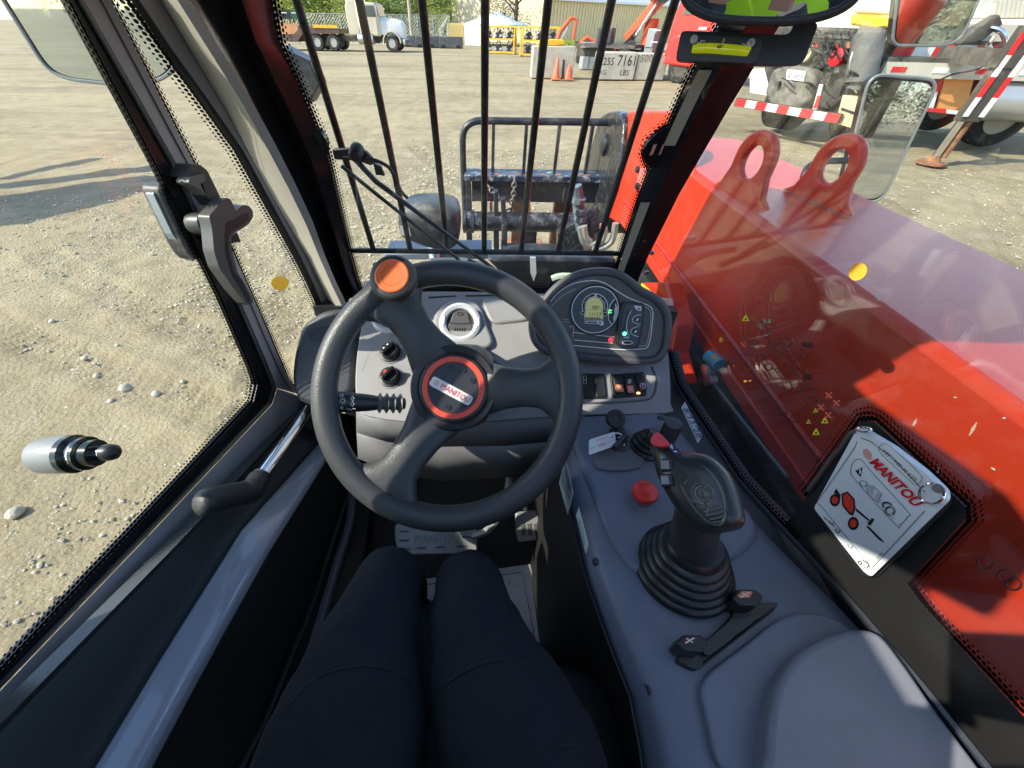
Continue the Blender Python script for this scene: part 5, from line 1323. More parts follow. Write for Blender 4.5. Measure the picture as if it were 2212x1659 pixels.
for c0, c1, col in (((1334, 817), (1339, 841), OI), ((1359, 821), (1362, 843), OI), ((1382, 816), (1389, 836), None)):
    a, b, d, s, w = rocker(sp1, c0, c1, 9.5)
    c = b + PDASH.n * .0008 - d * .002
    if col:
        mb().box(c, (w * 1.5, .0145, .001), (s, d, PDASH.n)).build('pictogram', col, sp1)
        for t in (.8, -.8): mb().box(c + PDASH.n * .0008, (.0012, .011, .0006), ((s + d * t).normalized(), (d - s * t).normalized(), PDASH.n)).build('pictogram_line', mat('pale_orange', (.8, .6, .5), .5), sp1)
    else:
        mb().box(c, (w * 1.5, .0145, .001), (s, d, PDASH.n)).build('pictogram', mat('dark_red', (.10, .012, .02), .4), sp1)
        mb().tube([c + PDASH.n * .0009 + s * (.0052 * math.cos(t)) + d * (.0052 * math.sin(t)) for t in [2 * math.pi * i / 16 for i in range(16)]], .0006, 4, True).build('park_mark', WHITE, sp1)
        text('park_mark', 'P', c - d * -.003 - XA * .0022, c - d * -.003 + XA * .0022, PDASH.n, WHITE, sp1, .0009)
mb().ball(at(1379, 849, pl=PDASH.off(.005)), (.0034, .0024, .0015), 10, 6).build('warning_light', mat('lit_amber', (.9, .35, .1), .3, emit=(1, .42, .12), estr=2.5), sp1)
for i in range(3): mb().box(at(1359 + i * .8, 827 - i * 3.2, pl=PDASH.off(.0087)), (.006, .0014, .0006), (XA, V((0, .9, .42)).normalized(), PDASH.n)).build('pictogram_line', WHITE, sp1)
sp2 = rpanel([(1246, 806), (1307, 807), (1312, 860), (1247, 861)])
for L in ([(1260, 810), (1281, 810), (1284, 857), (1262, 857)], [(1285, 810), (1305, 810), (1309, 856), (1288, 857)]):
    flat(L, PDASH, .0055, .003, .002).build('blank_cover', BLACKP, sp2, bevel=.001)
    c = [(u * .8 + sum(p[0] for p in L) / 4 * .2, v * .8 + sum(p[1] for p in L) / 4 * .2) for u, v in L]
    mb().tube(px(c, PDASH.off(.0056)), .0004, 4, True).build('cover_groove', mat('groove_grey', (.05, .05, .05), .4), sp2)
a, b, d, s, w = rocker(sp2, (1255, 815), (1257, 832), 9)
for dy in (0, 1): mb().tube(px([(1260, 812 + dy * 9), (1266, 812 + dy * 9), (1267, 820 + dy * 9), (1261, 820 + dy * 9)], PDASH.off(.0088)), .0006, 4, True).build('pictogram_line', WHITE, sp2)
sp3 = rpanel([(1145, 806), (1230, 806), (1236, 860), (1150, 860)])
for c in ((1165, 815), (1192, 814), (1218, 814)): rocker(sp3, c, (c[0] + 2, c[1] + 22), 9)
mb().tube(smooth_pts(px([(1150, 872), (1300, 870), (1390, 864), (1412, 852), (1418, 820), (1408, 792)], PDASH.off(.0005)), 6, False), .0022, 6).build('panel_groove', mat('groove_dark', (.10, .10, .105), .5), dash)

# ---- instrument cluster
PCc = at(1300, 690, d=.70)
PCL = Pl((-.08, -.86, .50), PCc)
def cp(x, y): return ((1360 + x / 5.184) * .864, (690 + y / 5.184) * .864)
OUT = [(1172, 655), (1200, 622), (1240, 596), (1290, 586), (1335, 592), (1365, 612), (1385, 628), (1412, 642), (1432, 662), (1443, 690), (1440, 740), (1428, 768), (1405, 780), (1340, 778), (1270, 772), (1190, 762), (1160, 742), (1150, 715), (1152, 680)]
cl = mb().slab(smooth_pts(px(OUT, PCL), 4), -PCL.n * .07).build('instrument_cluster', PLASTIC_D, TH, bevel=.010, seg=4)
INN = [(1188, 664), (1210, 636), (1245, 612), (1292, 601), (1330, 606), (1358, 624), (1380, 640), (1402, 650), (1422, 668), (1428, 694), (1424, 735), (1414, 752), (1396, 757), (1330, 756), (1260, 751), (1196, 742), (1174, 728), (1168, 708), (1172, 684)]
FACE = mat('cluster_face', (.085, .076, .066), .38, bump=.1, bs=900)
Pin = smooth_pts(px(INN, PCL.off(.001)), 4)
mb().slab(Pin, -PCL.n * .003).build('cluster_face', FACE, cl)
mb().tube(smooth_pts(px(OUT, PCL.off(.003)), 4), .0068, 8, True).build('cluster_hood', mat('hood_plastic', (.085, .085, .095), .42, bump=.25, bs=800), cl)
def line(L, w=.0009, m_=WHITE, h=.0018, closed=False, sm=True, nm='cluster_line'):
    P = px(L, PCL.off(h)); P = smooth_pts(P, 5, closed) if sm else P
    return mb().tube(P, w, 4, closed).build(nm, m_, cl)
line([cp(*c) for c in ((80, 335), (180, 220), (330, 120), (480, 75), (660, 60), (800, 100), (940, 190), (1080, 275), (1200, 325), (1310, 365), (1390, 410), (1412, 490), (1400, 640), (1380, 800), (1340, 920), (1260, 945), (1000, 955), (600, 920), (380, 900), (150, 870), (40, 820), (0, 740))], .0011)
line([cp(*c) for c in ((1310, 400), (1370, 440), (1385, 520), (1370, 700), (1330, 880), (1290, 905), (1230, 910))], .0005)
line([cp(*c) for c in ((100, 390), (200, 290), (300, 220), (410, 170))], .0004)
line([cp(*c) for c in ((380, 730), (520, 750), (915, 792), (895, 872), (390, 830))], .0009, sm=False)
flat([cp(*c) for c in ((690, 775), (900, 798), (885, 858), (680, 840))], PCL, .0016, .0008).build('warning_strip', mat('strip_dark', (.03, .03, .03), .3), cl)
o = mb().lathe([(0, 0), (.0046, 0), (.004, .001), (0, .001)], at(*cp(865, 828), pl=PCL.off(.0018)), PCL.n, 16).build('park_light', mat('lit_red', (.5, .0, .03), .4, emit=(1, .03, .06), estr=.5), cl)
text_px('park_mark', 'P', cp(852, 842), cp(878, 844), PCL, .0032, mat('dull_pink', (.6, .2, .25), .5), cl)
# round dial
dc = at(*cp(658, 440), pl=PCL.off(.0015)); R0 = 314 / 5.184 * .864 * .70 / FL * .985
dl = mb().lathe([(0, .0005), (R0 * .96, .0005), (R0 * 1.0, .003), (R0 * 1.045, .003), (R0 * 1.05, -.002), (0, -.002)], dc, PCL.n, 56).build('dial', mat('dial_rim', (.012, .012, .013), .3), TH)
DB = mat('dial_blue_grey', (.055, .066, .078), .35)
mb().lathe([(0, .0015), (R0 * .93, .0015), (R0 * .93, .0)], dc, PCL.n, 56).build('dial_face', DB, dl)
ax1 = (at(*cp(758, 440), pl=PCL) - at(*cp(558, 440), pl=PCL)).normalized(); ax2 = PCL.n.cross(ax1)
def ring(r0, r1, t0, t1, h, m_, nm, n=40, c=dc):
    A = [c + PCL.n * h + ax1 * (r0 * math.cos(t)) + ax2 * (r0 * math.sin(t)) for t in [t0 + (t1 - t0) * i / n for i in range(n + 1)]]
    B = [c + PCL.n * h + ax1 * (r1 * math.cos(t)) + ax2 * (r1 * math.sin(t)) for t in [t0 + (t1 - t0) * i / n for i in range(n + 1)]]
    q = mb(); q.add(A + B, [(i, i + 1, n + 2 + i, n + 1 + i) for i in range(n)]); return q.build(nm, m_, dl, smooth=0)
ring(R0 * .93, R0 * .965, 0, 6.2832, .0022, WHITE, 'dial_ring', 64)
def dpt(x, y, h): return at(*cp(x, y), pl=PCL.off(.0015 + h))
def dplate(L, h, m_, nm, th=.0006): return mb().slab([dpt(*c, h) for c in L], -PCL.n * th).build(nm, m_, dl)
def dline(L, m_=WHITE, w=.0005, h=.0024, closed=False): return mb().tube([dpt(*c, h) for c in L], w, 4, closed).build('dial_line', m_, dl)
arch = [(530, 555)] + [(655 + 112 * math.cos(t), 395 - 118 * math.sin(t)) for t in [math.pi - math.pi * i / 14 for i in range(15)]] + [(755, 560)]
dplate(arch, .0024, mat('lcd', (.20, .23, .11), .25, emit=(.35, .38, .16), estr=.18), 'lcd_screen')
an = lambda r, k=1.0: [(660 + r * math.cos(t), 400 - r * 1.03 * math.sin(t)) for t in [math.pi * 1.12 - math.pi * 1.24 * i / 20 for i in range(21)]]
dline(an(166), WHITE, .0007); dline(an(128), WHITE, .0006)
dplate(an(160) + an(134)[::-1], .0019, mat('scale_black', (.008, .008, .01), .4), 'dial_scale')
for i in range(7):
    t = math.pi * 1.05 - math.pi * 1.1 * i / 6
    dline([(660 + 132 * math.cos(t), 400 - 136 * math.sin(t)), (660 + 164 * math.cos(t), 400 - 168 * math.sin(t))], WHITE, .0003)
dplate([(662, 228), (682, 228), (682, 275), (662, 275)], .0028, WHITE, 'dial_pointer')
dline([(640, 274), (700, 274)], REDL, .0005, .0028)
SEG = mat('lcd_digit', (.02, .025, .015), .5)
def dtext(s, a, b, sy=1.0, m_=SEG, h=.0030): return text('lcd_digits', s, dpt(*a, h), dpt(*b, h), PCL.n, m_, dl, 0.0, sy)
dtext('880', (626, 425), (706, 428), 1.1); dtext('rpm', (710, 402), (736, 403)); dtext('11117', (588, 520), (742, 524), 1.1); dtext('H', (650, 458), (664, 458))
dline([(548, 432), (765, 438)], SEG, .0003, .0030)
for i in range(13): dplate([(530 + i * 16, 535), (540 + i * 16, 535), (540 + i * 16, 562), (530 + i * 16, 562)], .003, SEG, 'lcd_bar')
dline([(524, 570), (760, 576)], WHITE, .0007); dline([(530, 480), (524, 570)], WHITE, .0006); dline([(766, 500), (760, 576)], WHITE, .0006)
dplate([(520, 595), (540, 585), (740, 590), (775, 590), (770, 640), (740, 640), (700, 622), (540, 618)], .0022, WHITE, 'gauge_icon')
dplate([(560, 592), (690, 597), (690, 615), (560, 612)], .0026, DB, 'gauge_icon'); dplate([(525, 592), (552, 590), (552, 616), (525, 614)], .0027, mat('salmon', (.6, .22, .15), .5), 'gauge_icon'); dplate([(710, 600), (740, 600), (740, 625), (715, 625)], .0027, mat('dark_green_ink', (.03, .16, .06), .5), 'gauge_icon')
dline([(470, 480), (490, 455), (528, 458), (525, 505), (490, 500)], WHITE, .0005, .0024, True); dline([(768, 478), (815, 472), (822, 498), (800, 522), (765, 515)], WHITE, .0005, .0024, True)
dplate([(770, 480), (810, 478), (815, 498), (797, 515), (770, 512)], .0021, MATS['scale_black'], 'gauge_icon')
dplate([(930, 305), (868, 385), (845, 470), (842, 560), (880, 610), (915, 570), (935, 470), (940, 400)], .0022, MATS['scale_black'], 'gear_window')
dline([(918, 292), (860, 370), (838, 470), (835, 560), (872, 620)], WHITE, .0008)
dplate([(918, 350), (955, 400), (960, 470), (940, 560), (905, 592), (895, 550), (915, 500), (912, 440), (925, 400)], .0026, mat('pale_gear_tab', (.62, .68, .7), .4), 'gear_tab')
text('gear_letter', 'N', dpt(880, 480, .003), dpt(881, 438, .003), PCL.n, mat('lit_green', (.1, .7, .2), .4, emit=(.15, 1, .25), estr=.7), dl, 0.0, 1.2)
# load indicator module
md = mb().slab(smooth_pts(px([cp(*c) for c in ((1045, 338), (1160, 345), (1298, 358), (1300, 480), (1275, 700), (1225, 910), (1190, 928), (1080, 922), (960, 900), (945, 860), (955, 720), (980, 520), (1010, 400))], PCL.off(.012)), 3), -PCL.n * .012).build('load_indicator', BLACKP, TH, bevel=.002)
PM = PCL.off(.012)
def mplate(L, h, m_, nm): return mb().slab([at(*cp(*c), pl=PM.off(h)) for c in L], -PCL.n * .0005).build(nm, m_, md)
mplate([(1065, 370), (1275, 385), (1270, 520), (1245, 700), (1205, 895), (1180, 905), (1000, 885), (985, 850), (1000, 700), (1030, 500)], .0007, mat('module_blue', (.05, .062, .075), .4), 'module_face')
for i in range(7): mb().lathe([(0, 0), (.0024, 0), (0, .0008)], at(*cp(1083 - i * 8.5 + (i * i) * .0, 470 + i * 39), pl=PM.off(.0012)), PCL.n, 12).build('led', mat('led_off', (.02, .018, .018), .3), md)
mb().lathe([(0, 0), (.0036, 0), (.003, .001), (0, .0012)], at(*cp(1044, 748), pl=PM.off(.0012)), PCL.n, 14).build('led', mat('led_green', (.1, .8, .45), .3, emit=(.1, 1, .5), estr=1.2), md)
mplate([(1080, 440), (1103, 402), (1125, 440)], .0014, mat('dim_red', (.10, .03, .03), .5), 'warning_triangle')
mplate([(1168, 383), (1265, 392), (1262, 450), (1215, 450), (1190, 425)], .0012, WHITEC, 'mute_key'); mplate([(1210, 436), (1230, 400), (1250, 436)], .0018, BLACKI, 'warning_triangle'); mplate([(1222, 430), (1230, 412), (1239, 430)], .0022, REDI, 'warning_triangle')
def mline(L, w=.0006, m_=WHITE, cl_=False): return mb().tube(smooth_pts([at(*cp(*c), pl=PM.off(.0014)) for c in L], 4, cl_), w, 4, cl_).build('module_line', m_, md)
mline([(1132, 455), (1095, 520), (1072, 620), (1078, 710), (1102, 775)])
for dy in (0, 155):
    dx = -22 * dy / 155
    mline([(1255 + dx, 500 + dy), (1190 + dx, 515 + dy), (1152 + dx, 550 + dy), (1160 + dx, 600 + dy), (1250 + dx, 632 + dy)])
    mplate([(1165 + dx, 570 + dy), (1185 + dx, 535 + dy), (1225 + dx, 535 + dy), (1248 + dx, 565 + dy), (1235 + dx, 598 + dy), (1190 + dx, 598 + dy)], .0012, MATS['scale_black'], 'function_key')
    mplate([(1190 + dx, 580 + dy), (1215 + dx, 545 + dy), (1230 + dx, 560 + dy), (1210 + dx, 585 + dy)], .0018, WHITE, 'key_icon')
mplate([(1005, 855), (1040, 825), (1120, 828), (1160, 865), (1130, 895), (1040, 893)], .0012, MATS['scale_black'], 'test_key'); mline([(1015, 862), (1050, 842), (1120, 845), (1150, 868), (1110, 885), (1045, 885)], .0007, WHITE, True)
for i in range(3): mb().lathe([(0, 0), (.002, 0), (0, .0006)], at(*cp(1042 + i * 26, 798), pl=PM.off(.0012)), PCL.n, 10).build('led', mat('pale_dot', (.45, .55, .6), .5), md)
line([cp(*c) for c in ((330, 660), (380, 655), (385, 700), (375, 790))], .0006)
line([cp(*c) for c in ((250, 560), (320, 570))], .0003); line([cp(*c) for c in ((260, 590), (330, 600))], .0003)

# ---- steering column, stalk, wheel
W0 = at(966, 851, d=.565); WN = (-_f + V((0.0, 0.0, 0.06))).normalized()
WE1 = (XA - WN * WN.x).normalized(); WE2 = WN.cross(WE1)
H0 = at(981, 838, d=.590)
col = mb()
cc0, cc1 = H0 - WN * .012, H0 - WN * .24 + V((0, .04, 0))
rr = []
for k, w, h in ((0, .05, .055), (.12, .060, .068), (.45, .066, .074), (1, .072, .08)):
    c = cc0.lerp(cc1, k); rr.append([c + WE1 * (w * math.copysign(abs(math.cos(t)) ** .6, math.cos(t))) + WE2 * (h * math.copysign(abs(math.sin(t)) ** .6, math.sin(t))) for t in [2 * math.pi * i / 24 for i in range(24)]])
col.loft(rr); col.build('column_shroud', mat('shroud_plastic', (.05, .05, .052), .42, bump=.25, bs=700), TH, smooth=50)
sw = mb().tube([W0 + WE1 * (.1805 * math.cos(t)) + WE2 * (.1805 * math.sin(t)) for t in [2 * math.pi * i / 96 for i in range(96)]], .0188, 20, True).build('steering_wheel', LEATHER, TH, smooth=80)
def spoke(ang):
    a = math.radians(ang); tip = W0 + WE1 * (.176 * math.cos(a)) + WE2 * (.176 * math.sin(a)) - WN * .004
    base = H0 - WN * .034
    d = tip - base; L = d.length; dn = d.normalized(); s = WN.cross(dn).normalized(); n2 = dn.cross(s)
    rings = []
    for k, w, th in ((.10, .044, .012), (.24, .047, .014), (.36, .040, .015), (.5, .032, .0155), (.66, .0285, .015), (.78, .031, .015), (.87, .044, .017), (.94, .062, .0165), (1.0, .085, .012)):
        c = base + d * k + n2 * (.012 * math.sin(k * math.pi))
        rings.append([c + s * (w * math.cos(t)) + n2 * (th * math.sin(t)) for t in [2 * math.pi * i / 20 for i in range(20)]])
    # pull the flared end back onto the rim circle
    out = []
    for r in rings:
        q = []
        for p in r:
            v = p - W0; h = v.dot(WN); x = v.dot(WE1); y = v.dot(WE2); rad = math.hypot(x, y)
            if rad > .182: x, y = x * .182 / rad, y * .182 / rad
            q.append(W0 + WE1 * x + WE2 * y + WN * h)
        out.append(q)
    return mb().loft(out).build('spoke', LEATHER, sw, smooth=80)
for a in (121, 4, 238): spoke(a)
hub = mb().lathe([(0, .010), (.040, .010), (.0495, .0115), (.052, .010), (.0535, .006), (.063, .011), (.0655, .009), (.067, -.03), (0, -.03)], H0, WN, 56).build('wheel_hub', mat('hub_plastic', (.026, .027, .03), .36, bump=.2, bs=500), sw, smooth=40)
mb().lathe([(.0385, .0105), (.0395, .0128), (.0468, .0128), (.048, .0105)], H0, WN, 56).build('hub_ring', mat('hub_orange_red', (.72, .085, .04), .38), sw)
for i, a in enumerate((100, 62, 22, -60, -105, -150, 190)):
    a = math.radians(a); mb().lathe([(.0042, .0), (.0036, -.0016), (0, -.0018)], H0 + WN * .0118 + WE1 * (.0305 * math.cos(a)) + WE2 * (.0305 * math.sin(a)), WN, 14).build('hub_dimple', mat('dimple', (.012, .012, .013), .4), sw)
PH = Pl(WN, H0 + WN * .0105)
ba, bb_ = at(933, 822, pl=PH), at(1017, 867, pl=PH)
bu = (bb_ - ba).normalized(); bv_ = WN.cross(bu)
bc = (ba + bb_) / 2
mb().slab(rnd([bc + bu * (x * .0345) + bv_ * (y * .0078) for x, y in ((-1, -1), (1, -1), (1, 1), (-1, 1))], .005), WN * .0032).build('hub_badge', mat('badge_white', (.74, .70, .68), .3, coat=.6), sw, bevel=.0008)
text('badge_letters', 'MANITOU', bc - bu * .017 - bv_ * .0042, bc + bu * .0305 - bv_ * .0042, WN, REDI, sw, .0036, 1.15, sk=.1)
mb().lathe([(0, 0), (.0045, 0), (.0045, .0004), (0, .0004)], bc - bu * .025 + WN * .0033, WN, 16).build('badge_emblem', mat('faded_emblem', (.62, .45, .38), .4), sw)
# spinner knob
kp = at(850, 601, d=.488); kb = W0 + WE1 * (.1785 * math.cos(math.radians(121))) + WE2 * (.1785 * math.sin(math.radians(121)))
kn = (kp - kb).normalized(); KN = (WN * .75 + V((-.05, -.35, .55)) * .5).normalized()
kn_ = mb().lathe([(0, -.034), (.012, -.034), (.0135, -.020), (.022, -.015), (.029, -.006), (.0305, .002), (.029, .008), (.025, .0115), (0, .012)], kp - KN * .004, KN, 36).build('spinner_knob', SOFTB, TH, smooth=60)
mb().tube([kb, kp - KN * .030], [.017, .0125], 16).build('knob_stem', SOFTB, kn_)
mb().lathe([(0, .0118), (.0205, .0118), (.0215, .0125), (.020, .0135), (.0165, .0132), (0, .0132)], kp - KN * .004, KN, 36).build('knob_cap', ORANGE, kn_)
mb().tube([kp + KN * .0093 + V((1, 0, 0)) * (.013 * math.cos(t)) + KN.cross(V((1, 0, 0))) * (.013 * math.sin(t)) for t in [2 * math.pi * i / 24 for i in range(24)]], .0004, 4, True).build('cap_ring', mat('orange_dark', (.6, .11, .03), .4), kn_)
# column stalk
s0, s1 = at(874, 872, d=.635), at(722, 868, d=.585)
sd_ = (s1 - s0).normalized(); SL = (s1 - s0).length
stk = mb().lathe([(0, SL * .42), (.0115, SL * .42), (.0135, SL * .55), (.0160, SL * .9), (.0165, SL * 1.05), (0, SL * 1.05)], s0, sd_, 20).build('column_stalk', BLACKP, TH)
mb().lathe([(.015, SL * 1.05), (.0155, SL * 1.06), (.0155, SL * 1.2), (.013, SL * 1.22), (0, SL * 1.22)], s0, sd_, 20).build('stalk_end', BLACKP, stk)
mb().lathe([(.0, 0), (.009, 0)] + [x for i in range(4) for x in ((.0105, SL * (.04 + i * .10)), (.0165, SL * (.07 + i * .10)), (.0105, SL * (.11 + i * .10)))] + [(.011, SL * .46), (0, SL * .46)], s0, sd_, 20).build('stalk_bellows', mat('bellows_grey', (.14, .137, .125), .45), stk)
pst = Pl((-_f), at(760, 868, d=.572))
for L in ([(756, 861), (761, 855), (766, 861), (763, 861), (763, 865), (759, 865), (759, 861)], [(756, 872), (761, 878), (766, 872), (763, 872), (763, 868), (759, 868), (759, 872)]): mb().tube(px(L, pst), .0004, 4, True).build('stalk_symbol', WHITE, stk)
mb().tube([at(740 + 4 * math.cos(t), 866 + 4 * math.sin(t), pl=pst) for t in [2 * math.pi * i / 12 for i in range(12)]], .0005, 4, True).build('stalk_symbol', WHITE, stk)
for i in range(8): t = 2 * math.pi * i / 8; mb().tube([at(740 + 5.5 * math.cos(t), 866 + 5.5 * math.sin(t), pl=pst), at(740 + 8 * math.cos(t), 866 + 8 * math.sin(t), pl=pst)], .0004, 4).build('stalk_symbol', WHITE, stk)
mb().tube([at(738 + 4 * math.cos(t), 854 + 2.5 * math.sin(t), pl=pst) for t in [2 * math.pi * i / 10 for i in range(10)]], .0005, 4, True).build('stalk_symbol', WHITE, stk)
mb().tube([at(738 + 3 * math.cos(t), 881 + 2.5 * math.sin(t), pl=pst) for t in [2 * math.pi * i / 10 for i in range(10)]], .0004, 4, True).build('stalk_symbol', WHITE, stk)
mb().tube(px([(748, 884), (754, 883), (757, 886), (764, 882), (768, 884)], pst), .0004, 4).build('stalk_symbol', WHITE, stk)

# ---- pedals and floor mat paper
PB = Pl((0, -.55, .83), at(940, 1170, d=.93))
ALU = mat('cast_aluminium', (.30, .31, .31), .45, .35, dust=.3, ds=25, dcol=(.2, .18, .15))
bp_ = mb().slab(rnd(px([(852, 1132), (1030, 1130), (1031, 1196), (862, 1198), (852, 1165)], PB), .008), -PB.n * .012).build('brake_pedal', ALU, TH, bevel=.003)
text_px('pedal_lettering', 'MANITOU', (896, 1176), (990, 1172), PB, .0006, mat('pedal_grey', (.2, .2, .2), .5), bp_, 1.3)
for c in [(872, 1148), (872, 1168), (876, 1186), (910, 1184), (950, 1182), (995, 1180), (1008, 1160), (915, 1140), (960, 1140)]:
    flat([(c[0] - 11, c[1] - 2), (c[0] + 12, c[1] - 3), (c[0] + 12, c[1] + 2), (c[0] - 11, c[1] + 3)], PB, .002, .002).build('pedal_grip', ALU, bp_, bevel=.0008)
    flat([(c[0] - 9, c[1] - .8), (c[0] + 10, c[1] - 1.4), (c[0] + 10, c[1] + .9), (c[0] - 9, c[1] + 1.4)], PB, .0024, .0005).build('grip_slot', BLACKI, bp_)
mb().tube(smooth_pts([at(1020, 1158, d=.935), at(1052, 1146, d=.935), at(1075, 1118, d=.93), at(1095, 1070, d=.9), at(1100, 1030, d=.9)], 5, False), .009, 8).build('pedal_arm', mat('pale_grey_metal', (.4, .41, .4), .4, .4), bp_)
PG_ = Pl((0, -.62, .78), at(1140, 1136, d=.97))
ga = mb().slab(rnd(px([(1113, 1107), (1162, 1103), (1170, 1160), (1165, 1167), (1119, 1172), (1114, 1150)], PG_), .006), -PG_.n * .014).build('accelerator_pedal', ALU, TH, bevel=.003)
for i in range(3): flat([(1125 + i * 14, 1132), (1133 + i * 14, 1131), (1136 + i * 14, 1156), (1128 + i * 14, 1157)], PG_, .002, .003).build('pedal_grip', mat('pedal_grip_dark', (.08, .08, .075), .6), ga)
mb().tube([at(1136, 1105, d=.98), at(1134, 1085, d=1.0)], .006, 8).build('pedal_arm', BLKST, ga)
PF = Z(.552)
paper = mb().slab(px([(840, 1262), (1145, 1219), (1186, 1408), (1000, 1450), (860, 1440)], PF.off(.001)), (0, 0, .0012)).build('paper_floor_mat', mat('white_paper', (.72, .72, .72), .7, dust=.35, ds=16, dcol=(.16, .12, .09)))
tag(paper, 'white paper floor mat with a red border line under the driver', 'paper mat')
mb().tube(px([(850, 1272), (1128, 1236), (1162, 1414)], PF.off(.0026)), .0011, 4).build('red_border', mat('dull_red_ink', (.30, .02, .03), .6), paper)
tag(paper, None)
text_px('paper_mark', '3', (1100, 1262), (1104, 1261), PF, .0024, BLACKI, paper)
# ---- driver seat
sq = mb()
def rrect(cx_, cy_, w, l, z, r=.07, n=5): return rnd([(cx_ - w, cy_ - l, z), (cx_ + w, cy_ - l, z), (cx_ + w, cy_ + l, z), (cx_ - w, cy_ + l, z)], r, n)
SX = -.03
sq.loft([rrect(SX, -.14, .19, .24, .86), rrect(SX, -.14, .205, .262, .92), rrect(SX, -.14, .205, .262, .985), rrect(SX, -.14, .195, .25, 1.01), rrect(SX, -.14, .16, .21, 1.02)])
seat = sq.build('driver_seat', mat('seat_vinyl', (.02, .02, .021), .5, bump=.4, bs=200), TH, smooth=70)
mb().loft([rrect(SX, -.42, .2, .05, .95, .04), rrect(SX, -.45, .21, .06, 1.2, .04), rrect(SX, -.48, .2, .05, 1.5, .04), rrect(SX, -.49, .17, .03, 1.55, .03)]).build('seat_back', MATS['seat_vinyl'], seat, smooth=70)
mb().box((SX, -.14, .70), (.36, .42, .32)).build('seat_base', BLACKP, seat, bevel=.02)
for x in (-.06, .12): mb().box((x + SX + .12, .02, .565), (.03, .5, .025)).build('seat_rail', BLKST, seat)
mb().box((.215, .22, .60), (.09, .42, .06)).build('floor_box', mat('dark_olive_panel', (.04, .042, .036), .6, dust=.3, ds=9, dcol=(.1, .09, .08)), TH, bevel=.008)
# ---- right console
CONS = mat('console_plastic', (.145, .163, .215), .47, var=.05, vs_=20, bump=.3, bs=700, dust=.10, ds=30)
left_e = [(1226, 902), (1232, 983), (1262, 1102), (1293, 1221), (1345, 1360), (1404, 1497), (1440, 1659), (1452, 1760)]
right_e = [(1446, 893), (1500, 955), (1560, 1030), (1640, 1122), (1740, 1222), (1855, 1330), (2000, 1496), (2140, 1659), (2225, 1760)]
ctop = px(left_e, PC) + px(right_e, PC)[::-1]
con = mb()
nl = len(left_e)
La, Ra = resamp(px(left_e, PC), 12), resamp(px(right_e, PC), 12)
rings = []
for i, (a, b) in enumerate(zip(La, Ra)):
    w = b - a
    crown = .0
    rings.append([V((a.x - .012, a.y, .56)), V((a.x - .012, a.y, ZC - .06)), a - UP * .012, a + w * .03 - UP * .003, a + w * .10, a + w * .55 , a + w * .88, a + w * .97 - UP * .004, b - UP * .02, V((b.x, b.y, .56))])
con.loft(rings); con.build('side_console', CONS, TH, smooth=70)
sk0 = [V((p.x - .015, p.y, ZC - .028)) for p in La]; sk1 = [V((p.x - .015, p.y, .56)) for p in La]
strip(sk0, sk1, (.002, 0, 0)).build('console_skirt', mat('skirt_black', (.012, .012, .013), .6), TH)
for uv in ((1400, 1490), (1288, 1214)): mb().lathe([(0, 0), (.006, 0), (.005, .003), (.0025, .003), (.002, .001), (0, .001)], at(*uv, pl=Z(ZC - .012)), V((-1, -.2, .2)), 12).build('console_screw', BLKST, TH)
# raised step behind the joystick and the arm pad
def cpad(name, L, h0, h1, m_, bev, sm=4, par=None):
    return mb().slab(smooth_pts(px(L, Z(ZC + h1)), sm), (0, 0, -(h1 - h0))).build(name, m_, par or TH, bevel=bev, seg=5, smooth=60)
cpad('console_riser', [(1240, 915), (1400, 905), (1520, 1010), (1640, 1135), (1560, 1220), (1400, 1240), (1330, 1180), (1275, 1050)], -.01, .008, CONS, .012)
cpad('arm_rest', [(1668, 1530), (1690, 1460), (1740, 1402), (1810, 1366), (1860, 1358), (1905, 1372), (1960, 1440), (2030, 1540), (2120, 1659), (2190, 1770), (1900, 1780), (1670, 1700), (1660, 1620)], -.02, .035, mat('arm_rest_plastic', (.175, .185, .215), .45, var=.05, vs_=25, bump=.3, bs=600), .02)
cpad('console_ledge', [(1520, 1470), (1600, 1400), (1700, 1330), (1790, 1330), (1850, 1380), (1760, 1420), (1690, 1500), (1650, 1659), (1560, 1659), (1530, 1560)], -.01, .010, CONS, .010)
# ignition switch, flip cap, key
kz = Z(ZC + .012)
cpad('key_bracket', [(1290, 965), (1305, 935), (1335, 922), (1366, 932), (1384, 960), (1386, 1008), (1290, 1010)], .0, .014, mat('bracket_grey', (.13, .13, .14), .5, bump=.3, bs=700), .004, 3)
kc = at(1336, 958, pl=Z(ZC + .016)); kn2 = V((-.1, -.35, .93)).normalized()
ign = mb().lathe([(0, 0), (.0175, 0), (.0175, .004), (.013, .0055), (.012, .004), (0, .004)], kc, kn2, 28).build('ignition_switch', BLACKP, TH)
mb().lathe([(.0085, .0045), (.0095, .0055), (.0105, .0045)], kc, kn2, 20).build('ignition_ring', CHROME, ign)
fc = at(1330, 905, pl=Z(ZC + .040))
fcap = mb().lathe([(.006, .004), (.0105, .006), (.0150, .005), (.0165, .0), (.0155, -.005), (0, -.006), (0, .003), (.006, .003)], fc, V((0, -.55, .83)), 24).build('socket_cap', RUBBER, ign)
mb().slab(px([(1317, 925), (1350, 922), (1352, 942), (1318, 945)], Z(ZC + .022)), (0, 0, -.014)).build('cap_hinge', BLACKP, ign, bevel=.002)
mb().slab(px([(1318, 888), (1330, 882), (1343, 886), (1346, 896), (1316, 898)], Z(ZC + .046)), (0, 0, -.008)).build('cap_tab', RUBBER, ign, bevel=.002)
ka, kb2 = at(1327, 968, pl=Z(ZC + .030)), at(1352, 940, pl=Z(ZC + .034))
key = thing('ignition_key', 'black key turned in the ignition switch, a white tag hanging from it', 'key')
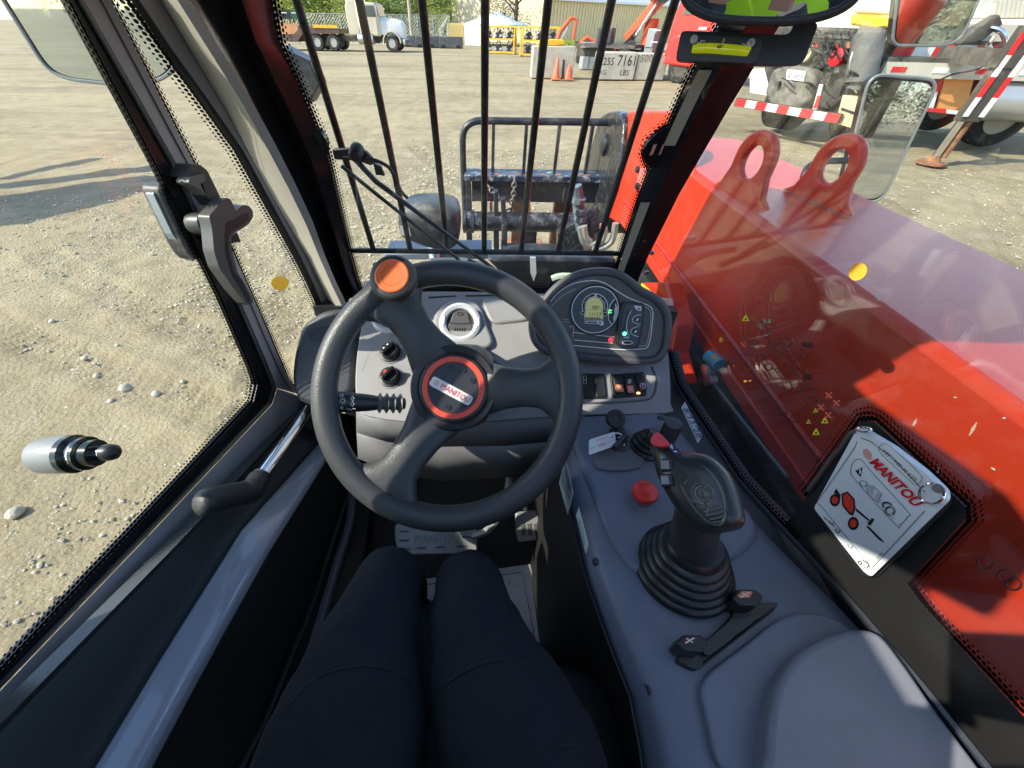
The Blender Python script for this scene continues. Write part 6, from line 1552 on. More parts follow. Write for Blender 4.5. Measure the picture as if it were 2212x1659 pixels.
mb().tube([ka, ka.lerp(kb2, .5), kb2], [.0048, .0042, .0048], 10).build('bow', BLACKP, key)
mb().tube([ka.lerp(kb2, .45), kc + kn2 * .003], .003, 6).build('blade', STEEL, key)
tagt = thing('key_tag', 'small white key tag with red lettering hanging beside the ignition', 'key tag')
TQ = [at(1272, 983, pl=Z(ZC + .018)), at(1272, 950, pl=Z(ZC + .024)), at(1328, 932, pl=Z(ZC + .030)), at(1331, 962, pl=Z(ZC + .027))]
tn = (TQ[1] - TQ[0]).cross(TQ[3] - TQ[0]).normalized(); tn = tn if tn.z > 0 else -tn
mb().slab(rnd(TQ, .004), -tn * .001).build('card', WHITEC, tagt)
def tq(a, b, h=.0006): return TQ[0].lerp(TQ[3], a).lerp(TQ[1].lerp(TQ[2], a), b) + tn * h
RT = mat('tag_red', (.62, .03, .03), .5)
text('lettering', 'OEH', tq(.62, .48), tq(.32, .46), tn, RT, tagt, .0)
text('small_print', '613 749 2016', tq(.72, .84), tq(.27, .80), tn, RT, tagt, .0)
for a, b in (((.02, .34), (.24, .36)), ((.70, .40), (.96, .42))): mb().tube([tq(*a, .0008), tq(*b, .0008)], .0004, 4).build('red_rule', RT, tagt)
mb().lathe([(0, 0), (.0016, 0), (.0016, .0004), (0, .0004)], tq(.88, .66), tn, 12).build('punch_hole', BLACKI, tagt)
rc_ = tq(1.03, .45)
mb().tube([rc_ + V((.009 * math.cos(t), .004 * math.sin(t), .006 * math.sin(t) + .003)) for t in [2 * math.pi * i / 20 for i in range(20)]], .0011, 6, True).build('tag_ring', mat('white_ring', (.75, .78, .76), .3), tagt)
# second small lever: bellows and black cylinder knob
lc = at(1395, 968, pl=Z(ZC + .006)); ld = V((.35, .25, .9)).normalized()
lv = mb().lathe([(0, 0)] + [x for i in range(4) for x in ((.030 - i * .0045, .001 + i * .008), (.031 - i * .0045, .005 + i * .008), (.0255 - i * .0045, .008 + i * .008))] + [(.009, .04), (0, .04)], lc, V((.1, .1, 1)), 24).build('drive_lever', RUBBER_S, TH)
k1 = at(1456, 913, pl=Z(ZC + .075)); k0_ = at(1438, 952, pl=Z(ZC + .03))
kd = (k1 - k0_).normalized()
mb().lathe([(0, 0), (.0125, 0), (.0135, .004), (.0135, .046), (.0125, .0485), (0, .049)], k1 - kd * .049, kd, 24).build('lever_knob', mat('knob_black', (.035, .035, .038), .42), lv)
mb().tube([lc + UP * .03, k1 - kd * .04], .006, 8).build('lever_stem', BLACKP, lv)
# screw in the corner
mb().lathe([(0, 0), (.006, 0), (.005, .002), (0, .002)], at(1428, 902, pl=Z(ZC + .001)), UP, 14).build('console_screw', BLKST, TH)
# emergency stop
ec = at(1386, 1085, pl=PC)
es = mb().lathe([(0, 0), (.0165, 0), (.0165, .006), (.0125, .0075), (.0125, .018), (0, .018)], ec, UP, 28).build('emergency_stop', STEEL, TH)
et = at(1385, 1053, pl=Z(ZC + .036)); ed = (et - ec).normalized()
mb().lathe([(.010, .010), (.0125, .018), (.0172, .0215), (.0182, .027), (.0172, .031), (.012, .0335), (0, .034)], ec, (ed + UP * 2).normalized(), 36).build('stop_button', mat('stop_red', (.72, .035, .025), .38), es)
ep = ec + (ed + UP * 2).normalized() * .0345
mb().tube([ep + V((.0095 * math.cos(t), .0095 * math.sin(t), -.0002)) for t in [math.pi * (1.4 * i / 14 + .2) for i in range(15)]], .0005, 4).build('turn_arrow', mat('stop_red_dark', (.5, .02, .015), .5), es)
# joystick: ribbed boot, neck, head
jb = at(1472, 1230, pl=PC); jt = at(1493, 1150, pl=Z(ZC + .075)); jd = (jt - jb).normalized()
joy = mb().lathe([(0, 0), (.060, 0)] + [x for i in range(5) for x in ((.0610 - i * .0048, .003 + i * .0105), (.0605 - i * .0048, .0080 + i * .0105), (.0575 - i * .0048, .0105 + i * .0105), (.0545 - i * .0048, .0118 + i * .0105))] + [(.035, .058), (.031, .064), (0, .064)], jb, (jd * .55 + UP * .45 + V((0.02, .0, 0))).normalized(), 48).build('joystick', RUBBER_S, TH, smooth=50)
nk0 = jb + (jd * .55 + UP * .45).normalized() * .052
HC = at(1515, 1070, d=.405)
neck = mb().tube([nk0, nk0.lerp(HC, .5), HC - ray(1515, 1070).normalized() * -.03], [.0275, .0245, .0225], 24).build('neck', mat('joystick_plastic', (.030, .030, .031), .34), joy, smooth=60)
vdir = -ray(1510, 1060).normalized()
PJ = Pl((vdir + V((-.10, .12, .05))).normalized(), HC)
JO = [(1409, 965), (1438, 958), (1462, 972), (1500, 975), (1536, 984), (1566, 1008), (1588, 1040), (1603, 1085), (1609, 1122), (1600, 1140), (1575, 1148), (1540, 1152), (1508, 1148), (1482, 1128), (1458, 1098), (1434, 1058), (1416, 1018)]
head = mb()
JP = smooth_pts(px(JO, PJ), 4); jc = sum(JP, V((0, 0, 0))) / len(JP)
hrings = []
for s, h in ((.62, -.050), (.85, -.040), (.97, -.026), (1.0, -.012), (.985, .0), (.94, .008), (.84, .0135), (.66, .017), (.42, .019), (.15, .0195)):
    hrings.append([jc + (p - jc) * s + PJ.n * h for p in JP])
head.loft(hrings); hd2 = head.build('joystick_head', mat('joystick_gloss', (.022, .022, .023), .33, coat=.1), joy, smooth=80)
def jr(c, rx, ry, rot, w, t0=0, t1=2 * math.pi, n=28, h=.0185):
    P = []
    for i in range(n + 1):
        t = t0 + (t1 - t0) * i / n; x = rx * math.cos(t); y = ry * math.sin(t)
        P.append((c[0] + x * math.cos(rot) - y * math.sin(rot), c[1] + x * math.sin(rot) + y * math.cos(rot)))
    return P
EMB = mat('embossed_gloss', (.085, .085, .078), .28)
def jh(u, v):                                   # height of the domed face at that spot
    c = (1510, 1068); r = math.hypot((u - c[0]) / 95, (v - c[1]) / 95); return .0195 - .0075 * r ** 2.2
def jline(P, w=.0016, m_=EMB, nm='thumb_grip_relief'):
    return mb().tube([at(u, v, pl=PJ.off(jh(u, v))) for u, v in P], w, 5).build(nm, m_, joy)
oval = smooth_pts([V((u, v, 0)) for u, v in ((1472, 998), (1500, 997), (1535, 1022), (1560, 1065), (1566, 1108), (1556, 1132), (1535, 1130), (1505, 1105), (1478, 1062), (1464, 1022))], 5)
jline([(p.x, p.y) for p in oval] + [(oval[0].x, oval[0].y)], .0013)
for r in (6, 12, 18, 24): jline(jr((1518, 1066), r, r * .85, .6, .001, .3 * r, .3 * r + 5.0))
for P in ([(1478, 1008), (1490, 1000), (1502, 1012), (1496, 1026), (1506, 1034)], [(1470, 1020), (1484, 1036), (1478, 1046)], [(1480, 1012), (1490, 1022), (1484, 1032)], [(1506, 1052), (1514, 1060), (1526, 1050)], [(1512, 1078), (1522, 1066), (1536, 1072)],
          [(1505, 1094), (1520, 1088), (1530, 1098), (1526, 1108)], [(1520, 1104), (1545, 1098), (1560, 1092)], [(1524, 1112), (1550, 1108), (1562, 1102)], [(1532, 1122), (1552, 1118), (1564, 1112)], [(1538, 1129), (1558, 1125)], [(1488, 1076), (1498, 1084), (1512, 1084)]): jline([(p.x, p.y) for p in smooth_pts([V((u, v, 0)) for u, v in P], 4, False)], .0014)
PJ2 = PJ.off(.0135)
rb = mb().slab(smooth_pts(px([(1406, 958), (1408, 942), (1418, 934), (1428, 938), (1444, 956), (1446, 962), (1426, 965)], PJ.off(.022)), 3), -PJ.n * .02).build('red_button', REDPINK, joy, bevel=.003, seg=3)
mb().slab(smooth_pts(px([(1406, 966), (1446, 962), (1462, 972), (1474, 980), (1450, 990), (1412, 984)], PJ.off(.0125)), 3), -PJ.n * .014).build('button_block', BLACKP, joy, bevel=.003)
BK = mat('blue_key', (.02, .03, .10), .35)
for c, s_ in (((1452, 966), '+'), ((1461, 976), '-')):
    o = at(*c, pl=PJ.off(.014)); mb().lathe([(0, 0), (.0042, 0), (.0038, .0014), (0, .0014)], o, PJ.n, 14).build('thumb_key', BK, joy)
    mb().box(o + PJ.n * .0017, (.005, .001, .0006), (XA, PJ.n.cross(XA).normalized(), PJ.n)).build('key_sign', WHITE, joy)
    if s_ == '+': mb().box(o + PJ.n * .0017, (.001, .005, .0006), (XA, PJ.n.cross(XA).normalized(), PJ.n)).build('key_sign', WHITE, joy)
for k in (0, 1):
    dx, dy = -1 + k * -1, k * 33
    L = [(1425 + k * 0, 992 + dy), (1450, 990 + dy), (1454 , 1016 + dy), (1428, 1018 + dy)]
    mb().slab(px(L, PJ.off(.0205)), -PJ.n * .02).build('roller_frame', BLACKP, joy, bevel=.001)
    for i in range(6):
        a = at(1429 + i * 2.6, 995 + dy, pl=PJ.off(.0215)); b = at(1431 + i * 2.6, 1013 + dy, pl=PJ.off(.0215))
        mb().tube([a, b], .0013, 6).build('roller_rib', mat('roller_grey', (.22, .22, .225), .35), joy)
# two-button block on the base plate
rb0 = flat([(1462, 1428), (1470, 1412), (1530, 1380), (1575, 1338), (1600, 1300), (1682, 1302), (1672, 1320), (1600, 1375), (1512, 1445), (1500, 1446)], Z(ZC + .004), .006, .012, .004).build('pushbutton_block', BLACKP, TH, bevel=.003)
flat([(1508, 1400), (1580, 1338), (1618, 1330), (1648, 1326), (1600, 1364), (1530, 1418)], Z(ZC + .004), .013, .012, .003).build('block_bar', BLACKP, rb0, bevel=.002)
mb().tube(px([(1520, 1432), (1672, 1314)], Z(ZC + .0112)), .001, 4).build('block_seam', BLACKI, rb0)
for c, pm_ in (((1489, 1388), 'dark_red'), ((1608, 1289), 'pic')):
    L = [(c[0] - 26, c[1] + 2), (c[0] - 14, c[1] - 17), (c[0] + 24, c[1] - 16), (c[0] + 42, c[1] - 2), (c[0] + 30, c[1] + 20), (c[0] - 10, c[1] + 18)]
    mb().slab(px(L, Z(ZC + .036)), (0, 0, -.03)).build('push_button', mat('button_black', (.016, .016, .017), .35), rb0, bevel=.0018, seg=2)
    L2 = [(c[0] - 15, c[1] - 2), (c[0] - 4, c[1] - 12), (c[0] + 18, c[1] - 11), (c[0] + 12, c[1] + 1), (c[0] - 8, c[1] + 3)]
    PZ = Z(ZC + .0368)
    mb().slab(px(L2, PZ), (0, 0, -.0005)).build('pictogram', mat('pic_dark', (.12, .01, .02), .4) if pm_ == 'dark_red' else OI, rb0)
    for a, b in (((-8, 1), (10, -10)), ((8, 0), (-6, -9))): mb().tube([at(c[0] + a[0], c[1] + a[1], pl=PZ.off(.0005)), at(c[0] + b[0], c[1] + b[1], pl=PZ.off(.0005))], .0006, 4).build('pictogram_line', WHITE, rb0)
# stickers on the console flank
sa, sb = at(1232, 983, pl=PC), at(1293, 1221, pl=PC)
flk = (sb - sa); flk.z = 0; flk.normalize(); fn = V((flk.y, -flk.x, 0)); fn = fn if fn.x < 0 else -fn
PFK = Pl(fn, sa + V((-.019, 0, 0)) + fn * .001)
def sticker(L, lines, big, bp):
    P = px(L, PFK); o = mb().slab(P, -fn * .0006).build('side_sticker', LABELC, TH)
    return o, P
s1_, P1_ = sticker([(1221, 987), (1207.5, 1043), (1226, 1112), (1238, 1066)], 0, 0, 0)
P1u = (P1_[3] - P1_[0])
def sq1(P, a, b): return P[0].lerp(P[3], a).lerp(P[1].lerp(P[2], a), b) + fn * .0008
text('sticker_title', 'OEM', sq1(P1_, .08, .78), sq1(P1_, .5, .78), fn, BLACKI, s1_)
for i in range(7): mb().tube([sq1(P1_, .05, .1 + i * .085), sq1(P1_, .95 - .1 * (i % 3), .1 + i * .085)], .0005, 3).build('sticker_print', mat('print_grey', (.12, .15, .18), .6), s1_)
s2_, P2_ = sticker([(1250, 1096), (1244, 1114), (1265, 1196), (1271, 1178)], 0, 0, 0)
text('sticker_number', '002156', sq1(P2_, .20, .72), sq1(P2_, .86, .72), fn, BLACKI, s2_, 0, .9)
# upright black trim to the right of the console with a pale label
tl0 = [(1446, 893), (1500, 955), (1640, 1122), (1855, 1330), (2140, 1659), (2225, 1760)]
tr0 = [(1440, 760), (1460, 835), (1607, 1055), (1720, 1171), (1926, 1400), (2150, 1680)]
T0 = [p - UP * .02 for p in resamp(px(tl0, PC), 10)]; T1 = resamp(px3(tr0, PR.off(.006)), 10)
strip(T0, T1, (.02, .0, -.02)).build('console_side_trim', BLACKP, TH)
mb().tube(T1, .0045, 6).build('side_glass_gasket', mat('gasket_sheen', (.03, .033, .04), .25), TH)
lab = px([(1472, 872), (1482, 868), (1516, 944), (1508, 956)], Pl(((T1[2] - T0[2]).cross(YA + V((.5, 0, 0)))).normalized(), T0[2].lerp(T1[2], .5)))
LP = [at(1472, 880, d=.66), at(1480, 868, d=.67), at(1517, 940, d=.63), at(1508, 957, d=.62)]
ln_ = (LP[1] - LP[0]).cross(LP[3] - LP[0]).normalized(); ln_ = ln_ if ln_.dot(EYE - LP[0]) > 0 else -ln_
lo = mb().slab(LP, -ln_ * .0008).build('capacity_label', mat('blue_white_label', (.50, .58, .66), .45), TH)
def lq(a, b): return LP[0].lerp(LP[3], a).lerp(LP[1].lerp(LP[2], a), b) + ln_ * .0012
text('label_print', '8:15:28', lq(.06, .12), lq(.90, .12), ln_, BLACKI, lo, 0, .8); text('label_print', '515', lq(.30, .62), lq(.80, .62), ln_, BLACKI, lo, 0, .6)
mb().tube([lq(.05, .06), lq(.05, .94), lq(.95, .94), lq(.95, .06)], .0004, 3, True).build('label_border', BLACKI, lo)

mb().slab([p + PR.n * -.006 for p in T1] + [V((T1[-1].x + .02, T1[-1].y - .05, .58)), V((T1[0].x + .02, T1[0].y, .58))], PR.n * -.02).build('lower_side_panel', BLACKP, TH)
# ---- right side glass with its printed border
RG = px3([(1762, -60), (1722, 0), (1546, 284), (1390, 575), (1372, 640), (1440, 760), (1460, 835), (1607, 1055), (1720, 1171), (1926, 1400), (2150, 1680)], PR)
def prp(y, z): return V((.485 - .17 * y, y, z))
mb().slab(RG + [prp(-.10, 1.0), prp(-.6, 1.0), prp(-.6, 1.88), prp(.4, 1.88)], PR.n * -.005).build('side_glass', GLASS_R, TH)
BK0 = [(1690, 1140), (1740, 1078), (1862, 908), (1890, 912), (2090, 1098), (2094, 1112), (1958, 1262), (1985, 1300), (2100, 1428), (2230, 1570), (2260, 1690), (2150, 1690), (1926, 1400), (1722, 1173)]
FB = mat('frit_black', (.012, .012, .012), .5)
mb().slab(px(BK0, PR.off(.0012)), PR.n * -.001).build('frit_patch', FB, TH)
fo = [(1742, 1075), (1862, 905), (1892, 910), (2092, 1098), (2097, 1113), (1960, 1262), (1986, 1298), (2102, 1426), (2240, 1575)]
fo2 = [(1722, 1052), (1852, 872), (1898, 876), (2128, 1086), (2134, 1122), (1992, 1268), (2000, 1290), (2122, 1410), (2262, 1560)]
frit('frit_band', resamp(px3(fo, PR.off(.002)), 30), resamp(px3(fo2, PR.off(.002)), 30), TH, FRIT, .0042)
frit('frit_band', resamp(px3([(1442, 755), (1463, 830), (1609, 1050), (1722, 1168)], PR.off(.002)), 12), resamp(px3([(1456, 748), (1478, 822), (1620, 1036), (1736, 1152)], PR.off(.002)), 12), TH, FRIT)
# load chart booklet in its black holder
hold = PR.off(.012)
hp = mb().slab(rnd(px([(1742, 1086), (1850, 918), (1862, 926), (2052, 1082), (2040, 1100), (1890, 1250), (1858, 1246)], PR.off(.008)), .008), PR.n * -.006).build('booklet_holder', BLACKP, TH, bevel=.002)
book = thing('load_chart_booklet', 'white laminated load chart booklet with red lettering in a black holder on the glass', 'booklet')
BT = [(1851, 928), (1868, 930), (1932, 968), (2000, 1020), (2044, 1062), (2048, 1082), (1890, 1238), (1882, 1246), (1866, 1236), (1758, 1098), (1766, 1082)]
for i in range(5):
    o_ = i * .0016
    P = px([(u + (3 - i) * 1.6, v - (3 - i) * 1.3) if k < 6 else (u, v) for k, (u, v) in enumerate(BT)], PR.off(.0145 + o_))
    mb().slab(rnd(P, .004), PR.n * -.0012).build('page', mat('laminated_white', (.70, .73, .75), .22, coat=.4), book)
PBk = PR.off(.0145 + 4 * .0016 + .0006)
def bk_(x, y): return ((1600 + x / 2.304) * .864, (900 + y / 2.304) * .864)
def bline(L, w=.0003, m_=BLACKI, cl_=False, sm=0):
    P = px([bk_(*c) for c in L], PBk); P = smooth_pts(P, sm, cl_) if sm else P
    return mb().tube(P, w * .7, 4, cl_).build('print_line', m_, book)
def bplate(L, m_, h=.0, nm='print_shape', sm=0):
    P = px([bk_(*c) for c in L], PBk.off(h)); P = smooth_pts(P, sm) if sm else P
    return mb().slab(P, PBk.n * -.0004).build(nm, m_, book)
def btext(s, a, b, m_, sy=1.0, sk=0., nm='print_text', bold=0.): return text_px(nm, s, bk_(*a), bk_(*b), PBk, .0003, m_, book, sy, sk, bold)
btext('MANITOU', (1322, 590), (1582, 845), mat('brand_red', (.60, .015, .02), .35), 1.3, .2, bold=.035)
btext('MT / MT-X 625', (1398, 530), (1584, 700), BLACKI, 1.0)
bline([(1376, 508), (1400, 486), (1440, 496), (1606, 650), (1620, 690), (1594, 718), (1560, 700), (1400, 552)], .0003, BLACKI, True, 4)
bline([(1270, 448), (1330, 470), (1450, 560), (1640, 760)], .0005); bline([(1250, 470), (1240, 500), (1020, 820), (1050, 850), (1330, 1190), (1340, 1195), (1640, 870)], .0004)
bplate([(1285, 525), (1305, 512), (1335, 545), (1325, 575), (1295, 560)], mat('emblem_pink', (.62, .30, .26), .4), 0, 'emblem', 3)
bline([(1215, 630), (1235, 580), (1275, 575), (1330, 640), (1540, 870), (1545, 900), (1500, 950), (1470, 945), (1240, 690)], .0004, BLACKI, True, 4)
bplate([(1240, 640), (1280, 618), (1270, 675)], BLACKI, 0, 'warning_mark'); bline([(1268, 630), (1266, 655)], .0009, WHITE)
for dx in (0, 40): bplate([(1322 + dx, 725 + dx), (1350 + dx, 735 + dx), (1340 + dx, 785 + dx), (1312 + dx, 760 + dx)], mat('print_lilac', (.42, .44, .55), .5), 0, 'open_book')
bline([(1310, 722), (1345, 728), (1392, 770), (1370, 820), (1310, 770)], .0004, BLACKI, True)
bline([(1265, 705), (1285, 695), (1305, 705), (1300, 725), (1280, 728)], .0004, BLACKI, True, 3)
for r in (30, 22): bline([(1440 + r * math.cos(t), 870 + r * .9 * math.sin(t)) for t in [2 * math.pi * i / 18 for i in range(18)]], .0005, BLACKI, True)
bline([(1400, 850), (1402, 825), (1430, 822), (1448, 835)], .0013, BLACKI, False, 4); bline([(1440, 880), (1462, 912)], .0014, mat('print_grey2', (.4, .4, .42), .5))
RPR = mat('print_red', (.72, .05, .02), .4)
bplate([(1160, 770), (1195, 758), (1235, 800), (1240, 855), (1225, 898), (1205, 890), (1165, 840)], BLACKI, 0, 'machine_body'); bplate([(1170, 778), (1193, 768), (1226, 804), (1230, 852), (1220, 882), (1207, 876), (1174, 832)], RPR, .0006, 'machine_body')
for c, r in (((1122, 808), 36), ((1228, 942), 38)):
    bplate([(c[0] + r * .8 * math.cos(t), c[1] + r * math.sin(t)) for t in [2 * math.pi * i / 22 for i in range(22)]], BLACKI, 0, 'machine_wheel'); bplate([(c[0] + r * .5 * math.cos(t), c[1] + r * .62 * math.sin(t)) for t in [2 * math.pi * i / 20 for i in range(20)]], RPR, .0006, 'machine_wheel')
bplate([(1115, 765), (1130, 742), (1155, 780), (1150, 800), (1135, 775)], BLACKI, 0, 'machine_boom')
bplate([(1245, 855), (1320, 920), (1316, 928), (1240, 866)], BLACKI, 0, 'machine_boom'); bplate([(1335, 910), (1350, 920), (1325, 955), (1308, 945)], BLACKI, 0, 'machine_boom'); bplate([(1305, 962), (1312, 955), (1388, 1030), (1408, 1052), (1380, 1040)], BLACKI, 0, 'machine_fork')
for c in ((1105, 935), (1140, 985), (1210, 1075), (1300, 1190)): bline([(c[0] - 12, c[1] - 12), (c[0] - 8, c[1] + 4), (c[0] + 8, c[1] + 10), (c[0] + 14, c[1] - 4)], .0006)
bline([(1060, 905), (1075, 920), (1120, 960)], .0008); bline([(1138 + 12 * math.cos(t), 985 + 12 * math.sin(t)) for t in [2 * math.pi * i / 12 for i in range(12)]], .0004, BLACKI, True)
bline([(1268 + 10 * math.cos(t), 1168 + 10 * math.sin(t)) for t in [2 * math.pi * i / 12 for i in range(12)]], .0007, BLACKI, True); bline([(1280, 1150), (1312, 1172), (1322, 1195)], .0009)
btext('N1004268', (1372, 1150), (1402, 1115), BLACKI, 1.0)
rings_ = [(1880, 930, 14), (2008, 1072, 19)]
bring = mb().tube([at(1866 + 16 * math.cos(t), 928 + 5 * math.sin(t), pl=PBk.off(.004 + .004 * math.sin(t))) for t in [2 * math.pi * i / 20 for i in range(20)]], .001, 6, True).build('binder_ring', CHROME, book)
mb().tube([at(2013 + 27 * math.cos(t), 1066 + 22 * math.sin(t), pl=PBk.off(.003 + .004 * math.sin(2 * t))) for t in [2 * math.pi * i / 28 for i in range(28)]], .0011, 6, True).build('binder_ring', CHROME, book)
mb().lathe([(0, 0), (.004, 0), (.004, .0006), (0, .0006)], at(2025, 1056, pl=PBk), PR.n, 16).build('punch_hole', mat('hole_grey', (.2, .2, .21), .5), book)
mb().tube(smooth_pts([at(1850, 932, pl=PR.off(.02)), at(1836, 938, pl=PR.off(.02)), at(1812, 972, pl=PR.off(.014)), at(1795, 990, pl=PR.off(.012)), at(1760, 1040, pl=PR.off(.01)), at(1745, 1060, pl=PR.off(.008))], 5, False), .0024, 6).build('holder_cord', mat('braided_cord', (.09, .085, .08), .6, bump=.6, bs=900), hp)
flat([(1838, 934), (1852, 925), (1846, 960), (1828, 972)], PR.off(.012), .004, .006, .002).build('holder_clip', BLACKP, hp)
# transparent decal with pictograms on the glass
DK = mat('decal_line', (.06, .008, .008), .6)
def dk(L, cl_=False, w=.0007, m_=DK, sm=3): 
    P = px(L, PR.off(.0012)); P = smooth_pts(P, sm, cl_) if sm else P
    return mb().tube(P, w, 3, cl_)
dec = dk([(1560, 700), (1600, 668), (1810, 905), (1762, 1000), (1570, 730)], True, .0004, DK, 0).build('glass_decal', DK, TH)
def circ_px(c, r, k=.8, n=12): return [(c[0] + r * math.cos(t), c[1] + r * k * math.sin(t)) for t in [2 * math.pi * i / n for i in range(n)]]
for c, r in (((1652, 722), 9), ((1668, 742), 8), ((1642, 772), 9), ((1660, 792), 9), ((1632, 740), 6), ((1700, 744), 7), ((1695, 766), 7), ((1738, 762), 11), ((1725, 768), 7), ((1758, 862), 8), ((1690, 888), 9), ((1680, 800), 5), ((1745, 836), 9), ((1715, 905), 9)):
    dk(circ_px(c, r), True).build('decal_shape', DK, dec)
for c in ((1715, 790), (1735, 808), (1704, 740), (1690, 752), (1660, 702), (1628, 745), (1700, 835), (1612, 760), (1742, 850), (1680, 905), (1725, 838)):
    dk([(c[0] - 12, c[1] - 8), (c[0] + 6, c[1] - 10), (c[0] + 14, c[1] + 6), (c[0] - 4, c[1] + 9)], True, .0008, DK, 0).build('decal_shape', DK, dec)
for L in ([(1700, 800), (1712, 838)], [(1660, 740), (1790, 880)], [(1610, 730), (1700, 830)], [(1640, 690), (1720, 780)], [(1742, 720), (1760, 752)], [(1690, 730), (1660, 770)]): dk(L, False, .0005, DK, 0).build('decal_shape', DK, dec)
mb().slab(px([(1732, 738), (1756, 742), (1752, 752), (1730, 748)], PR.off(.0012)), PR.n * -.0004).build('decal_shape', DK, dec); mb().slab(px([(1737, 806), (1754, 808), (1752, 822), (1736, 820)], PR.off(.0012)), PR.n * -.0004).build('decal_shape', DK, dec)
RX = mat('decal_red', (.85, .16, .10), .4)
for c in ((1790, 854), (1807, 871), (1773, 880), (1789, 897), (1606, 745)):
    for s in (-1, 1): mb().tube(px([(c[0] - 6, c[1] - 6 * s), (c[0] + 6, c[1] + 6 * s)], PR.off(.0016)), .0009, 4).build('decal_cross', RX, dec)
for c, k in (((1761, 887), 5), ((1781, 908), 8), ((1746, 911), 5), ((1762, 933), 8), ((1610, 687), 8)):
    mb().slab(px([(c[0] - k, c[1] + k * .8), (c[0] + k, c[1] + k * .8), (c[0] + k * .1, c[1] - k)], PR.off(.0014)), PR.n * -.0003).build('decal_triangle', YELI, dec)
    mb().slab(px([(c[0] - k * .3, c[1] + k * .5), (c[0] + k * .4, c[1] + k * .5), (c[0] + k * .1, c[1] - k * .2)], PR.off(.0018)), PR.n * -.0003).build('decal_shape', BLACKI, dec)
for c in ((1557, 734), (1543, 770)):
    mb().slab(circ(c, PR, .0045, .0014, 14), PR.n * -.0003).build('decal_dot', mat('amber_ink', (.75, .38, .05), .5), dec)
text_px('decal_ok', 'OK', (1636, 703), (1646, 714), PR, .0014, mat('green_ink', (.08, .4, .15), .5), dec)
for c in ((2128, 1215), (2172, 1243), (2190, 1262)): dk(circ_px(c, 16, .75), True, .0009).build('decal_shape', DK, dec)

# ---- boom on the right
bm = mb()
def bx(y, x0=.62, x1=1.03, z0=.955, z1=1.302):
    return [V((x0, y, z0 + .03)), V((x0, y, z1 - .012)), V((x0 + .012, y, z1)), V((x1 - .012, y, z1 - .012)), V((x1, y, z1 - .03)), V((x1, y, z0)), V((x0 + .05, y, z0 - .04))]
bm.loft([bx(y) for y in (-2.4, -1, 0, .6, 1.2, 1.85)])
boom = bm.build('boom', REDP, TH, smooth=25, bevel=.004)
mb().tube([V((.617, y, 1.045)) for y in (-2.4, 0, 1.85)], .006, 5).build('weld_bead', mat('red_weld', (.50, .03, .02), .45, bump=1, bs=90), boom)
mb().slab([(.612, -2.4, .955), (.612, 1.85, .955), (.612, 1.85, .99), (.612, -2.4, .99)], (.02, 0, 0)).build('boom_flange', REDP, boom, bevel=.003)
def lug(c, yoff, u0):
    # lifting eye: plate standing lengthwise on the boom top
    o = at(*c, pl=Z(1.298)); dirv = V((-.22, .975, 0)).normalized(); nn = V((.975, .22, 0))
    prof = []
    H, W, R = .088, .078, .062
    for i in range(17):
        t = math.pi * i / 16; prof.append((R * math.cos(t), H + R * math.sin(t)))
    outer = [(W + .03, 0), (W, .02)] + [(R, H * .7)] + prof + [(-R, H * .7), (-W, .02), (-W - .03, 0)]
    hole = [(.031 * math.cos(t), H - .006 + .036 * math.sin(t)) for t in [2 * math.pi * i / 24 for i in range(24)]]
    bmx = bmesh.new()
    def loop(L): 
        vs = [bmx.verts.new(o + dirv * x + UP * z) for x, z in L]
        return [bmx.edges.new((vs[i], vs[(i + 1) % len(vs)])) for i in range(len(vs))]
    e = loop(outer) + loop(hole)
    r = bmesh.ops.triangle_fill(bmx, use_beauty=True, edges=e)
    fs = [f for f in r['geom'] if isinstance(f, bmesh.types.BMFace)]
    ex = bmesh.ops.extrude_face_region(bmx, geom=fs)
    bmesh.ops.translate(bmx, verts=[v for v in ex['geom'] if isinstance(v, bmesh.types.BMVert)], vec=nn * -.022)
    bmesh.ops.recalc_face_normals(bmx, faces=bmx.faces)
    me = bpy.data.meshes.new('lifting_eye'); bmx.to_mesh(me); bmx.free(); me.materials.append(REDP)
    ob = bpy.data.objects.new('lifting_eye', me); COL.objects.link(ob); ob.parent = boom
    bv = ob.modifiers.new('bevel', 'BEVEL'); bv.width = .008; bv.segments = 3; bv.limit_method = 'ANGLE'; bv.angle_limit = math.radians(60)
    me.shade_smooth(); me.set_sharp_from_angle(angle=math.radians(50))
lug((1604, 426), 0, 0); lug((1770, 436), 0, 0)
for a, b in (((2110, 912), (2094, 941)), ((1980, 905), (1972, 921)), ((2140, 1010), (2150, 1016)), ((1890, 640), (1902, 650)), ((2060, 860), (2066, 858)), ((2030, 1010), (2024, 1024)), ((2165, 905), (2172, 902))):
    mb().tube([at(*a, x=.6185), at(*a, x=.6185).lerp(at(*b, x=.6185), .5), at(*b, x=.6185)], [.0004, .0016, .0006], 5).build('paint_scratch', mat('bare_scratch', (.62, .52, .42), .6), boom)
for uv in ((1450, 720), (1450, 760)): pass
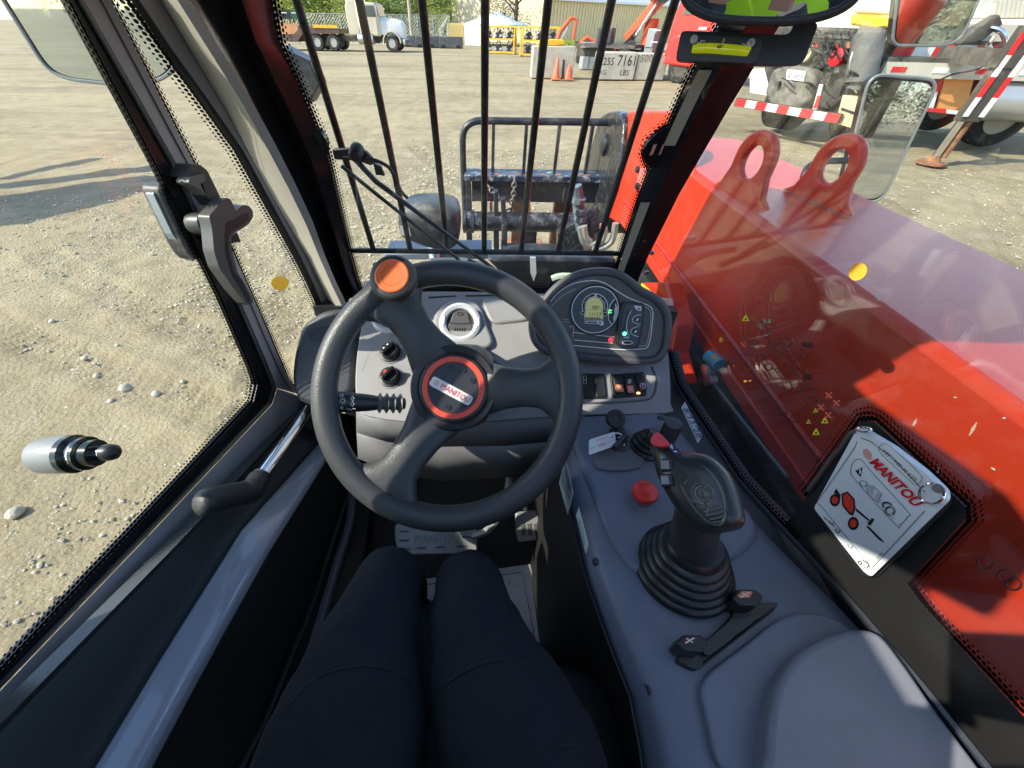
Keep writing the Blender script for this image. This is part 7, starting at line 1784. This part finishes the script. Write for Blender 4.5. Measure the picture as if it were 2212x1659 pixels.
# latch knob, cylinder below the boom
mb().lathe([(0, -.02), (.036, -.02), (.036, .02), (.018, .026), (.014, .022), (0, .022)], at(1480, 735, x=.60), (-1, 0, 0), 24).build('black_cap', RUBBER, boom)
mb().tube([at(1478, 745, x=.61), at(1540, 770, x=.66)], .04, 14).build('cap_tube', BLKST, boom)
mb().slab([(.60, -2.2, .35), (.60, 1.55, .35), (.60, 1.55, .93), (.60, -2.2, .93)], (.06, 0, 0)).build('chassis_side', BLKST, TH)
mb().tube([at(1520, 800, x=.597), at(1600, 905, x=.597), at(1700, 1030, x=.597)], .005, 6).build('chassis_hose', mat('dusty_hose', (.1, .12, .11), .5), TH)
mb().tube([at(1532, 770, x=.605), at(1558, 790, x=.605)], .018, 12).build('blue_fitting', mat('blue_plastic', (.05, .28, .42), .35), TH)
for c in ((1535, 800), (1542, 822), (1528, 815)): mb().lathe([(0, 0), (.018, 0), (.016, .02), (0, .02)], at(*c, x=.60), (-1, 0, 0), 12).build('fitting', STEEL, TH)
# machine front below the screen: red cowl corner with pink label, black cross member
mb().slab(px([(1386, 610), (1440, 610), (1462, 700), (1452, 760), (1470, 830), (1440, 800), (1400, 690)], X(.52)), (.05, 0, 0)).build('front_cowl', REDP, TH, bevel=.006)
mb().slab(px([(1400, 640), (1450, 645), (1458, 690), (1412, 690)], X(.515)), (.004, 0, 0)).build('pale_plate', mat('pink_plate', (.62, .42, .42), .4), TH)
mb().slab(px([(1385, 612), (1402, 628), (1432, 655), (1400, 660), (1378, 640)], X(.50)), (.006, 0, 0)).build('yellow_warning_plate', YELI, TH)
mb().box((.1, 1.25, .60), (1.25, .5, .45)).build('front_frame', BLKST, TH, bevel=.02)
mb().slab(apx([(1050, 560), (1120, 556), (1330, 560), (1345, 640), (1130, 640)], 1.02), (0, .06, 0)).build('front_plate', BLKST, TH, bevel=.01)
fnd = mb(); A = apx([(930, 557), (1000, 556), (1050, 566), (1085, 590), (1105, 625)], 1.08); B = apx([(930, 572), (1000, 572), (1040, 582), (1068, 605), (1082, 640)], 1.0)
strip(A, B, (0, 0, -.02)).build('mudguard', mat('grey_mudguard', (.10, .115, .11), .4, dust=.3, ds=40), TH)
mb().tube(smooth_pts(px3([(1192, 603), (1215, 597), (1262, 600)], Y(.93)), 4, False), [.01] * 8 + [.014], 8).build('pale_green_lever', mat('pale_green', (.45, .55, .42), .4), TH)
mb().lathe([(0, -.02), (.014, -.02), (.018, .02), (0, .02)], at(1262, 575, y=1.1), (0, 0, 1), 14).build('green_valve', mat('valve_green', (.10, .15, .09), .4), TH)
mb().slab(apx([(1145, 556), (1157, 556), (1159, 590), (1153, 608), (1146, 590)], 1.0), (0, .004, 0)).build('white_label', WHITEC, TH)
# headlamp on its post
hx = mb()
hl = [(857, 470), (866, 452), (905, 445), (955, 447), (986, 460), (993, 495), (988, 530), (970, 543), (930, 540), (880, 522), (862, 510)]
hpl = Y(1.30)
hb = smooth_pts(apx(hl, 1.30), 4); hcn = sum(hb, V((0, 0, 0))) / len(hb)
hx.loft([[hcn + (p - hcn) * s + V((0, dy, 0)) for p in hb] for s, dy in ((.80, -.004), (.93, .006), (1, .03), (1.0, .09), (.93, .15), (.85, .17))])
hlm = hx.build('headlamp', mat('dusty_lamp_housing', (.045, .045, .045), .4, dust=.8, ds=9, dcol=(.3, .28, .24)), TH, smooth=60)
mb().slab(apx([(864, 488), (884, 492), (888, 510), (878, 512), (866, 505)], 1.292), (0, .003, 0)).build('lamp_lens', mat('lamp_lens', (.5, .5, .48), .15, coat=.6), hlm)
mb().tube([at(938, 535, y=1.38), at(940, 560, y=1.36)], .025, 12).build('lamp_post', STEEL, hlm)
mb().slab(apx([(830, 548), (1062, 546), (1062, 560), (832, 562)], 1.36), (0, .12, 0)).build('lamp_shelf', mat('blue_grey_steel', (.16, .20, .24), .4, dust=.4, ds=10), TH, bevel=.004)

# ---- boom head, carriage, fork frame, forks
def xpl(L, x): return [at(u, v, x=x) for u, v in L]
nose = mb().slab(smooth_pts(xpl([(1341, 244), (1306, 245), (1291, 266), (1274, 325), (1261, 383), (1256, 441), (1224, 490), (1216, 530), (1240, 541), (1280, 543), (1293, 496), (1326, 408), (1343, 300)], .60), 3), (.05, 0, 0)).build('boom_head_plate', mat('dented_black_steel', (.016, .017, .02), .22, bump=.35, bs=9, dust=.3, ds=30), TH, bevel=.012, seg=3)
ppin = at(1306, 313, x=.597)
mb().lathe([(0, 0), (.05, 0), (.05, .012), (.03, .02), (0, .02)], ppin, (-1, 0, 0), 20).build('pivot_pin', BLKST, nose)
mb().slab(xpl([(1272, 398), (1277, 397), (1281, 420), (1277, 428), (1269, 415)], .592), (.002, 0, 0)).build('white_label', WHITEC, nose)
rh = mb().slab(smooth_pts(xpl([(1365, 239), (1350, 254), (1336, 318), (1344, 330), (1322, 410), (1309, 455), (1314, 471), (1332, 482), (1360, 489), (1460, 520), (1490, 330), (1475, 240), (1440, 238)], .625), 3), (.03, 0, 0)).build('boom_head_casing', REDP, TH, bevel=.012, seg=3)
mb().slab(xpl([(1372, 300), (1390, 282), (1440, 290), (1400, 470), (1345, 440)], .618), (.012, 0, 0)).build('casing_cover', REDP, rh, bevel=.004)
mb().slab(xpl([(1380, 362), (1400, 362), (1396, 410), (1372, 412)], .612), (.004, 0, 0)).build('bolted_plate', mat('faded_red_plate', (.60, .16, .13), .4), rh, bevel=.003)
for uv in ((1379, 366), (1378, 402)): mb().lathe([(0, 0), (.014, 0), (.012, .01), (0, .01)], at(*uv, x=.610), (-1, 0, 0), 12).build('bolt', BLKST, rh)
CY = 2.35
def cyp(L, y=CY): return apx(L, y)
tb = smooth_pts(cyp([(1006, 470), (1003, 420), (1000, 330), (1000, 296), (1006, 276), (1022, 264), (1045, 261), (1120, 262), (1220, 263)]), 5, False)
xr = .92
tl_ = tb + [V((.55, CY, tb[-1].z)), V((xr - .12, CY, tb[-1].z)), V((xr, CY, tb[-1].z - .08)), V((xr, CY, tb[0].z))]
car = mb().tube(tl_, .017, 10).build('fork_carriage', BLKST, TH)
zt = tb[-1].z; zb = at(1100, 385, y=CY).z
for i in range(9):
    p = at(1064 + i * .0, 380, y=CY); x = p.x + i * (at(1130, 380, y=CY).x - p.x)
    if x > xr - .1: break
    mb().box((x, CY, (zt + zb) / 2), (.016, .026, zt - zb)).build('backrest_bar', BLKST, car)
    mb().lathe([(.028, 0), (.012, .03)], (x, CY, zb), (0, 0, 1), 10).build('bar_foot', BLKST, car)
x0 = at(1004, 385, y=CY).x
mb().slab([(x0, CY - .07, zb), (xr, CY - .07, zb), (xr, CY + .07, zb + .0), (x0, CY + .07, zb)], (0, 0, .03)).build('top_beam', BLKSP, car, bevel=.004)
zf = at(1100, 437, y=CY - .04).z
mb().slab([(x0 + .04, CY - .03, zf), (xr, CY - .03, zf), (xr, CY - .03, zb), (x0 + .04, CY - .03, zb)], (0, .05, 0)).build('beam_web', mat('matt_black_steel', (.03, .03, .032), .5, var=.4, vs_=7, dust=.25, ds=20), car)
for i in range(14):
    mb().lathe([(0, 0), (.016, 0), (.016, .002), (0, .002)], (x0 + .1 + i * .082 + (.03 if i % 4 == 2 else 0), CY - .035, zb + .0295), (0, 0, 1), 14).build('adjuster_hole', RUST, car)
mb().slab(cyp([(1006, 388), (1017, 388), (1020, 470), (1019, 600), (1009, 600), (1007, 470)], CY - .08), (0, .03, 0)).build('side_plate', BLKST, car, bevel=.003)
mb().slab([(xr - .04, CY - .08, .3), (xr, CY - .08, .3), (xr, CY - .08, zb), (xr - .04, CY - .08, zb)], (0, .03, 0)).build('side_plate', BLKST, car)
zc_ = at(1100, 479, y=2.15).z; xc0 = at(1000, 479, y=2.15).x
mb().tube([V((xc0, 2.15, zc_)), V((xr, 2.15, zc_))], .050, 20).build('cross_tube', mat('scuffed_black_tube', (.02, .022, .028), .35, dust=.7, ds=22, dcol=(.45, .44, .42)), car)
for u in (1001, 1017): mb().tube([at(u, 479, y=2.15), at(u + 7, 479, y=2.15)], .058, 20).build('tube_collar', BLKST, car)
for L, y in (([(1067, 415), (1076, 415), (1079, 560), (1066, 560)], 2.12), ([(1081, 430), (1092, 430), (1094, 480), (1084, 480)], 2.10), ([(1084, 486), (1097, 486), (1094, 560), (1082, 560)], 2.05), ([(1127, 490), (1160, 490), (1158, 550), (1124, 550)], 2.25)):
    mb().slab(cyp(L, y), (0, .06, 0)).build('bracket_plate', BLKST, car, bevel=.004)
mb().slab(cyp([(1085, 538), (1206, 540), (1206, 552), (1085, 551)], 2.0), (0, .08, 0)).build('lower_beam', BLKST, car)
for L in ([(1081, 433), (1110, 433), (1114, 462), (1098, 478), (1088, 470)],): pass
# forks: upright shanks and blades on the ground
for k, (ua, ub) in enumerate(((1097, 1122), (1170, 1206))):
    pa, pb2 = at(ua, 520, z=.12), at(ub, 520, z=.12)
    xa, xb = pa.x * .78, pb2.x * .78
    f = mb(); f.slab([(xa, 2.44, .10), (xa, 2.44, .86), (xa, 2.50, .86), (xa, 2.50, .15), (xa, 3.7, .11), (xa, 3.7, .10)], (xb - xa, 0, 0))
    f.build('fork', RUST, car, bevel=.006)
mb().slab(cyp([(1058, 436), (1064, 436), (1064, 462), (1058, 462)], 2.3), (0, .03, 0)).build('rusty_pin', RUST, car); mb().slab(cyp([(1138, 434), (1146, 434), (1146, 462), (1138, 462)], 2.3), (0, .03, 0)).build('rusty_pin', RUST, car)
# chain: separate links
def chain(P, par, n):
    P = resamp(P, n); 
    for i in range(n - 1):
        a, b = P[i], P[i + 1]; c = (a + b) / 2; d = (b - a).normalized() ; h = (b - a).length * .72
        s = (d.cross(V((0, -1, .3))) if i % 2 else V((0, -1, .3)) - d * d.dot(V((0, -1, .3)))).normalized() * .010
        L = [c + d * (h * math.cos(t)) + s * math.sin(t) * 1.2 for t in [2 * math.pi * k / 10 for k in range(10)]]
        mb().tube(L, .0042, 5, True).build('chain_link', mat('chain_steel', (.35, .33, .28), .45, .6, dust=.5, ds=40), par)
chain(smooth_pts(apx([(1055, 402), (1068, 418), (1082, 430), (1096, 436)], 2.2), 4, False), car, 8)
chain(smooth_pts(apx([(1111, 386), (1110, 410), (1108, 428), (1104, 440)], 2.2), 4, False), car, 7)
mb().tube(smooth_pts(apx([(1108, 436), (1104, 456), (1097, 462), (1091, 460), (1094, 454), (1104, 450)], 2.2), 4, False), .005, 6).build('chain_hook', BLKST, car)
# hydraulic pipes and hoses at the boom head
HB = mat('blue_grey_hose', (.10, .15, .18), .45, var=.2, vs_=30)
PIPE = mat('zinc_pipe', (.42, .44, .40), .35, .5, dust=.4, ds=20)
def hose(L, y, r, m_, nm='hydraulic_hose'): return mb().tube(smooth_pts(apx(L, y), 5, False), r, 10).build(nm, m_, TH)
hose([(1244, 402), (1248, 425), (1250, 450), (1254, 478), (1256, 495)], 1.95, .028, HB)
for v in (432, 455, 470): mb().lathe([(0, -.012), (.034, -.012), (.034, .012), (0, .012)], at(1250 + (v - 432) * .12, v, y=1.94), (.1, -.1, 1), 8).build('hose_fitting', mat('fitting_zinc', (.20, .25, .28), .4, .5), TH)
hose([(1253, 490), (1260, 520), (1275, 531), (1290, 526)], 1.9, .016, PIPE, 'steel_pipe'); hose([(1262, 488), (1266, 512), (1276, 522)], 1.86, .014, PIPE, 'steel_pipe')
hose([(1280, 538), (1300, 536), (1322, 520), (1330, 482)], 1.85, .016, PIPE, 'steel_pipe'); hose([(1284, 528), (1298, 522), (1306, 505), (1306, 492)], 1.85, .015, PIPE, 'steel_pipe')
mb().slab(apx([(1298, 488), (1310, 486), (1310, 498), (1298, 499)], 1.84), (0, .03, 0)).build('pink_clamp', mat('pink_clamp', (.5, .2, .2), .5), TH)
mb().lathe([(0, -.02), (.02, -.015), (.018, .03), (.008, .05), (0, .05)], at(1274, 472, y=1.95), V((.05, -.2, 1)), 14).build('pale_nut', mat('pale_green_grey', (.12, .15, .145), .4), TH)
mb().slab(apx([(1278, 462), (1288, 448), (1296, 456), (1280, 515), (1268, 525)], 1.92), (0, .04, 0)).build('valve_plate', BLKST, TH)
hose([(1235, 440), (1220, 470), (1216, 505), (1222, 540)], 1.9, .008, RUBBER); hose([(1222, 408), (1218, 432), (1226, 440)], 2.2, .01, RUBBER)
mb().slab(apx([(1205, 505), (1250, 480), (1262, 545), (1232, 590), (1205, 590)], 1.95), (0, .06, 0)).build('oily_plate', mat('oily_plate', (.03, .035, .04), .12, bump=.9, bs=30, dust=.4, ds=60, dcol=(.5, .52, .5)), TH)
# wheel and front tyre under the lamp side, machine body below the cab
for x, y in ((-.35, 1.35), (1.1, 1.35), (-.35, -1.0), (1.1, -1.0)):
    wheel(TH, (x, y, .38), .38, .3, (1, 0, 0))
mb().box((.25, .2, .42), (1.0, 3.0, .22)).build('chassis', BLKST, TH, bevel=.02)

# ================================================================== the seated person
person = thing('person', 'seated person in navy trousers and a lime hi-vis vest, legs under the steering wheel', 'person')
def limb(sec, n=26):
    # sec: centre, half width (x-ish), half height, axis direction is taken from neighbours
    rings = []
    for i, (c, w, h) in enumerate(sec):
        a = V(sec[max(i - 1, 0)][0]); b = V(sec[min(i + 1, len(sec) - 1)][0]); t = (b - a).normalized()
        s = (XA - t * t.x).normalized(); u = s.cross(t)
        rings.append([V(c) + s * (w * math.copysign(abs(math.cos(q)) ** .9, math.cos(q))) + u * (h * math.copysign(abs(math.sin(q)) ** .9, math.sin(q))) for q in [2 * math.pi * k / n for k in range(n)]])
    return rings
# trousers: one continuous surface grown from a skeleton of limb sections joined at the hips
trs = mb()
def leg(x0, x1, x2, x3, xa):
    c = [((x0, -.30, 1.05), .092, .09), ((x0 + (x1 - x0) * .5, -.14, 1.08), .088, .088), ((x1, .016, 1.085), .084, .088), ((x2, .075, 1.08), .0735, .082), ((x3, .150, 1.074), .0560, .073),
         ((x3, .180, 1.064), .0475, .065), ((x3, .198, 1.035), .0435, .052), ((x3, .188, .98), .043, .046), ((x3, .186, .86), .046, .05), ((xa, .19, .70), .042, .045), ((xa, .20, .62), .042, .045)]
    return limb([(V(p), w, h) for p, w, h in c])
aL, aR = V((-.15, .20, .64)), V((-.03, .20, .64))
trs.loft(leg(-.145, -.132, -.131, -.126, -.14)); trs.loft(leg(.066, .040, .0185, -.0175, -.030))
trs.loft(limb([(V((-.052, -.36, 1.02)), .17, .12), (V((-.052, -.28, 1.04)), .185, .125), (V((-.052, -.2, 1.03)), .17, .11), (V((-.052, -.14, 1.02)), .13, .07)]))
tro = trs.build('trousers', CLOTH, person, smooth=0)
rm = tro.modifiers.new('remesh', 'REMESH'); rm.mode = 'VOXEL'; rm.voxel_size = .004; rm.use_smooth_shade = True
sm = tro.modifiers.new('smooth', 'SMOOTH'); sm.factor = .5; sm.iterations = 14
CR_ = bpy.data.textures.new('creases', 'CLOUDS'); CR_.noise_scale = .085; CR_.noise_depth = 4
dm = tro.modifiers.new('creases', 'DISPLACE'); dm.texture = CR_; dm.strength = .018; dm.mid_level = .5; dm.texture_coords = 'GLOBAL'
# stitched seams across the thighs
from mathutils.bvhtree import BVHTree
_dg = bpy.context.evaluated_depsgraph_get(); _bv = BVHTree.FromObject(tro, _dg)
def seam(L, r=.0011):
    P = []
    for q in smooth_pts([V((u, v, 0)) for u, v in L], 6, False):
        d_ = ray(q.x, q.y).normalized(); h = _bv.ray_cast(EYE, d_)
        if h[0] is not None: P.append(h[0] + h[1] * .0003)
    if len(P) > 3: mb().tube(P, r, 5).build('seam', mat('seam_thread', (.010, .012, .016), .9), person)
seam([(621, 1529), (684, 1465), (771, 1440), (842, 1448), (894, 1477), (916, 1502)])
seam([(934, 1510), (981, 1465), (1040, 1434), (1092, 1426), (1151, 1442), (1190, 1466)])
seam([(1290, 1655), (1316, 1620), (1336, 1606), (1300, 1600)], .0008); seam([(1180, 1620), (1240, 1610), (1262, 1640)], .0008)
# torso, arms and head behind the camera (they shade the lap and show in the mirror)
SK = mat('skin', (.42, .24, .17), .5)
sh = mb()
def sect(c, w, h, n=26): return [V(c) + V((w * math.copysign(abs(math.cos(q)) ** .8, math.cos(q)), h * math.copysign(abs(math.sin(q)) ** .8, math.sin(q)), 0)) for q in [2 * math.pi * k / n for k in range(n)]]
tx = -.05
VEST = mat('hi_vis_lime', (.42, .72, .02), .7, bump=.4, bs=700, emit=(.3, .6, 0), estr=.03)
sh.loft([sect((tx, -.30, 1.0), .175, .11), sect((tx, -.31, 1.12), .17, .115), sect((tx, -.33, 1.27), .185, .118), sect((tx, -.35, 1.38), .195, .112), sect((tx, -.36, 1.46), .17, .085), sect((tx, -.36, 1.50), .10, .065), sect((tx, -.36, 1.53), .06, .058)])
for s in (-1, 1):
    S_ = V((tx + s * .19, -.36, 1.42)); E_ = V((tx + s * .26, -.17, 1.22)); Hn = V((.0 + s * .075, -.12, 1.48))
    sh.tube([S_ - V((s * .06, 0, 0)), S_, S_.lerp(E_, .5), E_, E_.lerp(Hn, .5), E_.lerp(Hn, .95)], [.06, .062, .052, .046, .042, .032], 16)
shirt = sh.build('shirt', mat('dark_shirt', (.025, .028, .04), .85, bump=.4, bs=500), person, smooth=60)
vv2 = mb(); vv2.loft([sect((tx, -.305, 1.03), .19, .125), sect((tx, -.315, 1.12), .185, .13), sect((tx, -.335, 1.27), .2, .133), sect((tx, -.355, 1.38), .20, .126), sect((tx, -.36, 1.455), .165, .095)]); vv2.build('hi_vis_vest', VEST, person, smooth=60)
for z, yy, w in ((1.14, -.317, .188), (1.27, -.335, .2025)):
    mb().loft([sect((tx, yy, z - .025), w + .002, .135), sect((tx, yy - .003, z + .025), w + .002, .1365)], caps=False).build('reflective_stripe', mat('silver_tape', (.6, .62, .66), .3, .3), person, smooth=60)
for s in (-.09, .09): mb().slab([(tx + s - .025, -.20, 1.04), (tx + s + .025, -.20, 1.04), (tx + s + .025, -.222, 1.36), (tx + s - .025, -.222, 1.36)], (0, .006, 0)).build('reflective_stripe', MATS['silver_tape'], person)
# head, hair and the hands holding the phone
hd3 = mb(); hcx = V((tx + .02, -.33, 1.66))
def hs(dz, w, d_, oy=0.): return sect((hcx.x, hcx.y + oy, hcx.z + dz), w, d_)
hd3.loft([hs(-.14, .052, .055, -.02), hs(-.115, .05, .06, -.01), hs(-.10, .045, .06, .02), hs(-.085, .055, .08, .01), hs(-.05, .066, .092), hs(0, .074, .098), hs(.04, .075, .099), hs(.08, .066, .085), hs(.105, .045, .055), hs(.115, .015, .02)])
hd_o = hd3.build('head', SK, person, smooth=70)
mb().loft([[hcx + V((x, .088, z)) for x, z in ((-.012, -.035), (.012, -.035), (.008, .02), (-.008, .02))], [hcx + V((x, .118, z)) for x, z in ((-.010, -.034), (.010, -.034), (.004, -.028), (-.004, -.028))]]).build('nose', SK, hd_o)
mb().box(hcx + V((0, .083, -.062)), (.045, .012, .009)).build('mouth', mat('lip', (.35, .12, .1), .4), hd_o, bevel=.003)
for s in (-1, 1):
    mb().ball(hcx + V((s * .03, .086, .012)), (.012, .008, .007)).build('eye', WHITE, hd_o); mb().ball(hcx + V((s * .03, .0925, .012)), .0045).build('iris', BLACKI, hd_o)
    mb().ball(hcx + V((s * .076, -.005, -.005)), (.01, .02, .03)).build('ear', SK, hd_o)
mb().loft([sect((hcx.x, hcx.y - .012, hcx.z + dz), w, d_) for dz, w, d_ in ((-.04, .079, .088), (.03, .083, .098), (.07, .078, .095), (.105, .06, .07), (.125, .02, .03))]).build('hair', mat('hair', (.03, .02, .014), .5), hd_o, smooth=70)
for s in (-1, 1):
    pw = V((s * .06, -.10, 1.505)); n_ = 'hand'
    h_ = mb(); h_.loft([[pw + V((s * a, b, c)) for a, b, c in ((.03, -.01, -.03), (.03, .012, -.03), (-.01, .014, -.03), (-.01, -.012, -.03))], [pw + V((s * a, b, c)) for a, b, c in ((.036, -.012, .045), (.036, .01, .045), (-.008, .012, .04), (-.008, -.012, .04))]])
    for i, l in enumerate((.062, .07, .066, .052)):
        b_ = pw + V((s * (.034 - i * .013), .0, .042))
        h_.tube([b_, b_ + V((0, .018, l * .4)), b_ + V((-s * .012, .028, l * .62)), b_ + V((-s * .022, .022, l * .75))], [.0088, .0085, .008, .006], 8)
    h_.tube([pw + V((-s * .005, -.006, -.01)), pw + V((-s * .03, -.008, .012)), pw + V((-s * .045, -.004, .035))], [.011, .0095, .007], 8)
    ho = h_.build('hand', SK, person, smooth=60)
phone = thing('phone', 'dark phone held up in front of the face of the driver', 'phone')
mb().box((0.012, -.040, 1.595), (.085, .009, .075), (XA, V((0, .731, -.682)), V((0, .682, .731)))).build('body', BLACKP, phone, bevel=.003)
for s in (-1, 1):
    F0 = [aL, aR][(s + 1) // 2]
    b = mb(); b.loft([sect((F0.x, F0.y + .02, .70), .052, .058), sect((F0.x, F0.y + .03, .64), .05, .07), sect((F0.x, F0.y + .03, .60), .048, .10), sect((F0.x, F0.y + .03, .555), .05, .11)]); b.build('boot', mat('boot_leather', (.012, .012, .012), .5), person, smooth=60)

# ------------------------------------------------------------------ last pass
for o in list(scene.objects):
    if o.get('group') is None and o.parent is None and o.type in {'MESH', 'EMPTY'} and not o.get('label') and o.get('kind') is None:
        print('UNLABELLED', o.name)
bpy.context.view_layer.update()
